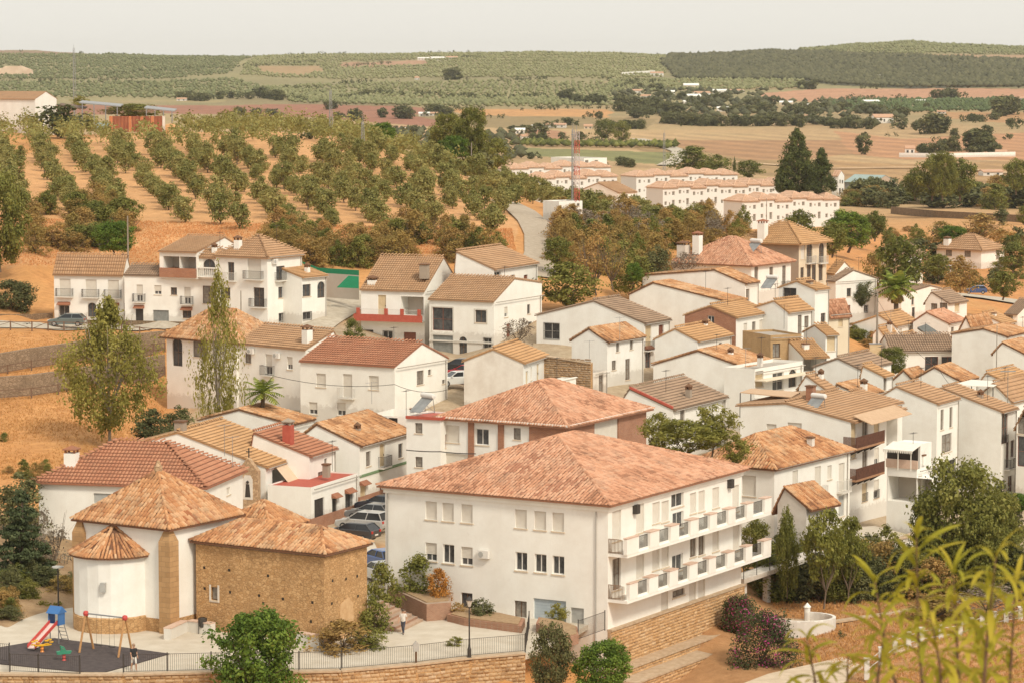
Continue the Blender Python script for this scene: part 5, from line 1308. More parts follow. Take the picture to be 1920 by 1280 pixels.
for s_ in (-1, 1): m.tube((L_+.5,s_*.28,h_+.1),(L_+1.1,s_*.28,0),.03); m.tube((L_-.1,s_*.35,h_-.1),(L_-.1,s_*.35,0),.04)
for i in range(5): t_ = (i+.5)/5; m.tube((L_+.5+.6*t_,-.28,h_*(1-t_)),(L_+.5+.6*t_,.28,h_*(1-t_)),.025)
m.obj('ladder', GRYM, sl)
A1, A2 = onz(162,1219,38.44), onz(235,1228,38.44)
d_ = A2-A1; L_ = d_.length; sw = empty('swing_set', A1, math.atan2(d_.y, d_.x), label='timber swing frame with red top joints', cat='swing')
for x_ in (0, L_):
    for s_ in (-1, 1): MB().tube((x_, s_*.75, 0), (x_, s_*.06, 2.45), .075, .065, 8).obj('leg', WOODP, sw)
    MB().lathe([(.02,2.32),(.16,2.36),(.19,2.5),(.14,2.64),(.02,2.68)], 10, (x_,0,0)).obj('joint', RED, sw)
MB().tube((0,0,2.5),(L_,0,2.5),.05,n=8).obj('crossbar', GRYM, sw)
for x_ in (L_*.33, L_*.66):
    m = MB(); m.box(x_-.22,x_+.22,-.09,.09,.45,.5)
    for s_ in (-1, 1): m.tube((x_+s_*.2,0,.5),(x_+s_*.2,0,2.45),.008,n=4)
    m.obj('swing_seat', IRON, sw)
def springer(x, y, lab, c1, c2, kind):
    r = empty('spring_rider', onz(x, y, 38.44), .4, label=lab, cat='spring rider')
    MB().lathe([(.14,0),(.09,.1),(.13,.2),(.09,.3),(.13,.4)], 10).obj('spring', c2, r)
    m = MB()
    if kind == 'flower':
        for s_ in (-.45, .45):
            for i in range(5): t = 2*math.pi*i/5; m.lathe([(.01,-.03),(.15,-.03),(.15,.03),(.01,.03)], 8, (s_+.17*math.cos(t), 0, .62+.17*math.sin(t)))
        m.box(-.5,.5,-.1,.1,.4,.5)
    else:
        m.prism([(-.45,-.12,.42),(.4,-.12,.42),(.5,-.12,.6),(.15,-.12,.62),(.0,-.12,.9),(-.25,-.12,1.0),(-.2,-.12,.65),(-.5,-.12,.6)], (0,.24,0))
    m.obj('body', c1, r); MB().tube((-.1,-.2,.8),(-.1,.2,.8),.02).obj('handle', RED, r)
springer(79,1221,'yellow flower shaped spring rider beside the slide', YEL, mat('orange_plastic',(.6,.2,.02),rough=.4), 'flower')
springer(120,1237,'green and red spring rider in the middle of the dark mat', GRNP, RED, 'animal')
b_ = empty('litter_bin', onz(380,1187,38.5), .3, label='dark grey litter bin on two legs beside the low white bench wall', cat='litter bin')
MB().lathe([(.2,.45),(.24,.5),(.26,1.05),(.24,1.1)], 12).obj('bucket', IRON, b_); MB().tube((-.28,0,0),(-.28,0,1.1),.025).tube((.28,0,0),(.28,0,1.1),.025).obj('legs', IRON, b_)
bw = empty('bench_wall', onz(330,1197,38.5), label='low white bench wall with clay coping in front of the stone annex', cat='bench')
for p_, q_, nm in (((320,1199),(352,1184),'bench'), ((352,1184),(395,1190),'bench'), ((555,1207),(598,1214),'bench')):
    a_, c_ = onz(*p_,38.5)-onz(330,1197,38.5), onz(*q_,38.5)-onz(330,1197,38.5); d_ = (c_-a_).normalized(); nr = Vector((d_.y,-d_.x,0))
    s1 = MB().prism([a_, a_+Vector((0,0,.75)), a_-nr*.5+Vector((0,0,.75)), a_-nr*.5], c_-a_).obj('seat_wall', WHITE, bw)
    MB().prism([a_+nr*.04+Vector((0,0,.752)), a_+nr*.04+Vector((0,0,.82)), a_-nr*.54+Vector((0,0,.82)), a_-nr*.54+Vector((0,0,.752))], c_-a_).obj('coping', COP, s1)
def lantern(x, y, drop, H_, lab, arm=False):
    r = empty('street_lamp', onz(x, y, drop), label=lab, cat='street lamp')
    MB().lathe([(.2,0),(.2,.12),(.13,.2),(.13,.7),(.08,.85),(.07,1.0),(.05,1.1),(.045,H_-.6),(.07,H_-.55),(.03,H_-.5)], 10).obj('post', IRON, r)
    MB().lathe([(.09,H_-.5),(.2,H_-.1),(.2,H_-.09)], 6).obj('lamp_glass', mat('milky_lamp_glass', (.55,.52,.46), rough=.2), r)
    MB().lathe([(.24,H_-.09),(.2,H_),(.05,H_+.14),(.01,H_+.2)], 6).obj('cap', IRON, r)
lantern(880,1236,38.5,4.0,'black iron street lamp standing at the plaza fence')
r = empty('street_lamp', onz(110,1166,38.5), label='tall dark street lamp with flat disc head behind the slide', cat='street lamp')
MB().lathe([(.1,0),(.06,.3),(.05,3.8)], 8).obj('post', IRON, r); MB().lathe([(.05,3.8),(.42,3.85),(.42,3.92),(.05,4.0)], 14).obj('disc_head', SHUTG, r)
r = empty('sign_post', onz(780,1246,38.5), .3, label='small weathered information post at the plaza fence', cat='sign')
MB().box(-.06,.06,-.06,.06,0,.9).obj('post', BFRAME, r); MB().prism([(-.18,-.08,.9),(.18,-.08,.9),(.22,-.08,1.35),(0,-.08,1.6),(-.22,-.08,1.35)], (0,.12,0)).obj('sign_panel', SHUTG, r)

# steps and brick planter beside the care home
BT = brickmat('red_brown_paving_brick', (.36,.17,.10), (.44,.23,.14), (.40,.30,.22), 1, .25, .08)
st0 = onz(752,1184,38.5); dirU = (onz(812,1163,38.5)-onz(762,1188,38.5)); dirU.z = 0; Lw = dirU.length; dirU.normalize(); bk = Vector((-dirU.y, dirU.x, 0))
stp = empty('steps', st0, label='broad flight of red-brown brick steps climbing from the plaza towards the parked cars', cat='steps')
for i in range(8):
    a_ = bk*(i*.42); h_ = .16*(i+1)
    MB().prism([a_+Vector((0,0,-.1)), a_+Vector((0,0,h_)), a_+bk*.42+Vector((0,0,h_)), a_+bk*.42+Vector((0,0,-.1))], dirU*(4.2)).obj('step', BT if i % 2 else mat('worn_tread', (.50,.36,.26), (.42,.28,.19), 4), stp)
def planter(name, lab, pts, h, drop=38.5, m=None, top=None, cat='planter'):
    P = [onz(x, y, drop) for x, y in pts]; r = empty(name, P[0], label=lab, cat=cat)
    MB().prism([p-P[0] for p in P][::-1], (0,0,h)).obj('border', m or BT, r)
    c_ = sum(P, Vector())/len(P); Q = [c_+(p-c_)*.9 for p in P]
    MB().prism([p-P[0]+Vector((0,0,h+.002)) for p in Q][::-1], (0,0,.06)).obj('soil', top or mat('planter_soil', (.30,.19,.10), (.40,.27,.15), 4), r)
planter('planter', 'tall brick planter at the head of the steps below the white block', [(800,1164),(846,1160),(846,1118),(820,1112),(735,1120),(728,1130)], 1.2)
planter('planter', 'curved brick planter strip with clipped bushes before the white block', [(838,1164),(870,1172),(930,1180),(978,1186),(985,1172),(940,1162),(860,1150)], .5)
planter('planter', 'small brick planter left of the grey railing at the block corner', [(1060,1212),(1085,1206),(1082,1190),(1055,1180),(1010,1172),(1005,1184)], .6)

# curved white balustrade wall and ramp right of the block
cc = onz(1505,1186,41.7); r = empty('curved_wall', cc, label='curved white wall of a round lookout above the lower path', cat='wall')
def arc_wall(m_, r0, t, a0, a1, z0, z1, n=22, ex=1.25):
    for i in range(n):
        ta, tb = a0+(a1-a0)*i/n, a0+(a1-a0)*(i+1)/n
        pts = [(math.cos(ta)*ex*q, math.sin(ta)*q) for q in (r0, r0+t)] + [(math.cos(tb)*ex*q, math.sin(tb)*q) for q in (r0+t, r0)]
        m_.prism([(x, y, z0) for x, y in pts], (0,0,z1-z0))
m = MB(); arc_wall(m, 1.75, .2, -math.pi*1.05, math.pi*.42, 0, 1.25); m.obj('parapet', WHITE, r)
m = MB(); arc_wall(m, 1.72, .22, -math.pi*1.05, math.pi*.42, -2.6, -.002); m.obj('stone_base', STONE2, r)
m = MB(); arc_wall(m, 0.01, 1.7, 0, 2*math.pi, -.3, -.004); m.obj('floor', PAVE, r)
MB().lathe([(.25,0),(.22,1.6),(.3,1.62),(.02,1.95)], 8, (.5,1.75,0)).obj('pillar', WHITE, r)
r = empty('footbridge', onz(1395,1112,40.2), math.radians(40), label='white concrete ramp bridge with grey railing at the right end of the white block', cat='bridge')
MB().prism([(0,0,1.1),(0,1.6,1.1),(0,1.6,.75),(0,0,.75)], (9,0,1.2)).obj('deck', WHITE3, r)
for x_ in (.6, 3.2, 6.0): MB().box(x_-.2,x_+.2,.5,1.0,-3,.75+x_*.133).obj('pier', WHITE2, r)
m = MB(); 
for i in range(7): m.tube((i*1.4,.05,1.1+i*.187),(i*1.4,.05,2.2+i*.187),.035)
m.tube((0,.05,2.2),(8.6,.05,3.35),.03); m.tube((0,.05,1.65),(8.6,.05,2.8),.02); m.obj('railing', IRON, r)
P_ = [onz(x, y, 41.2) for x, y in ((1625,1262),(1678,1220),(1728,1203),(1800,1192),(1841,1177),(1886,1168),(1940,1158))]
r = empty('post_fence', P_[0], label='low fence of white square posts along the path at the bottom right', cat='fence')
pm = MB().box(-.17,.17,-.17,.17,-.4,1.0).box(-.21,.21,-.21,.21,1.001,1.08).mesh('post', WHITE)
pts_ = []
for p, q in zip(P_, P_[1:]): pts_ += [p, p.lerp(q, .5)]
for p in pts_: obj('post', pm, r, p-P_[0])
m = MB()
for p, q in zip(pts_, pts_[1:]):
    for z_ in (.25,.8): m.tube(p-P_[0]+Vector((0,0,z_)), q-P_[0]+Vector((0,0,z_)), .03, n=4)
m.obj('rails', IRONW, r)
retaining('stone_wall', 'long brown stone wall of the dry terrace right of the ramp', [onz(x, y, 41.2) for x, y in ((1445,1162),(1560,1168),(1680,1150),(1760,1135))], None, 1.0, isworld=True, seed=51, smat=STN, core=STONED)
retaining('stone_wall', 'stone wall under the white post fence at the bottom right', [p+Vector((0,-.6,-.1)) for p in P_[1:]], None, 1.8, isworld=True, seed=52, smat=STN, core=STONED)
retaining('stone_wall', 'white capped garden wall in front of the trees right of the lean-to', [onz(x, y, 40.4) for x, y in ((1560,1040),(1600,1030),(1700,1008),(1745,990))], None, 1.4, isworld=True, seed=53, smat=stone_tint_mat('white_wall_stone', [(.6,.56,.5),(.7,.66,.6)]), core=WHITE3)

# ------------------------------------------------------------------ cars
TYRE = mat('black_tyre', (.02,.02,.02), rough=.9); RIM = mat('alloy_rim', (.45,.45,.45), rough=.35, metal=.7); CGL = mat('tinted_car_glass', (.02,.022,.025), rough=.08)
HL = mat('headlight_glass', (.75,.75,.72), rough=.1); TL = mat('tail_light_red', (.45,.02,.015), rough=.2)
def paint(n, c): 
    m, nt, b = newmat(n); b.inputs['Base Color'].default_value = (*c, 1); b.inputs['Roughness'].default_value = .28; b.inputs['Coat Weight'].default_value = .6; return m
_wheel = None
def car(P, fwd, lab, c, L=4.1, Wd=1.74, Hh=1.48, van=False, est=False):
    """P on the ground under its middle; fwd: heading"""
    global _wheel
    ang = math.atan2(fwd[1], fwd[0]); r = empty('parked_car', P, ang, label=lab, cat='car'); m = MB(); w = Wd/2; x0, x1 = -L/2, L/2
    body = [(x0+.05,.32),(x0,.55),(x0+.04,.88),(x0+.12,.98),(x1-1.15,.98),(x1-.35,.84),(x1-.05,.68),(x1,.5),(x1-.06,.3),(x1-.5,.24),(x0+.5,.24)]
    n = len(body)
    sec = [(-w,.93,.06),(-w+.05,1,0),(0,1,0),(w-.05,1,0),(w,.93,.06)]
    rings = []
    for y_, k_, dz in sec: rings.append([(x*k_, y_, z if z < .6 else z-dz) for x, z in body])
    vs = [p for rg in rings for p in rg]; fs = []
    for a_ in range(len(sec)-1):
        for i in range(n): j = (i+1) % n; fs.append((a_*n+i, a_*n+j, (a_+1)*n+j, (a_+1)*n+i))
    fs += [tuple(range(n)), tuple(range((len(sec)-1)*n+n-1, (len(sec)-1)*n-1, -1))]
    m.add(vs, fs)
    pm = paint(lab.split()[0]+'_car_paint', c); bd = m.obj('body', pm, r)
    rear = x0+.1; tr = x0+.42 if est else x0+.6
    gh = [(rear,.97),(tr,Hh-.06),(x1-2.05,Hh-.04),(x1-1.2,.97)]
    g = MB(); wi, wo = w-.22, w-.07
    lo = [(gh[0][0],wo,.97),(gh[3][0],wo,.97)]; hi = [(gh[1][0],wi,Hh-.06),(gh[2][0],wi,Hh-.04)]
    v8 = [(gh[0][0],-wo,.96),(gh[3][0],-wo,.96),(gh[3][0],wo,.96),(gh[0][0],wo,.96),(gh[1][0],-wi,Hh-.06),(gh[2][0],-wi,Hh-.06),(gh[2][0],wi,Hh-.06),(gh[1][0],wi,Hh-.06)]
    g.add(v8, [(4,5,6,7),(0,1,5,4),(1,2,6,5),(2,3,7,6),(3,0,4,7)]); g.obj('windows', CGL, r)
    f = MB(); f.add([(gh[1][0]-.05,-wi-.02,Hh-.061),(gh[2][0]+.08,-wi-.02,Hh-.061),(gh[2][0]+.08,wi+.02,Hh-.061),(gh[1][0]-.05,wi+.02,Hh-.061),(gh[1][0]+.05,-wi+.12,Hh),(gh[2][0]-.1,-wi+.12,Hh),(gh[2][0]-.1,wi-.12,Hh),(gh[1][0]+.05,wi-.12,Hh)], [(0,3,2,1),(4,5,6,7),(0,1,5,4),(1,2,6,5),(2,3,7,6),(3,0,4,7)])
    for s_ in (-1, 1):
        for (xa, xb) in ((gh[0][0], gh[1][0]), (gh[3][0], gh[2][0]), ((gh[0][0]+gh[3][0])/2-.1, (gh[1][0]+gh[2][0])/2)):
            f.tube((xa, s_*(wo+.005), .96), (xb, s_*(wi+.01), Hh-.05), .045, n=4)
    f.obj('roof', pm, r)
    if _wheel is None: _wheel = (MB().lathe([(.2,-.1),(.3,-.1),(.315,-.06),(.315,.06),(.3,.1),(.2,.1)], 16).mesh('tyre', TYRE), MB().lathe([(.01,.085),(.19,.1),(.205,.06),(.205,-.06),(.19,-.1),(.01,-.085)], 10).mesh('rim', RIM), )
    for sx in (x0+.78, x1-.82):
        for s_ in (-1, 1):
            t = obj('wheel', _wheel[0], r, (sx, s_*(w-.06), .315)); t.rotation_euler = (math.pi/2, 0, 0); obj('rim', _wheel[1], t)
    for s_ in (-1, 1):
        MB().box(x1-.22,x1-.02,s_*(w-.3)-.16,s_*(w-.3)+.16,.62,.76).obj('headlight', HL, r)
        MB().box(x0-.01,x0+.16,s_*(w-.2)-.13,s_*(w-.2)+.13,.72,.92).obj('tail_light', TL, r)
        MB().box(x1-1.45,x1-1.3,s_*(w+.08)-.08,s_*(w+.08)+.06,.98,1.1).obj('mirror', pm, r)
    MB().box(x0-.02,x0,-.26,.26,.5,.62).obj('number_plate', WFRAME, r)
S1 = (-.90,.44)
def gz(x, y, D): p = at(x, y, D); return p
car(onz(661,1011,38.15), S1, 'dark grey hatchback parked nearest the stone annex roof', (.025,.026,.03), L=4.4)
car(onz(681,992,38.15), S1, 'silver estate car parked just behind the dark hatchback', (.42,.41,.39), L=4.5, Hh=1.6, est=True)
car(onz(694,974,38.0), S1, 'mid-grey car parked third in the street row', (.16,.165,.17))
car(onz(712,958,37.9), S1, 'dark blue-black car half hidden by the white block corner', (.02,.025,.04))
car(onz(712,1062,38.15), (-.55,.83), 'blue car showing its roof between annex and white block', (.03,.09,.28))
car(onz(711,1086,38.15), (-.5,.86), 'white car parked below the blue one beside the annex wall', (.62,.61,.58))
def carp(x, y, dmin, *a, **k): p = ground(x, y, dmin); car(p+Vector((0,0,.1)), *a, **k)
car(at(858,697,306), (-.95,.3), 'black car parked before the arched doorway', (.02,.02,.022))
car(at(872,709,303), (-.8,.6), 'red car tucked behind the small orange-roofed house', (.45,.02,.03))
car(at(852,722,299), (-.9,-.45), 'white older hatchback parked at the gable of the red-roofed house', (.66,.65,.62))
car(at(126,611,344), (-1,.05), 'grey-green car parked on the upper road below the shuttered house', (.12,.145,.14), L=4.4)
carp(1829,552,430,(-1,.1), 'blue car driving along the bend road at the right', (.05,.09,.22))
carp(1772,516,430,(-1,.1), 'white van-like car under the trees above the bend road', (.65,.64,.62), Hh=1.8)
car(onz(1497,993,40.3), (-.7,.7), 'dark car under the lean-to by the balcony end of the white block', (.02,.02,.02))
car(onz(1507,1015,40.3), (-.7,.7), 'white car beside the slim dark green tree', (.66,.65,.63))
# ------------------------------------------------------------------ white terraces at the foot of the valley
def terrace(lab, C_, D, a, L, R, hgt_, nunit, depth=None):
    P = at(C_[0], C_[1], D); ar = math.radians(a); dR = Vector((math.cos(ar), math.sin(ar), 0)); dL = Vector((-math.sin(ar), math.cos(ar), 0))
    def ln(px, d): k = (px-CX)/F; zr = P.z-CAMZ; return (k*(P.y*CP-zr*SP)-P.x)/(d.x-k*d.y*CP)
    U = ln(R, dR); V = depth or 8.5; w = U/nunit; zb = -hgt_-2
    r0 = None
    wm = MB(); holes = []
    for fl in range(int(hgt_/2.8)):
        for sx, ww, hh in ((.2,.8,1.1),(.47,.4,.6),(.74,.9,1.9 if fl == 1 else 1.1)):
            z_ = -1.6-fl*2.8; holes.append((w*sx-ww/2, w*sx+ww/2, z_-hh/2, z_+hh/2, .25))
    wall_face(wm, w, Top([(0,0),(w,0)]), zb, holes, lambda q,i,z: (q,i,z), 0)
    wm.quad((0,0,zb),(0,V,zb),(0,V,0),(0,0,0)); wm.quad((w,0,zb),(w,V,zb),(w,V,0),(w,0,0)); wm.quad((0,V,zb),(w,V,zb),(w,V,0),(0,V,0))
    wmesh = wm.mesh('wall', MATS.get('bright_limewash') or plaster('bright_limewash', (.88,.87,.83), (.78,.75,.70), .3))
    rm = MB(); A_ = [(-.25,-.4,0),(w+.25,-.4,0),(w+.25,V+.4,0),(-.25,V+.4,0)]; h_ = 1.6; t1, t2 = (w/2,w*.45,h_), (w/2,V-w*.45,h_)
    rm.add(A_+[t1,t2], [(0,1,4),(1,2,5,4),(2,3,5),(3,0,4,5)]); rm.box(-.25,w+.25,-.4,V+.4,-.14,-.001)
    T_ = Tiles(5); A_ = [Vector(p)+Vector((0,0,.02)) for p in A_]; t1, t2 = Vector(t1), Vector(t2)
    T_.plane([A_[0],A_[1],t1],(1,0,0),.5,.9,.1); T_.plane([A_[3],A_[0],t1,t2],(0,1,0),.5,.9,.1); T_.plane([A_[1],A_[2],t2,t1],(0,1,0),.5,.9,.1)
    for p, q in ((A_[0],t1),(A_[1],t1),(t1,t2)): T_.ridge(p, q, .5, .7, .15)
    rmesh = rm.mesh('roof', TILE['terra']); tm = T_.obj(TILE['terra'], None); tmesh = tm.data; bpy.data.objects.remove(tm)
    pm = {}
    for i in range(nunit):
        O_ = P + dR*(w*i) + Vector((0, 0, (0, .35, -.2, .5, .1, -.1, .4, 0, .3)[i % 9])); ORD = ['leftmost', 'second from the left', 'third from the left', 'fourth from the left', 'fifth from the left', 'sixth from the left', 'seventh from the left', 'eighth from the left', 'ninth from the left']
        r = empty('terraced_house', O_, ar, label='white terraced house, ' + ('rightmost' if i == nunit-1 else ORD[i]) + ' of ' + lab, cat='house', group='terraced houses of ' + lab)
        obj('wall', wmesh, r); ro = obj('roof', rmesh, r); obj('tiles', tmesh, ro, kind='stuff')
        for s0, s1, z0_, z1_, d_ in holes:
            key = (round(s1-s0,2), round(z1_-z0_,2))
            if key not in pm: pm[key] = (frame(key[0], key[1], .2, .07, 0).mesh('window', WFRAME), MB().box(-key[0]/2+.03,key[0]/2-.03,.22,.24,-key[1]/2+.03,key[1]/2-.03).mesh('pane', CURT))
            wo = obj('window', pm[key][0], r, ((s0+s1)/2, 0, (z0_+z1_)/2)); obj('pane', pm[key][1], wo)
    return P
terrace('the nearest white row', (1392,378), 770, 31, 1330, 1574, 8.2, 6)
terrace('the long second row', (1243,353), 830, 31, 1142, 1478, 8.0, 9)
terrace('the third row, right of the mast', (1193,331), 890, 31, 1147, 1383, 6, 6)
terrace('the row just behind the mast', (1010,335), 850, 33, 990, 1157, 6, 5)
terrace('the farthest row left of the mast', (958,317), 920, 33, 948, 1145, 6, 6)
H('house', 'white gabled house with tan roof in front of the terraces, right of the mast', (1158,362), 735, 45, 1085, 1194, 'gu', rise=2.2, tile='tan', fine=1.8, W=[('R',1168,382,1.2,1.5,'gl2'),('R',1180,382,1.2,1.5,'gl2'),('R',1188,384,1.2,1.5,'gl2')])
H('house', 'plain white building with parapet roof beyond the far terraces', (1095,300), 960, 40, 1033, 1078+60, 'flat', parapet=.5, fine=2, W=[('R',1100,304,1.5,1.2,'gl2'),('R',1118,304,1.5,1.2,'gl2')])
barn = H('barn', 'blue-green metal roofed barn with brick lower wall beside the tall pines', (1640,343), 960, 50, 1583, 1679, 'gv', rise=2.2, tile='brown', tiled=False, fine=2, wall=mat('barn_block_wall', (.50,.36,.26), (.58,.43,.32), 1), deck=mat('blue_green_sheet_roof', (.26,.34,.32), (.33,.41,.38), .6, .5), W=[('L',1592,350,7,4.5,'garage')])
H('house', 'small white house with tan roof between the pines and the barn', (1572,330), 985, 50, 1560, 1583, 'gv', rise=1.6, tile='terra', fine=2)
tank = H('water_tank_building', 'small white windowless block beside the red and white mast', (1048,380), 430, 35, -4, 1092, 'flat', parapet=.15, lwall=WHITE2, W=[('R',1075,384,.5,.45,'gl2'),('R',1084,384,.5,.45,'gl2')])

def lattice(lab, x, yb, yt, D, w, mats, name='radio_mast', seg=16, taper=.5):
    P = at(x, yb, D); Ht = (yb-yt)*D/F; P.z = min(P.z, h1(P.x, P.y)) if False else P.z
    r = empty(name, P, .3, label=lab, cat='mast'); ms = [MB() for _ in mats]
    for i in range(seg):
        z0_, z1_ = Ht*i/seg, Ht*(i+1)/seg; m = ms[(i*len(mats)*3//seg) % len(mats)]
        c_ = lambda k, z: (w/2*(1-(1-taper)*z/Ht)*math.cos(k*math.pi*2/3), w/2*(1-(1-taper)*z/Ht)*math.sin(k*math.pi*2/3), z)
        for k in range(3):
            m.tube(c_(k,z0_), c_(k,z1_), .05, n=4); m.tube(c_(k,z0_), c_(k+1,z1_), .028, n=3); m.tube(c_(k,z1_), c_(k+1,z1_), .028, n=3)
    for m, mt, nm in zip(ms, mats, ('lattice', 'painted_section')): 
        if m.v: m.obj(nm, mt, r)
    a_ = MB(); a_.tube((0,0,Ht),(0,0,Ht+1.0),.03); a_.box(-.3,.3,-.04,.04,Ht*.93,Ht*.93+.1); a_.obj('antenna', GRYM, r)
    return r
MR = mat('mast_red', (.50,.08,.06), rough=.6); MW = mat('mast_pale', (.55,.45,.42), rough=.6)
lattice('red and white lattice radio mast beside the small white block', 1081, 378, 248, 432, .9, [MR, MW], taper=.9)
lattice('thin grey lattice pole just left of the red and white mast', 1074, 378, 244, 436, .5, [GRYM], taper=.8)
def pole(lab, x, yb, yt, D, arms=1, m=None, r_=.13, cat='utility pole', lat=False):
    P = at(x, yb, D); Ht = (yb-yt)*D/F; P.z -= .0
    if lat: return lattice(lab, x, yb, yt, D, 1.0, [GRYM], name='pylon', seg=12)
    r = empty('utility_pole', P, .2, label=lab, cat=cat)
    MB().tube((0,0,-1),(0,0,Ht),r_,r_*.6,6).obj('post', m or mat('grey_weathered_pole', (.24,.20,.16), (.30,.26,.21), 5), r)
    a_ = MB()
    for i in range(arms): a_.box(-.8,.8,-.05,.05,Ht-.3-i*.7,Ht-.2-i*.7)
    if arms: a_.obj('crossarm', GRYM, r)
    return r
pole('tall pylon at the far left above the sheds', 140, 225, 92, 700, lat=True)
pole('slim lattice pylon standing in the olive grove, left one', 620, 262, 170, 610, lat=True)
pole('slim lattice pylon standing in the olive grove, right one', 680, 302, 228, 560, lat=True)
pole('grey pole beside the dark trees at the grove edge', 884, 300, 268, 560, 0)
pole('wooden pole beside the round green bush behind the left houses', 240, 478, 405, 375, 0)
pole('pole in front of the nearest white terrace', 1437, 430, 372, 745, 0)
pole('lattice pylon beyond the terraces next to the country road', 1245, 320, 250, 900, lat=True)
pole('tall lamp pole with grey box in the right hand part of the town', 1644, 668, 545, 350, 0, r_=.16)
pole('thin antenna pole near the right edge', 1868, 712, 610, 320, 0, r_=.06)
pole('thin antenna pole near the right edge, lower one', 1889, 765, 690, 292, 1, r_=.05)
pole('leaning pole against the tall wall below the corner house balconies', 452, 592, 545, 328, 0, r_=.09)
MB_ = empty('transformer_box', at(1641, 668, 349), label='pale transformer box on the lamp pole in the right hand part of the town', cat='box')
MB().box(-.7,.7,-.5,.5,.2,1.5).obj('cabinet', SHUTY, MB_); MB().box(-.75,.75,-.55,.55,1.501,1.58).obj('lid', GRYM, MB_)

# roof things: solar water heaters, tv aerials, cables, tarpaulin
def heater(x, y, D, lab, s=1.0, rot=.2, ptop=None):
    P = at(x, y, D); r = empty('solar_water_heater', P, rot, label=lab, cat='solar heater')
    MB().lathe([(.02,-1.05*s),(.26*s,-1.0*s),(.29*s,-.85*s),(.29*s,.85*s),(.26*s,1.0*s),(.02,1.05*s)], 14).obj('tank', WFRAME, r)
    t = r.children[0]; t.rotation_euler = (0, math.pi/2, 0); t.location = (0,0,1.7*s)
    MB().prism([(-.95*s,0,1.5*s),(.95*s,0,1.5*s),(.95*s,-1.7*s,.1),(-.95*s,-1.7*s,.1)], (0,.06,.08)).obj('collector_panel', mat('solar_collector_glass', (.20,.205,.205), (.28,.285,.28), 1.5, .25), r)
    f = MB()
    for sx in (-.8*s,.8*s):
        f.tube((sx,.2,0),(sx,0,1.5*s),.03); f.tube((sx,-1.7*s,.02),(sx,.2,.02),.03); f.tube((sx,.2,.05),(sx,-.8*s,.8*s),.02)
    f.obj('frame', GRYM, r)
heater(803, 772, 253, 'solar water heater with white tank on the red roof terrace', .85, -.9)
heater(1535, 769, 266, 'solar water heater panel leaning on the roof above the flower balconies', .8, -.8)
heater(1448, 541, 345, 'solar water heater on the little roof before the red-brown villa', .8, -.7)
heater(1418, 476, 386, 'large solar panel set on the red-brown villa roof', 1.0, -.9)
def aerial(x, y, D, h_, lab):
    r = empty('tv_aerial', at(x, y, D), .5, label=lab, cat='antenna')
    MB().tube((0,0,-.4),(0,0,h_),.022,n=5).obj('mast', GRYM, r); m = MB(); m.tube((-.6,0,h_-.1),(.6,0,h_-.1),.015,n=4)
    for i in range(6): m.tube((-.5+i*.2,-.25,h_-.1),(-.5+i*.2,.25,h_-.1),.009,n=3)
    m.obj('elements', GRYM, r)
for i, (x, y, D, h_, lab) in enumerate(((421,845,236,2.2,'tv aerial on the ochre-tan roof'),(436,870,232,2.3,'thin tv aerial between ochre-tan and red-brown roofs'),(216,603,340,1.4,'tv aerial by the lane behind the pinkish wing') if 0 else (697,748,262,1.6,'tv aerial on the shuttered house front terrace'),(1162,630,300,2.0,'tv aerial behind the rough clay roof'),(1398,700,290,2.6,'tv aerial over the lumpy old clay roof'),(1670,612,384,2.2,'tv aerial on the brown-roofed gabled house'),(1105,665,300,1.5,'aerial on the stone lot wall'))): aerial(x, y, D, h_, lab)
P = at(1738, 612, 372); r = empty('tarpaulin', P, label='dark grey-green tarpaulin slung over a roof between two gabled houses', cat='tarpaulin')
m = MB(); q = [at(1720,617,374), at(1737,611,378), at(1772,634,372), at(1752,640,368)]
m.prism([p-P for p in q], (0,0,.25)); m.obj('sheet', mat('dark_tarpaulin', (.10,.105,.095), (.15,.15,.135), 2.5, bmp=.05), r)
for lab, q, c_ in (('pale canvas awning stretched over a roof yard at the right', [(1783,722),(1822,712),(1880,719),(1862,726)], 'white_canvas'),
                   ('brown sheet canopy on posts over the roof terrace left of the tan roof', [(1388,736),(1408,733),(1499,744),(1483,752)], 'tan_canvas')):
    D_ = 300 if 'right' in lab else 270
    P = at(*q[0], D_); r = empty('canopy', P, label=lab, cat='canopy'); pts = [at(x, y, D_+dz) for (x, y), dz in zip(q, (0,5,4,-1))]
    for p in pts: p.z = P.z + (p.z-P.z)*.5
    MB().prism([p-P for p in pts], (0,0,.08)).obj('cloth', MATS[c_], r); m = MB()
    for p in pts: m.tube(p-P, p-P+Vector((0,0,-2.3)), .05)
    m.obj('posts', IRON, r)
def cable(pts, lab, sag=.5, r_=.03):
    P = [at(*p) for p in pts]; r = empty('cable', P[0], label=lab, cat='cable'); m = MB()
    for p, q in zip(P, P[1:]):
        n_ = 10; L = [p.lerp(q, i/n_) - Vector((0,0,sag*4*(i/n_)*(1-i/n_))) for i in range(n_+1)]
        for a_, b__ in zip(L, L[1:]): m.tube(a_-P[0], b__-P[0], r_, n=3, cap=False)
    m.obj('wire', IRON, r)
cable([(762,843,251.5),(826,846,246.5),(892,850,243)], 'dark cable running past the lamp to the school building', .05, .05)
cable([(497,700,283),(740,720,284),(852,726,287)], 'thin wire sagging in front of the shuttered house', .6)
cable([(1644,560,350),(1760,690,300),(1830,740,290)], 'thin wire sagging from the lamp pole over the right hand roofs', 1.0, .025)
cable([(880,1068,206),(800,1050,210),(722,1034,213)], 'thin cable along the wall of the white block', .3, .02) if 0 else None
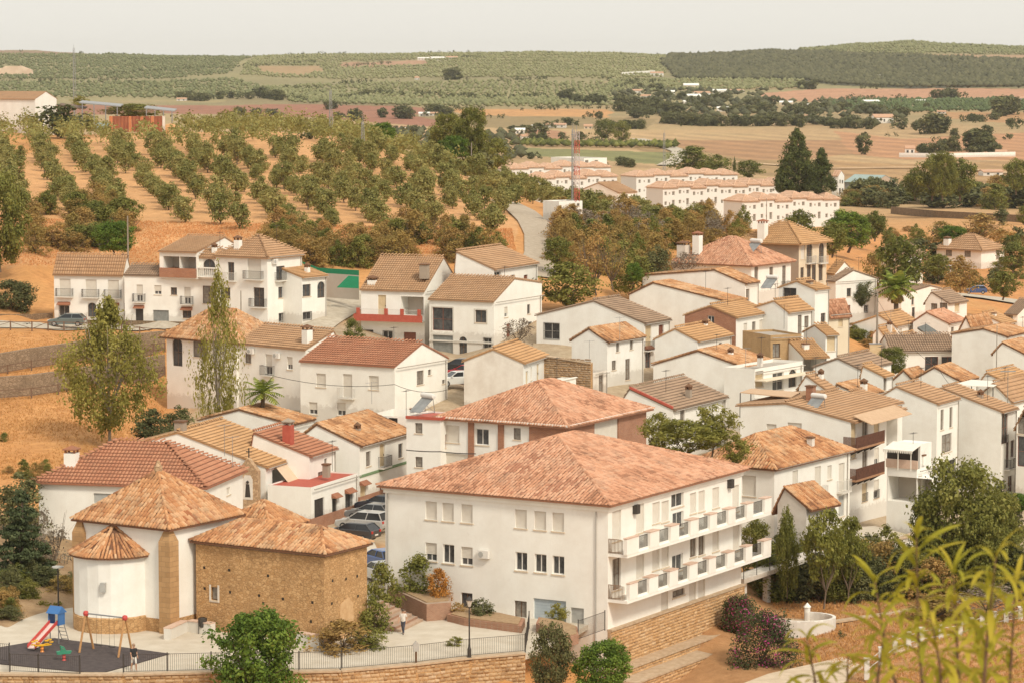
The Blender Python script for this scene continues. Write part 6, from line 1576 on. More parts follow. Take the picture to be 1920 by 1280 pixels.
# laundry, banner, awning of the ochre-roofed house
hu, hz = tan.onface('R', 520, 905)
r = empty('canvas_awning', tan.O, tan.a, label='beige canvas awning lowered over the terrace of the ochre-roofed house', cat='awning')
u0, z_ = tan.onface('R', 513, 872); u1_, _ = tan.onface('R', 552, 860)
m = MB(); m.prism([(u0,-.05,z_),(u1_,-.05,z_),(u1_+.3,-1.7,z_-1.9),(u0+.1,-1.7,z_-1.9)], (0,-.03,.03)); m.prism([(u0+.1,-1.7,z_-1.9),(u1_+.3,-1.7,z_-1.9),(u1_+.3,-1.72,z_-2.1),(u0+.1,-1.72,z_-2.1)], (0,.02,0)); m.obj('cloth', mat('beige_canvas', (.62,.46,.32), (.66,.50,.36), 2), r)
m = MB(); m.tube((u0,-.05,z_-1.5),(u0+.1,-1.7,z_-1.95),.03); m.tube((u1_,-.05,z_-1.5),(u1_+.3,-1.7,z_-1.95),.03); m.obj('arms', IRONW, r)
u0, z_ = tan.onface('R', 548, 925)
r = empty('blue_cloth', tan.O + tan.dR*u0 - tan.dL*.5 + Vector((0,0,z_)), tan.a, label='bright blue cloth hung from the railing of the ochre-roofed house', cat='cloth')
m = MB()
for i in range(6): m.quad((i*.16-.5,.08*(i%2),-.9-.1*(i%3)),(i*.16-.34,.08*((i+1)%2),-.9-.1*((i+1)%3)),(i*.16-.34,.08*((i+1)%2),.9),(i*.16-.5,.08*(i%2),.9))
m.obj('sheet', mat('turquoise_cloth', (.03,.36,.52), (.05,.42,.58), 3), r)
# stone shrine front with a painted religious figure
shr = empty('stone_gable', tan.O + tan.dL*1.2 - tan.dR*1.0, tan.a, label='small stone gable with a dark painted niche figure and cross beside the beige awning', cat='monument')
z_ = tan.z0; MB().prism([(0,-.9,0),(0,.95,0),(0,.95,z_-.2),(0,0,z_+.9),(0,-.9,z_-.2)], (.6,0,0)).obj('wall', STONE2, shr)
MB().prism([(-.02,-.45,z_-2.6),(-.02,.45,z_-2.6),(-.02,.45,z_-.9),(-.02,.25,z_-.55),(-.02,-.25,z_-.55),(-.02,-.45,z_-.9)], (.02,0,0)).obj('niche_panel', WHITE3, shr)
f = MB(); f.prism([(-.03,-.25,z_-2.4),(-.03,.25,z_-2.4),(-.03,.15,z_-1.3),(-.03,-.15,z_-1.3)], (.009,0,0)); f.lathe([(.0,0),(.12,.08),(.13,.2),(.0,.3)], 10, (-.03,0,z_-1.28)); f.obj('painted_figure', IRON, shr)
m = MB(); m.box(.25,.33,-.04,.04,z_+.9,z_+1.7); m.box(.25,.33,-.25,.25,z_+1.35,z_+1.43); m.obj('cross', IRON, shr)
# green mesh fence and white wall behind the left houses
r = empty('garden_fence', at(570,505,352), label='white yard wall topped with bright green mesh behind the square corner house', cat='fence')
O_ = at(570,505,352); pts = [at(566,506,352), at(597,510,350), at(673,515,345)]
for i, (p, q) in enumerate(zip(pts, pts[1:])):
    MB().prism([p-O_+Vector((0,0,-3)), p-O_+Vector((0,0,-.1)), q-O_+Vector((0,0,-.1)), q-O_+Vector((0,0,-3))], (0,.3,0)).obj('wall', WHITE3, r)
    MB().prism([p-O_+Vector((0,0,-.098)), p-O_+Vector((0,0,1.0 if i == 0 else .5)), q-O_+Vector((0,0,.5)), q-O_+Vector((0,0,-.098))], (0,.06,0)).obj('mesh_screen', mat('green_mesh', (.01,.20,.09), (.015,.25,.12), 8), r)
p = at(660,520,344)-O_; MB().prism([p+Vector((-1.8,-.3,-1.2)),p+Vector((-.4,-.3,.2)),p+Vector((.8,-.3,.1)),p+Vector((.8,-.3,-1.3))], (0,.05,0)).obj('mesh_flap', MATS['green_mesh'], r)

# warehouse, container screen, shelters at the top left of the hill
wh = H('warehouse', 'large plain white warehouse at the far left hilltop', (66,186), 660, 60, -14, 106, 'gv', rise=1.6, tile='tan', tiled=False, fine=2, wall=WHITE2, zg=CAMZ-17)
cs = at(205,248,628); r = empty('container_screen', cs, label='row of rusty red-brown metal sheets standing in the olive hill', cat='screen')
RST = mat('rusty_sheet', (.22,.06,.03), (.32,.11,.05), 1.2, .8, stretch=(1,1,.3)); RST2 = mat('orange_primer_sheet', (.50,.17,.07), (.56,.22,.10), 1.5)
L_ = 103*628/F; k_ = 0; x_ = 0
for i, (w_, mt) in enumerate(((.06,2),(.13,0),(.16,1),(.05,2),(.16,0),(.05,2),(.14,0),(.05,2),(.15,1),(.05,3))):
    m = MB(); n_ = max(1, int(w_*L_/.35))
    for j in range(n_):
        a_ = x_+w_*L_*j/n_; b__ = x_+w_*L_*(j+1)/n_; m.prism([(a_,-.08*(j%2),0),(b__,-.08*((j+1)%2),0),(b__,-.08*((j+1)%2),3.4),(a_,-.08*(j%2),3.4)], (0,.05,0))
    m.obj('metal_sheet', [RST, RST, RST2, WHITE3][mt], r); x_ += w_*L_+.02
def shelter(lab, q, D_, hh, m_):
    P = at(*q[0], D_); r = empty('shelter', P, label=lab, cat='shelter'); p2 = at(*q[1], D_); d = p2-P
    MB().prism([(0,0,0),(0,5,.4),(0,5,.6),(0,0,.2)], d).obj('roof', m_, r); m = MB()
    for t in (.08,.36,.64,.92): m.tube(d*t, d*t+Vector((0,0,-hh)), .12, n=6)
    m.obj('posts', GRYM, r)
shelter('long thin-roofed open shelter behind the rusty sheets, left span', ((148,194),(226,201)), 650, 5, GRYM)
shelter('long thin-roofed open shelter behind the rusty sheets, right span', ((270,204),(327,210)), 650, 5, GRYM)
shelter('low dark shelter roof beside the warehouse', ((108,199),(158,206)), 650, 3.5, BFRAME)
hb = empty('straw_pile', at(320,250,632), label='heap of orange straw right of the rusty sheets', cat='straw heap')
MB().lathe([(2.6,-.3),(2.3,.8),(1.6,1.7),(.5,2.0),(.02,2.05)], 9).obj('heap', mat('orange_straw', (.52,.26,.10), (.64,.36,.16), 6, bmp=.1), hb)
bl = empty('stacked_crates', at(180,242,634), label='pale blue plastic crates stacked left of the rusty sheets', cat='crates')
for i in range(4): MB().box(i*1.4,i*1.4+1.3,-.5,.5,0,1.3).obj('crate', mat('pale_blue_plastic', (.28,.42,.46), (.42,.52,.54), 3), bl)

# ------------------------------------------------------------------ farmhouses across the valley
FH = [ # x, base y, width px, wall px, roof kind, label
 (795,113,24,5,'white farm shed on the far ridge, leftmost of three'),(822,113,26,6,'white farm shed on the far ridge, the open-fronted middle one'),(848,112,22,6,'white farm shed on the far ridge, rightmost of three'),
 (782,151,8,7,'tiny white hut in the far orchard'),(1232,143,24,8,'white barn at the right end of the long far wall'),(1296,168,28,11,'cream house by the far orchard rows'),
 (1302,187,26,10,'white farmhouse among the oaks, upper one'),(1318,181,30,9,'long white farmhouse among the oaks'),(1350,176,26,8,'white cottage above the oak belt'),(1375,174,34,6,'low white range of sheds above the oak belt'),
 (1193,176,22,8,'pale farmhouse left of the hamlet'),(1210,186,18,8,'brown-roofed cottage left of the hamlet'),(1257,178,16,8,'cottage with tan roof amid the hamlet trees'),(1290,196,16,7,'white outhouse below the hamlet'),
 (1356,209,24,8,'small white house below the hamlet trees'),(1384,212,28,7,'cream house with orange roof below the hamlet'),(1473,199,24,9,'white house with flat roof at the pink field corner'),(1518,202,14,7,'small white hut by the green field'),
 (1511,226,12,10,'tiny cottage in the oak belt'),(1573,235,14,8,'white hut at the edge of the striped field'),(1658,232,38,17,'large pale farmhouse with many gables above the striped field'),(1635,196,30,8,'low brown-roofed farmhouse beside the green field'),(1728,193,20,5,'white shed in the green field'),
 (1589,135,15,5,'white house high in the dark wood'),(1656,150,22,9,'white house at the lower edge of the dark wood'),(795,219,20,8,'white farmhouse in the red field, left'),(812,218,16,7,'white farmhouse in the red field, right'),
 (745,247,26,10,'pale house behind the grove crest, left'),(765,250,20,9,'pale house behind the grove crest, right'),(975,252,18,11,'white cottage with terraces in mid valley, left'),(988,262,20,9,'white cottage with terraces in mid valley, lower'),(1008,244,22,9,'white cottage in mid valley with hedge'),(1040,240,40,8,'long white cottage in mid valley'),(1103,243,16,9,'pink cottage at the valley trees'),
 (1706,290,17,16,'white gate house at the left end of the long farm wall'),(1877,292,20,10,'white gatehouse at the right end of the long farm wall'),(1862,330,40,10,'white house with red roof among the valley trees'),(340,190,18,6,'white farm building left of the oak clump'),(15,142,10,12,'pale quarry face left') ,
 (1765,214,16,6,'white shed near the right edge field'),(1915,190,14,8,'white house at the right edge of the green field'),(1245,335,10,6,'tan outhouse by the country road'),
]
for x, y, w_, h_, lab in FH:
    if 'quarry' in lab: continue
    P = ground(x, y, 600); s_ = P.y / F; w, hh = max(w_*s_, 3), max(h_*s_, 2.2); r = empty('farmhouse', P, random.Random(x).uniform(-.35,.35), label=lab, cat='farmhouse')
    d = w*.55; m = MB().box(-w/2,w/2,0,d,-2,hh*.7); m.prism([(-w/2,0,hh*.7),(-w/2,d,hh*.7),(-w/2,d/2,hh*.98)], (w,0,0)); m.obj('wall', WHITE if 'pink' not in lab and 'cream' not in lab else CREAM, r)
    m = MB(); k = w/2+.3
    m.prism([(-k,-.4,hh*.66),(-k,d/2,hh),(-k,d/2,hh+.25),(-k,-.4,hh*.66+.25)], (2*k,0,0)); m.prism([(-k,d+.4,hh*.66),(-k,d/2,hh),(-k,d/2,hh+.25),(-k,d+.4,hh*.66+.25)], (2*k,0,0)); m.obj('roof', TILE['terra'] if x % 3 else WHITE2, r)
    n_ = max(2, int(w/4))
    for i in range(n_): MB().box(-w/2+w*(i+.5)/n_-.5,-w/2+w*(i+.5)/n_+.5,-.06,-.005,hh*.2,hh*.5).obj('window', GLASS, r)
def farwall(lab, pts, h_):
    P = [ground(x, y, 600) for x, y in pts]; r = empty('farm_wall', P[0], label=lab, cat='wall'); m = MB()
    for p, q in zip(P, P[1:]): m.prism([p-P[0]+Vector((0,0,-2)), p-P[0]+Vector((0,0,h_)), q-P[0]+Vector((0,0,h_)), q-P[0]+Vector((0,0,-2))], (0,.6,0))
    m.obj('wall', WHITE, r)
farwall('long white farm wall at the right above the valley trees', ((1686,296),(1760,297),(1904,294)), 2.2)
farwall('long pale wall of a barnyard in the far orchards', ((1166,143),(1228,139)), 4)
qy = ground(22,142,2000); MB().prism([(-22,0,-6),(24,0,-6),(20,4,6),(9,4,10),(-18,4,7)], (0,6,0)).obj('quarry_face', mat('pale_quarry_rock', (.60,.46,.33), (.50,.35,.24), .1), None, kind='structure').location = qy
# ------------------------------------------------------------------ vegetation
def leafmat(name, a, b_, c_=None, tr=.22, rough=.7):
    m, nt, b = newmat(name)
    b.inputs['Roughness'].default_value = rough; b.inputs['Specular IOR Level'].default_value = .25
    t = N(nt, 'ShaderNodeAttribute', attribute_name='tint'); oi = N(nt, 'ShaderNodeObjectInfo')
    c = ramp(nt, t.outputs['Fac'], [(0, a), (.6, b_), (1, c_ or tuple(x*1.3 for x in b_))])
    h = N(nt, 'ShaderNodeHueSaturation'); mr = N(nt, 'ShaderNodeMapRange'); nt.links.new(oi.outputs['Random'], mr.inputs[0]); mr.inputs[3].default_value = .82; mr.inputs[4].default_value = 1.2
    mr2 = N(nt, 'ShaderNodeMapRange'); nt.links.new(oi.outputs['Random'], mr2.inputs[0]); mr2.inputs[3].default_value = .515; mr2.inputs[4].default_value = .488
    nt.links.new(c, h.inputs['Color']); nt.links.new(mr.outputs[0], h.inputs['Value']); nt.links.new(mr2.outputs[0], h.inputs['Hue'])
    nt.links.new(h.outputs[0], b.inputs['Base Color'])
    tl = N(nt, 'ShaderNodeBsdfTranslucent'); nt.links.new(h.outputs[0], tl.inputs['Color']); mx = N(nt, 'ShaderNodeMixShader'); mx.inputs[0].default_value = tr
    out = nt.nodes['Material Output']; nt.links.new(b.outputs[0], mx.inputs[1]); nt.links.new(tl.outputs[0], mx.inputs[2]); nt.links.new(mx.outputs[0], out.inputs[0])
    return m
BARK = mat('brown_bark', (.10,.07,.045), (.19,.14,.10), 12, .95, bmp=.02, stretch=(1,1,.2)); BARKG = mat('pale_bark', (.26,.22,.17), (.36,.31,.25), 10, .9, stretch=(1,1,.3))
LM = {
 'olive': leafmat('olive_leaves', (.16,.155,.045), (.30,.275,.085), (.43,.385,.145), .35),
 'oak': leafmat('dark_evergreen_leaves', (.065,.07,.026), (.13,.13,.048), (.20,.19,.07)),
 'green': leafmat('bright_green_leaves', (.06,.105,.014), (.14,.21,.026), (.24,.31,.05), .3),
 'mid': leafmat('mid_green_leaves', (.10,.11,.022), (.20,.20,.042), (.31,.295,.08), .32),
 'yellow': leafmat('yellow_green_leaves', (.13,.13,.024), (.26,.245,.05), (.38,.35,.09), .35),
 'pine': leafmat('pine_needles', (.05,.062,.018), (.11,.125,.03), (.17,.185,.05)),
 'cedar': leafmat('cedar_needles', (.045,.06,.026), (.095,.115,.045), (.16,.175,.075)),
 'brown': leafmat('brownish_scrub_leaves', (.22,.145,.048), (.37,.245,.075), (.50,.33,.105), .3),
 'orange': leafmat('autumn_orange_leaves', (.20,.10,.02), (.42,.20,.035), (.55,.30,.06)),
 'grey': leafmat('grey_dry_twigs', (.16,.12,.09), (.27,.215,.16), (.36,.30,.23)),
 'palm': leafmat('palm_fronds', (.09,.12,.015), (.22,.26,.035), (.38,.40,.08), .3),
 'boug': leafmat('bougainvillea_leaves', (.05,.06,.022), (.10,.105,.038), (.15,.14,.055)),
 'flower': leafmat('magenta_bracts', (.30,.03,.12), (.42,.06,.18), (.50,.12,.25)),
}
def cloud(r, cen, rad, n, ls, flat=1.0, up=.25, core=None):
    """leaf clumps: n small quads round each centre, tinted per clump and per leaf"""
    cen = np.asarray(cen, float); rad = np.broadcast_to(np.asarray(rad, float), (len(cen),)); K = len(cen)*n
    d = r.normal(size=(K, 3)); d /= np.linalg.norm(d, axis=1)[:, None]; rr = (r.random(K) ** .45)[:, None]
    c = np.repeat(cen, n, 0); R = np.repeat(rad, n)[:, None]
    p = c + d * rr * R * np.array([1, 1, flat])
    nr = d + r.normal(size=(K, 3)) * .55 + np.array([0, 0, up + .3]); nr /= np.linalg.norm(nr, axis=1)[:, None]
    t = np.cross(nr, r.normal(size=(K, 3))); t /= np.linalg.norm(t, axis=1)[:, None] + 1e-9; b = np.cross(nr, t)
    s = ls * (.6 + .8 * r.random(K))[:, None]
    V = np.stack([p - t*s*.5, p + b*s*.32, p + t*s*.5, p - b*s*.32], 1)
    tint = np.clip(np.repeat(r.random(len(cen)), n) * .55 + r.random(K) * .5 - .03, 0, 1)
    return V.reshape(-1, 3), np.arange(K*4).reshape(-1, 4), np.repeat(tint, 4)
def join(parts):
    V, Q, T_ = [], [], []; o = 0
    for v, q, t in parts: V.append(v); Q.append(q + o); T_.append(t); o += len(v)
    return np.concatenate(V), np.concatenate(Q), np.concatenate(T_)
PROT = {}
def trunk_mesh(r, top, spread, rr, nb, name='trunk', m=BARK, fork=.12, lean=.03):
    b = MB(); x0, y0 = r.normal(size=2) * lean; f = Vector((x0, y0, fork))
    b.tube((0,0,-.06), f, rr, rr*.8, 7)
    for i in range(nb):
        a = 2*math.pi*(i+r.random()*.6)/nb; e = Vector((math.cos(a)*spread*(.5+.5*r.random()), math.sin(a)*spread*(.5+.5*r.random()), top*(.65+.35*r.random())))
        mid = f.lerp(e, .5) + Vector((math.cos(a)*spread*.12, math.sin(a)*spread*.12, -.02)); b.tube(f, mid, rr*.6, rr*.36, 5, cap=False); b.tube(mid, e, rr*.36, rr*.1, 4, cap=False)
        for k in range(2):
            e2 = mid + Vector((r.normal()*spread*.4, r.normal()*spread*.4, top*.22)); b.tube(mid, e2, rr*.22, rr*.06, 3, cap=False)
    return b.mesh(name, m)
def proto(kind, mt, n_var, shape, clumps, leaves, ls, cr, trunk=(.5,.25,.035,4), z0=.22, hollow=.35, flat=.85, bark=None, fork=.12):
    L = []
    for v in range(n_var):
        r = np.random.default_rng(sum(map(ord, kind))*7 + v); cen = []; rad = []
        while len(cen) < clumps:
            z = r.random(); R = shape(z)
            a = r.random()*2*math.pi; q = math.sqrt(hollow**2 + (1-hollow**2)*r.random())
            if R <= 0.03: continue
            if r.random() > min(1, R/.5 + .15): continue
            wob = .82 + .36*r.random()
            rr_ = max(R*wob - cr*.6, 0)*q
            cen.append((rr_*math.cos(a), rr_*math.sin(a), z0 + (1-z0)*z*.97)); rad.append(cr*(.6+.8*r.random())*(.55+.45*min(1, R/.4)))
        V, Q, T_ = cloud(r, cen, rad, leaves, ls, flat)
        cm_ = fast_mesh('crown', V, Q, LM[mt], tint=T_)
        L.append((trunk_mesh(r, *trunk, m=bark or BARK, fork=fork), cm_))
    PROT[kind] = L
ell = lambda z: .5*math.sqrt(max(0, 1-(2*z-1)**2))
egg = lambda z: .5*math.sqrt(max(0, 1-(1.55*z-.75)**2)) if z > .0 else 0
proto('olive', 'olive', 6, lambda z: .5*math.sqrt(max(0, 1-(1.7*z-.72)**2)), 30, 46, .085, .20, (.6,.3,.03,5), z0=.22, hollow=.3)
proto('oak', 'oak', 4, ell, 30, 30, .12, .20, (.5,.25,.04,4), z0=.10)
proto('round', 'mid', 3, ell, 70, 60, .055, .15, (.6,.3,.03,6), z0=.12)
proto('green', 'green', 2, lambda z: .5*math.sqrt(max(0, 1-(1.6*z-.72)**2)), 120, 110, .038, .12, (.7,.32,.03,7), z0=.14)
proto('dense', 'oak', 2, lambda z: .47*math.sqrt(max(0, 1-(2*z-1)**2))+.03, 120, 90, .038, .12, (.6,.2,.03,5), z0=.06)
proto('bigdark', 'mid', 2, egg, 140, 100, .036, .12, (.7,.3,.025,7), z0=.10)
proto('maple', 'yellow', 2, ell, 80, 50, .045, .10, (.75,.35,.018,7), z0=.22, hollow=.15)
proto('poplar', 'yellow', 2, lambda z: .5*min(1, (1-z)*1.6+.12)*min(1, z*5+.2), 150, 42, .028, .085, (.9,.16,.02,9), z0=.12, hollow=.1, flat=1.5, bark=BARKG, fork=.2)
proto('wide', 'yellow', 1, lambda z: .5*min(1, (1-z)*2.1+.08)*min(1, z*3+.3), 210, 75, .024, .075, (.95,.3,.016,10), z0=.14, hollow=.05, flat=1.4, bark=BARKG, fork=.22)
proto('pine', 'pine', 2, lambda z: .5*(1-z*.96)**.6*min(1, z*6+.4), 240, 60, .036, .10, (.9,.06,.03,6), z0=.03, flat=.7)
proto('cedar', 'cedar', 1, lambda z: .5*(1-z)**.8*min(1, z*8+.4)*(.74+.26*math.cos(z*42)), 420, 50, .026, .065, (.95,.03,.02,5), z0=.02, flat=.4)
proto('cypress', 'pine', 1, lambda z: .45*min(1, (1-z)*2.4)*min(1, z*6+.3), 50, 34, .08, .14, (.9,.02,.05,3), z0=.03, flat=1.6)
proto('scrub', 'brown', 4, lambda z: .5*math.sqrt(max(0, 1-(1.3*z-.3)**2)), 60, 50, .05, .15, (.8,.42,.018,9), z0=.0, hollow=.2)
proto('bush', 'mid', 3, lambda z: .5*math.sqrt(max(0, 1-(1.2*z-.2)**2)), 56, 60, .055, .16, (.6,.3,.02,6), z0=.0, hollow=.2)
proto('dkbush', 'oak', 2, lambda z: .5*math.sqrt(max(0, 1-(1.2*z-.2)**2)), 56, 60, .055, .16, (.6,.3,.02,6), z0=.0, hollow=.2)
proto('orange', 'orange', 1, lambda z: .5*math.sqrt(max(0, 1-(1.2*z-.2)**2)), 56, 60, .05, .15, (.6,.3,.02,6), z0=.0, hollow=.2)
proto('greybush', 'grey', 2, lambda z: .5*math.sqrt(max(0, 1-(1.4*z-.4)**2)), 50, 24, .05, .14, (.95,.45,.014,14), z0=.05, hollow=.1)
proto('bare', 'brown', 2, ell, 60, 18, .04, .12, (1.0,.5,.02,14), z0=.2, hollow=.1)
proto('reed', 'yellow', 1, lambda z: .45, 30, 30, .1, .14, (.6,.3,.02,6), z0=.0)
proto('slim', 'mid', 1, lambda z: .5*min(1, (1-z)*2.2+.1)*min(1, z*5+.3), 110, 80, .04, .12, (.9,.1,.02,6), z0=.12, hollow=.1, flat=1.5)
RR = random.Random(11)
def plant(kind, P, w, h, lab, cat='tree', name='tree', group=None, parts=True, sink=.0):
    t, c = RR.choice(PROT[kind]); P = Vector(P) - Vector((0,0,sink))
    if not parts:
        o = obj(name, c, None, P, RR.random()*6.28, label=lab, cat=cat, group=group); o.scale = (w, w, h); return o
    r = empty(name, P, RR.random()*6.28, label=lab, cat=cat, group=group); r.scale = (w, w, h)
    obj('trunk' if cat == 'tree' else 'stems', t, r); obj('crown' if cat == 'tree' else 'foliage', c, r)
    return r
# --- the olive grove on the dry hill: rows running up the slope
REG = [(-60,440),(-60,262),(60,238),(230,236),(320,226),(420,214),(560,220),(660,238),(760,275),(860,315),(960,352),(1050,392),(1120,410),(1180,418),(1150,440),(1060,400),(1010,385),(940,385),(960,425),(930,440),(700,436),(560,440),(470,436),(300,420),(230,410),(140,398),(0,425)]
pts = []
dv = np.array([-.19, .982]); pv = np.array([.982, .19])
for i in range(-60, 60):
    for j in range(-10, 70):
        q = np.array([-50., 430.]) + pv*i*7.1 + dv*j*6.6
        jx, jy = RR.gauss(0, .8), RR.gauss(0, 1.0); X, Y = q[0]+jx, q[1]+jy
        pts.append((X, Y))
pts = np.array(pts); Zs = hgt(pts[:, 0], pts[:, 1]); qx, qy = topx(pts[:, 0], pts[:, 1], Zs)
ok = inpoly(qx, qy, REG) & (pts[:, 1] > 385) & (pts[:, 1] < 720)
# sparse clearings on the upper right
clear = inpoly(qx, qy, [(520,262),(600,272),(640,300),(560,300),(500,280)]) | inpoly(qx, qy, [(800,330),(900,345),(880,360),(810,350)]) | inpoly(qx, qy, [(185,236),(345,236),(345,266),(185,266)])
grove = sorted([(y, x, z) for x, y, z, o_, cl in zip(pts[:, 0], pts[:, 1], Zs, ok, clear) if o_ and not cl and RR.random() > .08])
print('olives', len(grove))
rest = []
for k, (y, x, z) in enumerate(grove):
    s_ = RR.uniform(.72, 1.28) * (1.0 if y < 520 else 1.14)
    if k < 298: plant('olive', (x, y, z), 3.5*s_, 3.4*s_*RR.uniform(.9,1.15), 'grey-green olive tree standing in the rows of the dry orange hillside grove', group='olive trees of the hillside grove', name='olive_tree', sink=.1)
    else: rest.append((x, y, z, s_))
if rest:
    parts = []; r = np.random.default_rng(8)
    for x, y, z, s_ in rest:
        cen = r.normal(size=(7, 3)) * np.array([.9, .9, .55])*s_ + np.array([x, y, z+2.5*s_]); parts.append(cloud(r, cen, 1.15*s_, 17, .62))
    V, Q, T_ = join(parts); o = obj('olive_grove_beyond', fast_mesh('olive_grove_beyond', V, Q, LM['olive'], tint=T_), kind='stuff'); tag(o, 'olive trees on the crest and back of the hill grove', 'olive trees')

# --- trees and shrubs one by one: kind, base x, base y, top y, width px, distance (None: on the ground), label, category
def put(kind, x, yb, yt, wpx, D, lab, cat='tree', name=None, group=None, dmin=150):
    P = at(x, yb, D) if D else ground(x, yb, dmin); s_ = P.y/F
    k1, k2 = (1.3, 1.2) if cat != 'tree' else (1.1, 1.03)
    return plant(kind, P, wpx*s_*k1, (yb-yt)*s_*k2, lab, cat, name or {'tree':'tree','shrub':'shrub','bush':'bush'}.get(cat, 'tree'), group)
for a in [
 ('pine',1494,364,244,88,800,'tall dark conical pine behind the terraces, the taller one'),('pine',1540,364,280,62,790,'shorter dark pine leaning against the tall pine'),('pine',1466,362,310,36,805,'small pine at the left foot of the tall pine'),
 ('bigdark',885,312,208,62,600,'tall dark green tree at the end of the olive grove'),('bigdark',838,300,218,74,612,'broad green tree left of the tall dark one at the grove end'),('green',850,300,256,56,596,'bright green tree in front of the tall dark trees'),('green',716,276,232,56,600,'rounded bright green tree on the grove crest'),('round',930,322,262,60,640,'grey-green tree right of the tall dark trees'),('oak',905,330,285,50,560,'dark scrub oak below the grove end trees'),
 ('oak',115,258,200,92,630,'broad dark tree in front of the white warehouse','tree'),('round',250,222,196,110,660,'green trees behind the rusty sheets'),('maple',150,205,180,36,690,'yellowish tree between warehouse and shelter'),
 ('green',215,478,416,74,378,'round bright green bush tree behind the left houses'),('bigdark',0,500,330,110,372,'large yellow-green pine at the left edge'),('dense',24,598,528,92,356,'dark round tree at the left edge by the road'),
 ('round',1062,580,494,112,344,'broad round olive tree beside the big white house'),('round',1046,500,446,56,372,'small round green tree by the gravel track'),('bare',1118,548,440,76,352,'brown half-bare tree in front of the scrub bank'),('bare',1150,540,455,64,350,'second brown half-bare tree in front of the scrub bank'),
 ('wide',205,838,560,185,262,'large airy green tree on the dry slope at the left'),('poplar',412,838,505,100,276,'tall airy poplar before the arched white block'),
 ('cedar',42,1135,900,190,214,'dark green cedar behind the playground'),('greybush',92,1085,950,90,219,'grey leafless shrub tree between cedar and white wall'),('dkbush',40,990,885,110,226,'dark olive shrub tree behind the cedar'),
 ('green',482,1320,1142,170,181,'bright green leafy tree at the bottom before the annex'),('dense',1032,1300,1164,82,184,'dense dark green weeping tree at the bottom centre'),('green',1132,1310,1200,112,183,'light green loose tree beside the dark weeping tree'),('maple',1045,1185,1128,44,200,'thin yellowish sapling before the pale blue garage door'),
 ('maple',1335,850,756,100,232,'light feathery tree behind the large block roof'),('maple',1290,862,788,150,230,'green clipped tree mass behind the large block roof'),('maple',1235,862,775,80,233,'light green tree at the brick school corner'),('maple',1380,880,812,70,231,'green tree between the block and the hip-roofed house'),
 ('slim',1476,1112,952,52,222,'slim dark green poplar at the balcony end of the block'),('maple',1545,1130,955,96,219,'open-crowned maple below the stained lean-to'),('maple',1590,1125,968,84,222,'second open-crowned maple right of the first'),('bigdark',1800,1100,866,165,228,'big dark green tree at the lower right'),('bigdark',1870,1070,925,90,232,'dark green tree at the right edge of the big one'),('bigdark',1740,1080,930,70,230,'green tree left of the big dark tree'),
 ('bush',1450,1115,1050,90,225,'green shrubs under the ramp bridge','bush'),('dkbush',1530,1118,1050,90,228,'dark green hedge shrub behind the open-crowned maple','bush'),('scrub',1625,1112,1025,90,230,'reddish shrub of the hedge, left of the green ones','bush'),('bigdark',1775,1120,980,120,234,'dark spreading tree at the left foot of the big green tree'),('bigdark',1850,1130,960,120,226,'dark spreading tree at the right foot of the big green tree'),('bush',1690,1120,1060,110,232,'mid green shrub beneath the capped garden wall','bush'),('dkbush',1905,1120,1040,90,226,'dark shrub at the right edge below the ivy','bush'),
 ('round',1418,1040,972,56,224,'rounded tree under the balcony ends'),('dkbush',1590,1120,1010,150,226,'dark hedge trees below the capped garden wall'),('scrub',1660,1100,1010,90,227,'reddish brown shrub tree in the hedge'),('dkbush',1700,1112,1020,110,226,'dark green hedge shrub left of the big tree'),
 ('green',1590,470,398,92,560,'round bright green tree right of the tan-roofed villa'),('round',1640,450,398,50,600,'small green tree behind the round bright one'),('round',1500,450,396,60,600,'green tree behind the tan-roofed villa'),('round',1560,480,420,60,520,'green tree just right of the tan-roofed villa'),
 ('round',1688,550,446,96,440,'wide green tree before the grey-roofed villa'),('scrub',1640,545,470,60,450,'brownish tree left of the wide green tree'),('green',1785,452,424,50,610,'bright green tree behind the white villa'),('scrub',1840,450,404,110,640,'olive brown tree behind the white villa'),('scrub',1765,455,415,60,620,'small brown tree left of the bright green one'),
 ('round',1900,510,455,60,560,'green tree at the right edge by the villa'),('round',1880,560,510,60,470,'rounded green bush tree by the bend road'),('scrub',1800,545,480,70,470,'brown green tree above the bend road'),('round',1760,520,478,50,480,'green tree before the villa, left'),('dense',1616,575,538,28,392,'small dark cypress-like tree above the lane'),
 ('bigdark',1672,702,652,54,338,'dark green orange tree beside the transformer pole'),('dkbush',1610,560,520,60,400,'green shrub mass behind the cream house'),
 ('round',1748,372,292,60,820,'tall green tree in the valley, left of the group'),('bigdark',1768,372,290,52,815,'dark poplar-like tree in the middle of the valley group'),('round',1800,372,300,62,825,'yellow-green tree in the valley group'),('round',1716,372,318,46,830,'grey-green tree at the valley group left'),('round',1905,362,300,50,840,'yellowish tree at the right edge of the valley'),
 ('oak',1620,290,250,38,None,'lone dark oak in the middle of the striped field'),('round',1405,335,302,50,960,'bushy round tree behind the third terrace'),('cypress',1377,322,296,8,980,'slender cypress behind the third terrace'),('bush',1300,322,275,90,1000,'bright green thicket beside the country road'),
 ('bush',1345,330,292,70,980,'green thicket left of the cypress'),('oak',1010,262,232,44,None,'dark tree among the mid-valley cottages'),('round',1135,262,225,46,None,'green trees beside the pink cottage'),('round',1165,268,228,36,None,'yellow-green tree beside the pink cottage'),('oak',1190,222,206,30,None,'dark oak by the yellow field'),
]:
    put(*a[:7], cat=a[7] if len(a) > 7 else 'tree', dmin=600 if a[5] is None else 150)
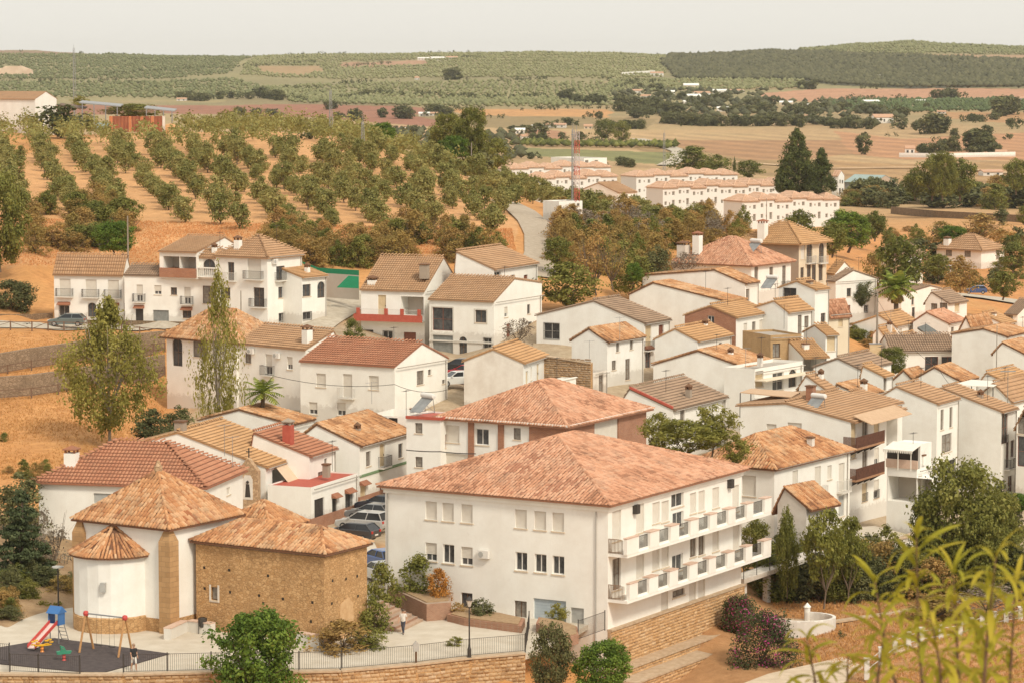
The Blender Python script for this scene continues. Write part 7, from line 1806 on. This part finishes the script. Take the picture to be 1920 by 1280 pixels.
for a in [
 ('bush',716,1152,1068,64,204,'green shrub at the top of the steps by the annex wall','bush'),('bush',785,1130,1052,76,206,'tall green oleander shrub beside the white block','bush'),('orange',822,1122,1072,48,204,'orange autumn shrub beside the oleander','bush'),
 ('scrub',858,1170,1134,40,202,'clipped brown-green bush at the lamp','bush'),('dkbush',900,1172,1127,56,201,'clipped dark green bush right of the lamp','bush'),('bush',700,1210,1130,66,197,'yellowing shrub below the annex corner','bush'),('scrub',640,1222,1168,110,191,'straggly yellow-green weeds along the annex foot','bush'),
 ('bush',690,1225,1180,70,192,'green weeds at the foot of the annex corner','bush'),('reed',850,1213,1197,30,192.5,'small yellow-green agave clump on the plaza','bush'),
 ('orange',18,1180,1128,66,207,'clipped orange hedge bush at the left of the playground','bush'),('reed',95,1168,1132,44,207,'yellow flowering bush behind the slide','bush'),('dkbush',55,1165,1140,60,210,'low dark green ground bush beyond the slide','bush'),
 ('boug',0,0,0,0,0,'',''),
 ('dkbush',285,838,778,70,258,'dark green shrub against the tall white block, left','bush'),('dkbush',335,822,768,60,262,'dark green shrub against the tall white block, right','bush'),('greybush',973,648,596,66,316,'leafless brown tree at the side wall of the big house','tree'),
 ('bush',660,640,604,36,322,'small bright green bush by the lane','bush'),('bush',652,548,530,22,352,'little bush at the yard steps','bush'),('bush',8,842,815,24,262,'small dark bush on the dry slope at the left edge','bush'),
 ('dkbush',1880,1010,920,80,240,'ivy-covered garden mass at the right edge','bush'),('green',1905,960,930,50,240,'bright climbing vine at the right edge','bush'),('bush',1640,1210,1180,40,212,'dusty green shrub beside the lower path','bush'),('dkbush',1575,1245,1190,36,210,'dark spiky plant beneath the curved wall','bush'),
 ('scrub',1760,1160,1120,120,216,'brown scrub on the dry terrace','bush'),('greybush',1850,1150,1100,120,214,'pale dry brush on the terrace at the right','bush'),
 ('bush',1185,545,480,70,360,'green shrub at the right of the brown trees','bush'),('dkbush',1235,525,470,54,362,'dark green shrub left of the red-brown villa','bush'),('green',1188,532,500,30,356,'small bright green bush at the scrub bank','bush'),('greybush',1285,520,478,60,372,'grey thorny shrub by the red-brown villa','bush'),
 ('bush',1720,690,650,10,340,'',''),
]:
    if not a[6]: continue
    put(*a[:7], cat=a[7] if len(a) > 7 else 'bush')
# bougainvillea over the stone walls
def boug(x, yb, yt, w_, D_, lab):
    P = at(x, yb, D_); s_ = D_/F; r = empty('bougainvillea', P, label=lab, cat='bougainvillea'); g = np.random.default_rng(int(x)); W_, H_ = w_*s_, (yb-yt)*s_
    cen = [(g.uniform(-.45,.45)*W_, g.uniform(-.3,.3)*W_*.6, z) for z in g.uniform(.05,.95,95)*H_]
    cen = [(x_*(1.1-.5*z/H_), y_, z) for x_, y_, z in cen]
    V, Q, T_ = cloud(g, cen, .75, 100, .16); obj('foliage', fast_mesh('foliage', V, Q, LM['boug'], tint=T_), r)
    cf = [c for c in cen if g.random() < .5]; cf = [(a_, b__-.25, c_+.1) for a_, b__, c_ in cf]
    V, Q, T_ = cloud(g, cf, .6, 34, .13); obj('flowers', fast_mesh('flowers', V, Q, LM['flower'], tint=T_), r)
boug(1432,1285,1140,140,203,'large bougainvillea with magenta flowers tumbling over the stone walls'); boug(1385,1180,1122,50,212,'small dark climbing bougainvillea at the end of the stone base')
# scrub bank behind the middle houses, and scattered shrubs: each its own
def scatter(n, poly, kinds, wr, hr, D0, D1, lab, group, cat='shrub', name='shrub', sd=1):
    g = random.Random(sd); xs = [p[0] for p in poly]; ys = [p[1] for p in poly]; k = 0; tries = 0
    while k < n and tries < n*40:
        tries += 1; x, y = g.uniform(min(xs), max(xs)), g.uniform(min(ys), max(ys))
        if not inpoly(np.array([x]), np.array([y]), poly)[0]: continue
        P = ground(x, y, D0)
        if P.y > D1: continue
        plant(g.choice(kinds), P, g.uniform(*wr), g.uniform(*hr), lab, cat, name, group, sink=.1); k += 1
scatter(34, [(60,400),(150,385),(250,410),(250,440),(180,480),(60,485)], ['scrub','scrub','round'], (3.5,6), (2.6,4.4), 360, 460, 'brownish olive shrub of the thicket behind the left houses', 'thicket behind the left houses', sd=2)
scatter(30, [(480,430),(600,440),(640,500),(560,505),(500,480)], ['scrub','scrub','bush'], (3,5), (2.4,3.8), 360, 460, 'olive brown shrub of the bank behind the corner house', 'bank behind the corner house', sd=3)
scatter(44, [(650,470),(690,440),(850,450),(960,470),(940,490),(850,492),(700,505),(655,505)], ['scrub','scrub','scrub','bush'], (3,5.5), (2.6,4.6), 350, 460, 'autumn brown shrub of the bank behind the big white house', 'bank behind the big white house', sd=4)
scatter(80, [(1050,410),(1100,400),(1200,412),(1330,425),(1400,440),(1380,480),(1290,470),(1220,470),(1150,490),(1110,480),(1060,450)], ['scrub','scrub','scrub','bush','greybush','scrub'], (3,6), (2.8,5.0), 345, 620, 'brown shrub of the overgrown bank left of the red-brown villa', 'overgrown bank', sd=5)
scatter(44, [(1040,440),(1200,455),(1260,500),(1200,530),(1150,520),(1090,510),(1045,490)], ['scrub','scrub','scrub','bush'], (3.2,5.5), (3.2,5.2), 345, 460, 'tall autumn brown shrub between the gravel track and the villas', 'scrub beside the gravel track', sd=25)
scatter(26, [(1010,372),(1100,392),(1240,412),(1330,428),(1300,436),(1160,420),(1040,395)], ['olive','olive','scrub'], (3.5,5), (3,4.2), 400, 640, 'olive tree along the crest above the overgrown bank', 'olive trees along the crest', 'tree', 'olive_tree', sd=6)
scatter(70, [(1575,352),(1700,350),(1930,350),(1930,395),(1700,392),(1590,400)], ['oak','oak','bush','scrub','round'], (7,13), (4.5,8), 600, 1000, 'dark shrubby tree of the valley thicket beside the barn', 'valley thicket', 'tree', 'tree', sd=7)
scatter(30, [(1560,575),(1640,600),(1640,650),(1600,660),(1590,610)], ['scrub','bush'], (2,3.5), (1.2,2.2), 330, 460, 'weedy shrub on the slope by the lamp pole', 'weeds by the lamp pole', sd=8)
scatter(16, [(1600,430),(1700,430),(1900,520),(1700,500)], ['scrub','bush'], (2.5,4), (1.4,2.6), 400, 760, 'small dry shrub on the orange slope at the right', 'shrubs of the orange slope', sd=9)
scatter(24, [(0,860),(250,900),(60,920),(0,900)], ['scrub','bush'], (.8,1.6), (.5,1.0), 225, 300, 'small weed clump on the dry slope at the left', 'weeds of the left slope', sd=10)
scatter(18, [(860,312),(960,330),(1000,345),(900,335)], ['round','oak','olive'], (4,6), (3.5,5.5), 500, 800, 'green tree at the lower right edge of the olive grove', 'trees at the grove edge', 'tree', 'tree', sd=12)

scatter(60, [(1420,1085),(1520,1060),(1700,1065),(1900,1080),(1900,1125),(1700,1128),(1500,1128),(1430,1125)], ['dkbush','bush','dkbush','scrub','bigdark'], (2.2,4.6), (1.8,4.2), 200, 250, 'leafy shrub of the dense hedge belt below the right hand houses', 'hedge belt below the right hand houses', sd=14)
scatter(30, [(1600,430),(1930,420),(1930,560),(1780,540),(1620,500)], ['round','scrub','bush','oak'], (3.5,7), (2.6,5), 400, 800, 'garden tree or shrub of the orange slope around the villas', 'trees around the villas', 'tree', 'tree', sd=15)
scatter(20, [(0,1080),(120,1060),(140,1110),(0,1180)], ['dkbush','bush','scrub'], (1.5,3), (1.0,2.2), 195, 240, 'low garden shrub beside the cedar at the lower left', 'shrubs by the cedar', sd=16)
# palms
def palm(P, H_, n, L, lab, skirt=False, fr=.06):
    r = empty('palm', P, label=lab, cat='palm'); g = np.random.default_rng(int(P.x*7)&255)
    MB().tube((0,0,-.3),(0,0,H_),.22 if not skirt else .35,.18 if not skirt else .3,9).obj('trunk', BARK, r)
    def frond(a, el, L_, droop):
        V_, Q_, T_ = [], [], []; k = 9; p = np.array([0,0,H_]); d = np.array([math.cos(a)*math.cos(el), math.sin(a)*math.cos(el), math.sin(el)]); side = np.array([-math.sin(a), math.cos(a), 0])
        for i in range(k):
            q = p + d*L_/k
            for s_ in (-1, 1):
                w_ = L_*.24*math.sin(math.pi*(i+1)/(k+1.2)); o_ = len(V_)
                tip = (p+q)/2 + side*s_*w_ + d*w_*.5 + np.array([0,0,-w_*.35])
                V_ += [p, q, tip+ (q-p)*.25, tip-(q-p)*.25]; Q_.append((o_,o_+1,o_+2,o_+3)); T_ += [g.random()]*4
            p = q; d = d + np.array([0,0,-droop/k]); d /= np.linalg.norm(d)
        return np.array(V_), np.array(Q_), np.array(T_)
    for i in range(n):
        a = 2.4*i; el = 1.25 - 1.5*(i/n); V_, Q_, T_ = frond(a, el, L*(.85+.3*g.random()), 1.1)
        obj('frond', fast_mesh('frond', V_, Q_, LM['palm'], tint=T_), r)
    if skirt:
        pr = [frond(2.4*i+.7, -.7-.5*g.random(), L*.75, .8) for i in range(22)]; V_, Q_, T_ = join(pr)
        obj('dead_skirt', fast_mesh('dead_skirt', V_, Q_, LM['brown'], tint=T_), r)
palm(at(493,800,266), 3.1, 22, 1.9, 'short feathery palm beside the tall airy poplar, against the tall white block')
palm(at(1680,602,398), 4.6, 30, 3.0, 'big fan palm with a brown skirt in the right part of the town', True)

# --- far countryside: single holm oaks along hedgerows, orchards beyond
lines = [ # x0,y0,x1,y1,n,height px
 (0,157,50,155,5,8),(70,156,115,152,6,9),(140,153,160,152,3,8),(175,155,220,156,6,9),(235,156,265,160,4,8),(270,165,305,168,5,8),(330,186,380,190,8,16),(380,190,420,184,6,14),(430,184,470,186,6,14),(490,184,530,190,6,22),(545,188,570,192,4,12),
 (540,168,560,168,3,9),(570,168,600,166,4,9),(575,180,620,178,5,9),(640,190,690,182,8,14),(700,178,760,182,7,13),(770,182,830,180,8,12),(835,186,900,184,10,12),(900,186,960,186,8,13),(970,184,1040,186,8,12),(1050,190,1090,192,5,22),(1075,196,1140,198,7,20),
 (1160,170,1190,160,4,12),(1130,150,1180,158,7,10),(1180,160,1240,158,7,12),(1200,170,1250,172,6,14),(1160,200,1230,204,9,22),(1210,212,1280,216,10,24),(1230,186,1290,186,6,16),(1290,196,1330,200,6,16),(1330,190,1370,190,7,16),
 (445,216,455,217,2,15),(475,218,485,218,2,15),(500,217,530,219,4,14),(710,222,722,222,1,26),(750,222,770,224,3,24),(805,214,850,220,6,22),(670,228,672,228,1,22),(920,222,945,224,3,10),(970,208,980,208,1,10),(1010,206,1040,208,3,10),(1095,222,1130,224,3,16),(1020,206,1180,206,8,9),
 (1245,232,1300,236,7,24),(1300,236,1360,238,7,22),(1370,236,1440,236,8,24),(1440,236,1510,236,7,22),(1500,240,1505,240,1,18),(1520,232,1560,238,4,18),(1560,240,1640,242,8,22),(1670,242,1700,242,3,14),(1715,242,1730,240,2,20),(1740,252,1775,248,3,36),(1470,216,1540,210,10,18),(1540,208,1600,206,8,16),(1600,212,1660,214,8,18),(1660,222,1700,218,5,18),
 (1370,214,1440,212,8,20),(1400,200,1460,196,7,16),(1300,212,1340,212,5,16),(1535,192,1545,192,1,11),(1586,190,1660,188,9,11),(1680,186,1700,186,3,9),(1750,184,1815,184,7,18),(1735,208,1740,208,1,16),(1780,212,1786,214,1,8),(1870,218,1900,214,4,34),(1885,234,1895,236,1,14),
 (1780,256,1800,255,2,18),(1820,280,1860,285,4,38),(1810,262,1830,258,2,12),(1850,256,1855,256,1,22),(1770,284,1800,284,3,30),(1720,288,1770,290,5,24),(1820,292,1880,286,4,20),(1880,262,1905,262,3,14),(1610,168,1660,168,6,10),(1500,166,1520,168,3,16),(1525,166,1535,170,1,26),
 (240,112,330,115,8,7),(210,142,400,128,16,8),(400,130,600,118,22,7),(330,100,360,102,4,5),(640,126,740,120,12,7),(860,112,900,112,5,10),
 (835,150,855,150,2,26),(870,154,880,154,1,10),(935,154,1030,150,14,8),(640,160,700,155,8,9),(745,157,750,157,1,8),
 (960,262,1000,256,5,12),(640,250,760,252,12,16),(600,245,650,243,8,12),(1145,240,1180,240,5,14),(1100,262,1140,268,5,14),(990,298,1010,300,3,16),(1100,318,1110,318,1,13),(1120,318,1135,318,2,13),(1160,310,1190,316,6,16),(940,250,1000,250,5,16),(560,240,620,240,7,14),
]
for q in range(60):
    g_ = random.Random(q+900); x_ = g_.uniform(560, 1920); y_ = g_.choice([214, 226, 238, 250, 262, 206, 222]) + g_.uniform(-4, 4) + (x_-900)*.006
    if 1190 < x_ < 1560 and y_ > 240: y_ = 234 + g_.uniform(-3, 4)
    lines.append((x_, y_, x_+g_.uniform(8, 60), y_+g_.uniform(-2, 2), g_.randint(1, 7), g_.uniform(8, 17)))
g = random.Random(5); fars = []
for x0, y0, x1, y1, n, hp in lines:
    for i in range(n):
        t = (i+g.random()*.8)/n; fars.append((x0+(x1-x0)*t+g.uniform(-2,2), y0+(y1-y0)*t+g.uniform(-1,1), hp*g.uniform(.75,1.2)))
# skyline trees
sky_y = [(-20,94),(100,96),(200,101),(330,106),(400,107),(600,101),(800,98),(960,98),(1100,101),(1300,99),(1400,99),(1500,93),(1600,84),(1700,80),(1800,85),(1920,91),(1960,92)]
sk = []
for i in range(170):
    x = g.uniform(-10,1930)
    dens = 1 if (330 < x < 980 or 1160 < x < 1460) else .35
    if g.random() > dens: continue
    for (xa, ya), (xb, yb) in zip(sky_y, sky_y[1:]):
        if xa <= x <= xb: sk.append((x, ya+(yb-ya)*(x-xa)/(xb-xa)+3.0, g.uniform(3.5,8)))
fars.sort(key=lambda a: -a[2]); print('far', len(fars), 'sky', len(sk))
small = []
for k, (x, y, hp) in enumerate(fars):
    P = ground(x, y, 600)
    if k < 290:
        s_ = P.y/F; w = hp*s_*g.uniform(1.05,1.5); plant('oak', P, w, hp*s_, 'dark holm oak along the hedgerows and fields across the valley', group='holm oaks across the valley', name='oak_tree', parts=False, sink=hp*s_*.08)
    else: small.append((P, hp*P.y/F))
for x, y, hp in sk:
    P = ground(x, y, 600); small.append((P, hp*P.y/F))
parts = []; r = np.random.default_rng(3)
for P, h_ in small:
    cen = np.array(P) + r.normal(size=(5, 3))*np.array([.32, .32, .16])*h_ + np.array([0,0,h_*.5]); parts.append(cloud(r, cen, h_*.36, 9, h_*.3))
V, Q, T_ = join(parts); tag(obj('distant_oak_wood', fast_mesh('distant_oak_wood', V, Q, LM['oak'], tint=T_), kind='stuff'), 'dark oak groups along the ridge and upper fields', 'oak trees')
# orchards: rows of small round trees across the far hillsides
def blobs(P, s, r):
    base = np.array([(1,0,0),(0,1,0),(-1,0,0),(0,-1,0),(0,0,1),(0,0,-.6)], float); tri = np.array([(0,1,4),(1,2,4),(2,3,4),(3,0,4),(1,0,5),(2,1,5),(3,2,5),(0,3,5)])
    n = len(P); V = base[None] * (s[:, None, None] * r.uniform(.65, 1.3, (n, 6, 1))); a = r.random(n)*6.28; c_, s_ = np.cos(a), np.sin(a)
    V = np.stack([V[..., 0]*c_[:, None]-V[..., 1]*s_[:, None], V[..., 0]*s_[:, None]+V[..., 1]*c_[:, None], V[..., 2]*.8], -1) + P[:, None]
    return V.reshape(-1, 3), (tri[None] + np.arange(n)[:, None, None]*6).reshape(-1, 3), np.repeat(r.random(n), 6)
def orchard(name, lab, poly, D0, D1, row, sp, ang, size, mt, skip=.05, sd=1, ex=()):
    r = np.random.default_rng(sd); D0_, D1_ = D0, D1
    ca, sa = math.cos(ang), math.sin(ang); M = int((D1-D0)*1.2/row)+2; K = int(1900/sp)
    i, j = np.meshgrid(np.arange(-K//1, K), np.arange(-int(2600/row), int(2600/row))); u = i.ravel()*sp; v = j.ravel()*row
    X = u*ca - v*sa; Y = (D0+D1)/2 + u*sa + v*ca
    m = (Y > D0) & (Y < D1) & (np.abs(X/Y) < .19); X, Y = X[m], Y[m]; X = X + r.normal(0, sp*.1, len(X)); Y = Y + r.normal(0, sp*.1, len(Y))
    Z = hgt(X, Y) + (fbm(X, Y, 40, 9) - .5) * (np.where(Y > 225, np.clip((Y-225)/400,0,1)*.8, 0) + np.where(Y > 1600, np.clip((Y-1600)/2500,0,1)*3.0, 0))
    px, py = topx(X, Y, Z); w_ = (fbm(X, Y, 60, 3)-.5); ok = inpoly(px + w_*20, py + w_*4, poly) & (r.random(len(X)) > skip)
    for e in ex: ok &= ~inpoly(px + w_*26, py + w_*5, e)
    P = np.stack([X, Y, Z], -1)[ok]; print(name, lab, len(P))
    P[:, 2] += size*.7
    V, Q, T_ = blobs(P, size*r.uniform(.75, 1.25, len(P)), r)
    return tag(obj(name, fast_mesh(name, V, Q, mt, tint=T_), kind='stuff'), lab, 'orchard')
OL2 = leafmat('far_olive_leaves', (.19,.20,.085), (.25,.25,.115), (.32,.31,.155)); OK2 = leafmat('far_oak_leaves', (.085,.085,.042), (.13,.125,.06), (.18,.17,.085))
fields = [c[2] for c in COVER[1:14]] + [c[2] for c in COVER[15:19]]
ex_ = fields
orchard('orchard', 'olive orchards covering the upper left ridge slopes', [(-20,92),(330,104),(470,106),(420,140),(300,150),(120,150),(-20,152)], 1900, 4180, 13, 8, .35, 2.3, OL2, skip=.12, sd=2, ex=ex_)
orchard('orchard', 'olive orchards in the hollow of the left far slope', [(-20,158),(120,156),(300,156),(430,148),(520,172),(420,186),(200,186),(-20,184)], 1900, 4180, 12, 9, 1.0, 2.5, OL2, skip=.2, sd=12, ex=ex_)
orchard('orchard', 'olive orchards on the middle far slope below the ridge', [(480,106),(1000,98),(1240,98),(1260,118),(1240,146),(1130,150),(900,146),(640,150),(440,144)], 1900, 4180, 12, 8, -.25, 2.3, OL2, skip=.1, sd=22, ex=ex_)
orchard('orchard', 'olive orchards on the lower middle far slope', [(470,168),(640,158),(900,154),(1130,156),(1140,170),(1160,200),(760,205),(560,190)], 1900, 4180, 14, 9, .9, 2.3, OL2, skip=.15, sd=32, ex=ex_)
orchard('orchard', 'widely spaced olive rows on the pale fields of the far slope', [(500,165),(760,190),(1110,186),(1150,150),(1290,150),(1510,152),(1520,168),(1300,172),(1160,175),(1100,200),(560,200)], 1700, 3300, 13, 7, 1.2, 2.5, OL2, sd=3, ex=fields[1:6])
orchard('oak_wood', 'dark wood covering the hillside at the upper right', [(1265,102),(1400,98),(1500,100),(1740,108),(1930,116),(1930,166),(1700,167),(1560,161),(1500,152),(1270,151),(1240,120)], 2700, 4180, 9, 9, .5, 4.0, OK2, sd=4)
orchard('orchard', 'olive rows on the rounded hill at the upper right', [(1500,92),(1600,83),(1700,78),(1800,83),(1940,90),(1940,108),(1740,104),(1500,98)], 3300, 4190, 10, 9, .2, 2.7, OL2, sd=5, ex=fields)
orchard('orchard', 'bright green orchard rows in the middle right fields', [(1560,190),(1800,188),(1940,188),(1940,212),(1600,212),(1540,200)], 1600, 2800, 11, 6, 1.1, 2.2, leafmat('far_green_leaves', (.10,.13,.05), (.15,.18,.07)), sd=6, ex=fields)
orchard('hedge_trees', 'low scrub and hedges of the valley floor left of the terraces', [(560,238),(960,252),(980,300),(900,318),(760,270)], 700, 1700, 9, 9, .8, 3.2, OK2, skip=.45, sd=7)
orchard('hedge_trees', 'hedges and scrub among the hamlet on the valley side', [(1140,160),(1420,160),(1640,200),(1700,225),(1640,238),(1250,228),(1160,205)], 1500, 2700, 12, 12, .8, 3.3, OK2, skip=.6, sd=8, ex=fields)
orchard('hedge_trees', 'hedgerow along the vineyard beyond the white terraces', [(960,268),(1270,274),(1270,280),(960,276)], 900, 1900, 5, 4, .1, 2.2, LM['mid'], skip=.1, sd=9)

# --- dry grass tufts on the near slopes
def tufts(n, poly, D0, D1, hr, mt, name, lab, sd):
    n *= 3; hr = (hr[0]*.6, hr[1]*.6)
    r = np.random.default_rng(sd); X = r.uniform(-75, 60, n*6); Y = r.uniform(D0, D1, n*6); Z = hgt(X, Y); px, py = topx(X, Y, Z); ok = inpoly(px, py, poly)
    dens = fbm(X, Y, 6, 77) + r.random(len(X))*.5 > .62; ok &= dens; X, Y, Z = X[ok][:n], Y[ok][:n], Z[ok][:n]; k = len(X)
    V, Q, T_ = [], [], []
    base = np.stack([X, Y, Z], -1); nb = 3; a = r.random((k, nb))*6.28; h_ = r.uniform(*hr, (k, nb)); t0 = r.random(k)
    w_ = h_*.28; d = np.stack([np.cos(a), np.sin(a), np.zeros_like(a)], -1); ln = r.normal(0, .35, (k, nb, 2))
    p0 = base[:, None] - d*w_[..., None]*.35; p1 = base[:, None] + d*w_[..., None]*.35; top = base[:, None] + np.concatenate([ln*h_[..., None], h_[..., None]], -1)
    V = np.stack([p0, p1, top + d*w_[..., None]*.5, top - d*w_[..., None]*.5], 2).reshape(-1, 3); V[:, 2] -= .03
    Q = np.arange(len(V)).reshape(-1, 4); T_ = np.repeat(np.clip(t0[:, None]*.7 + r.random((k, nb))*.3, 0, 1).ravel(), 4)
    print(name, k); return tag(obj(name, fast_mesh(name, V, Q, mt, tint=T_), kind='stuff'), lab, 'grass')
STRAW = leafmat('straw_grass', (.46,.23,.085), (.60,.31,.12), (.70,.41,.19), .2)
tufts(15000, [(-20,620),(310,640),(310,790),(290,850),(0,900),(-20,900)], 228, 350, (.12,.34), STRAW, 'dry_grass', 'orange dry grass on the slope at the left', 1)
tufts(9000, [(1400,1090),(1930,1060),(1930,1290),(1480,1290),(1500,1180)], 188, 236, (.12,.4), STRAW, 'dry_grass', 'orange dry grass on the ground at the lower right', 2)
tufts(9000, [(0,410),(960,430),(970,480),(0,500)], 372, 440, (.15,.45), STRAW, 'dry_grass', 'dry grass along the foot of the olive hill', 3)

# --- leafy branches close to the viewpoint, lower right
LF = leafmat('long_fresh_leaves', (.24,.21,.02), (.42,.36,.035), (.60,.50,.08), .45)
def leafmesh(L, wd, bend, name='leaf'):
    n = 7; V = []; Q = []; 
    for i in range(n+1):
        t = i/n; w = wd*math.sin(math.pi*min(1, t*.93+.04))**.8*(1 if t < 1 else 0); a = bend*t
        x = L*(math.sin(a)/bend if bend else t); z = -L*(1-math.cos(a))/bend
        V += [(x, -w, z+w*.35), (x, 0, z), (x, w, z+w*.35)]
        if i < n: o_ = i*3; Q += [(o_,o_+1,o_+4,o_+3),(o_+1,o_+2,o_+5,o_+4)]
    return fast_mesh(name, V, Q, LF, tint=np.repeat(np.linspace(.2,.8,n+1), 3), smooth=True)
LV = [leafmesh(.14+.02*i, .0105+.001*i, b) for i, b in enumerate((1.2, 1.7, 2.1, .7))]
STEM = mat('brown_twig', (.16,.09,.05), (.24,.14,.08), 30)
brs = [(1718,1002,1735,1290,10.5,11),(1640,1085,1700,1290,11.2,9),(1787,1072,1800,1290,10.2,10),(1868,1035,1840,1290,9.8,11),(1512,1192,1535,1290,11.5,6),(1745,1150,1770,1290,9.6,7),(1905,1090,1890,1290,10.4,9),(1660,1170,1640,1290,10.8,6),(1825,1160,1850,1290,11.0,8),(1590,1225,1600,1290,11.4,4)]
names = ['tallest yellow-green leafy branch tip in the lower right foreground','leafy branch tip left of the tallest one in the foreground','leafy foreground branch just right of the tallest one','leafy foreground branch near the right edge with brown stem','leftmost leafy foreground branch, below the curved wall','short leafy foreground branch in front of the tallest stem','leafy foreground branch at the very right edge','short leafy foreground branch low beside the footpath','leafy foreground branch between the two right hand stems','smallest leafy foreground sprig at the bottom edge']
g = random.Random(3)
for (xt, yt, xb, yb, D_, nl), lab in zip(brs, names):
    A_, B_ = at(xt, yt, D_), at(xb, yb+60, D_+.15); G_ = Vector((B_.x+.05, B_.y, h1(B_.x, B_.y)))
    r = empty('leafy_branch', G_, label=lab, cat='branch'); m = MB(); m.tube(G_-G_, B_-G_, .012, .008, 6); mid = (A_+B_)/2 + Vector((g.uniform(-.02,.02),0,0)); m.tube(B_-G_, mid-G_, .008, .005, 6); m.tube(mid-G_, A_-G_, .005, .002, 5); m.obj('stem', STEM, r)
    L_ = (A_-B_).length; n_ = nl*5
    for i in range(n_):
        t = (i/n_)**1.25; p = (A_.lerp(mid, t*2) if t < .5 else mid.lerp(B_, t*2-1)) - G_
        o = obj('leaf', g.choice(LV), r, p); el = g.uniform(.15,.95) if t > .06 else g.uniform(.7,1.3)
        o.rotation_euler = (g.uniform(-.4,.4), -el, 2.4*i+g.uniform(-.4,.4)); s_ = g.uniform(.75,1.15)*(.75 if t < .08 else 1); o.scale = (s_, s_, s_)
# ------------------------------------------------------------------ people
def person(P, head, lab, top, leg, shoe, skin=(.50,.28,.18), hair=(.10,.07,.05), H_=1.74, shorts=False, stride=.32, bald=False):
    v, e, rad = [], [], []
    def add(p, r, parent=None):
        v.append(p); rad.append(r)
        if parent is not None: e.append((parent, len(v)-1))
        return len(v)-1
    pel = add((0,0,.95), .135); sp = add((0,0,1.12), .125, pel); ch = add((.01,0,1.32), .145, sp); nk = add((.01,0,1.48), .055, ch); hd = add((.03,0,1.60), .095, nk); add((.025,0,1.68), .085, hd)
    for s_, ph in ((1, 1), (-1, -1)):
        hip = add((0,s_*.10,.90), .098, pel); kn = add((.09*ph+.03,s_*.10,.50), .062, hip); an = add((stride*.5*ph-.03,s_*.10,.09), .042, kn); add((stride*.5*ph+.14,s_*.11,.04), .036, an)
        sh = add((0,s_*.19,1.42), .062, ch); el = add((-.10*ph,s_*.25,1.14), .043, sh); wr = add((-.12*ph+.12,s_*.26,.92), .030, el); pm_ = add((-.12*ph+.15,s_*.26,.85), .034, wr)
        for k in range(4): f1 = add((-.12*ph+.13+.018*k,s_*(.265),.80-.005*(k in (0,3))), .009, pm_); add((-.12*ph+.135+.018*k,s_*.255,.765-.006*(k in (0,3))), .008, f1)
        add((-.12*ph+.20,s_*.245,.83), .009, pm_)
    me = bpy.data.meshes.new('body'); me.from_pydata(v, e, []); o = bpy.data.objects.new('body_tmp', me); col.objects.link(o)
    o.modifiers.new('skin', 'SKIN'); sm_ = o.modifiers.new('ss', 'SUBSURF'); sm_.levels = 1; sm_.render_levels = 1
    if not me.skin_vertices: me.skin_vertices.new() if hasattr(me.skin_vertices, 'new') else None
    sv = me.skin_vertices[0].data
    for i, r_ in enumerate(rad): sv[i].radius = (r_, r_*(1.25 if i in (1, 2) else 1)); sv[i].use_root = (i == 0)
    dg = bpy.context.evaluated_depsgraph_get(); dg.update(); m2 = bpy.data.meshes.new_from_object(o.evaluated_get(dg)); bpy.data.objects.remove(o)
    m2.materials.clear()
    n0 = lab.split()[3] + '_' + lab.split()[4]
    for nm, c in (('skin_tone', skin), (n0+'_top_cloth', top), (n0+'_leg_cloth', leg), (n0+'_shoe', shoe)): m2.materials.append(mat(nm, c, rough=.8))
    for p in m2.polygons:
        c = p.center; a = abs(c.y)
        if c.z > 1.47: i = 0
        elif c.z > .93 and not (a > .21 and c.z < 1.22): i = 1
        elif a > .2: i = 0
        elif c.z > (.52 if shorts else .12): i = 2
        elif c.z > .1: i = 0
        else: i = 3
        p.material_index = i; p.use_smooth = True
    m2.name = 'body'
    r = empty('person', P, head, label=lab, cat='person'); r.scale = (H_/1.76,)*3
    obj('body', m2, r)
    MB().lathe([(.098,-.03),(.105,.03),(.085,.09),(.04,.118),(.0,.122)], 12, (.01,0,1.65)).obj('hair', mat('dark_hair' if not bald else 'grey_hair', hair), r)
    m = MB(); m.add([(.118,-.014,1.60),(.118,.014,1.60),(.145,0,1.60),(.115,0,1.64)], [(0,1,2),(0,2,3),(1,3,2)]); m.obj('nose', MATS['skin_tone'], r)
    m = MB(); [m.box(.112,.122,s_*.035-.012,s_*.035+.012,1.635,1.648) for s_ in (-1, 1)]; m.obj('eyes', IRON, r)
    for s_ in (-1, 1): MB().box(.0,.03,s_*.1-.008,s_*.1+.008,1.59,1.65).obj('ear', MATS['skin_tone'], r)
    return r
person(onz(251,1257,38.5), -1.0, 'a person in a black top and white trousers walking beside the playground mat', (.02,.02,.022), (.70,.67,.62), (.55,.40,.32), H_=1.78, hair=(.32,.22,.15), shorts=True, bald=True)
person(onz(756,1188,38.5), -1.9, 'a person in a white shirt and dark trousers coming down from the brick steps', (.66,.61,.55), (.05,.055,.08), (.03,.03,.03), H_=1.72, stride=.4)
# ------------------------------------------------------------------ haze: one closed box of even, thin air round the whole place
hm = bpy.data.materials.new('thin_haze'); hm.use_nodes = True; nt = hm.node_tree
nt.nodes.remove(nt.nodes['Principled BSDF']); pv_ = nt.nodes.new('ShaderNodeVolumePrincipled')
pv_.inputs['Color'].default_value = (.97, .95, .90, 1); pv_.inputs['Density'].default_value = .000045; pv_.inputs['Anisotropy'].default_value = .2
nt.links.new(pv_.outputs[0], nt.nodes['Material Output'].inputs['Volume'])
zmin, zmax = float(GZ.min()) - 1.5, float(GZ.max()) + 14
MB().box(-3700, 3700, -25, 6500, zmin, zmax).obj('haze', hm, kind='stuff')
print('haze', zmin, zmax)
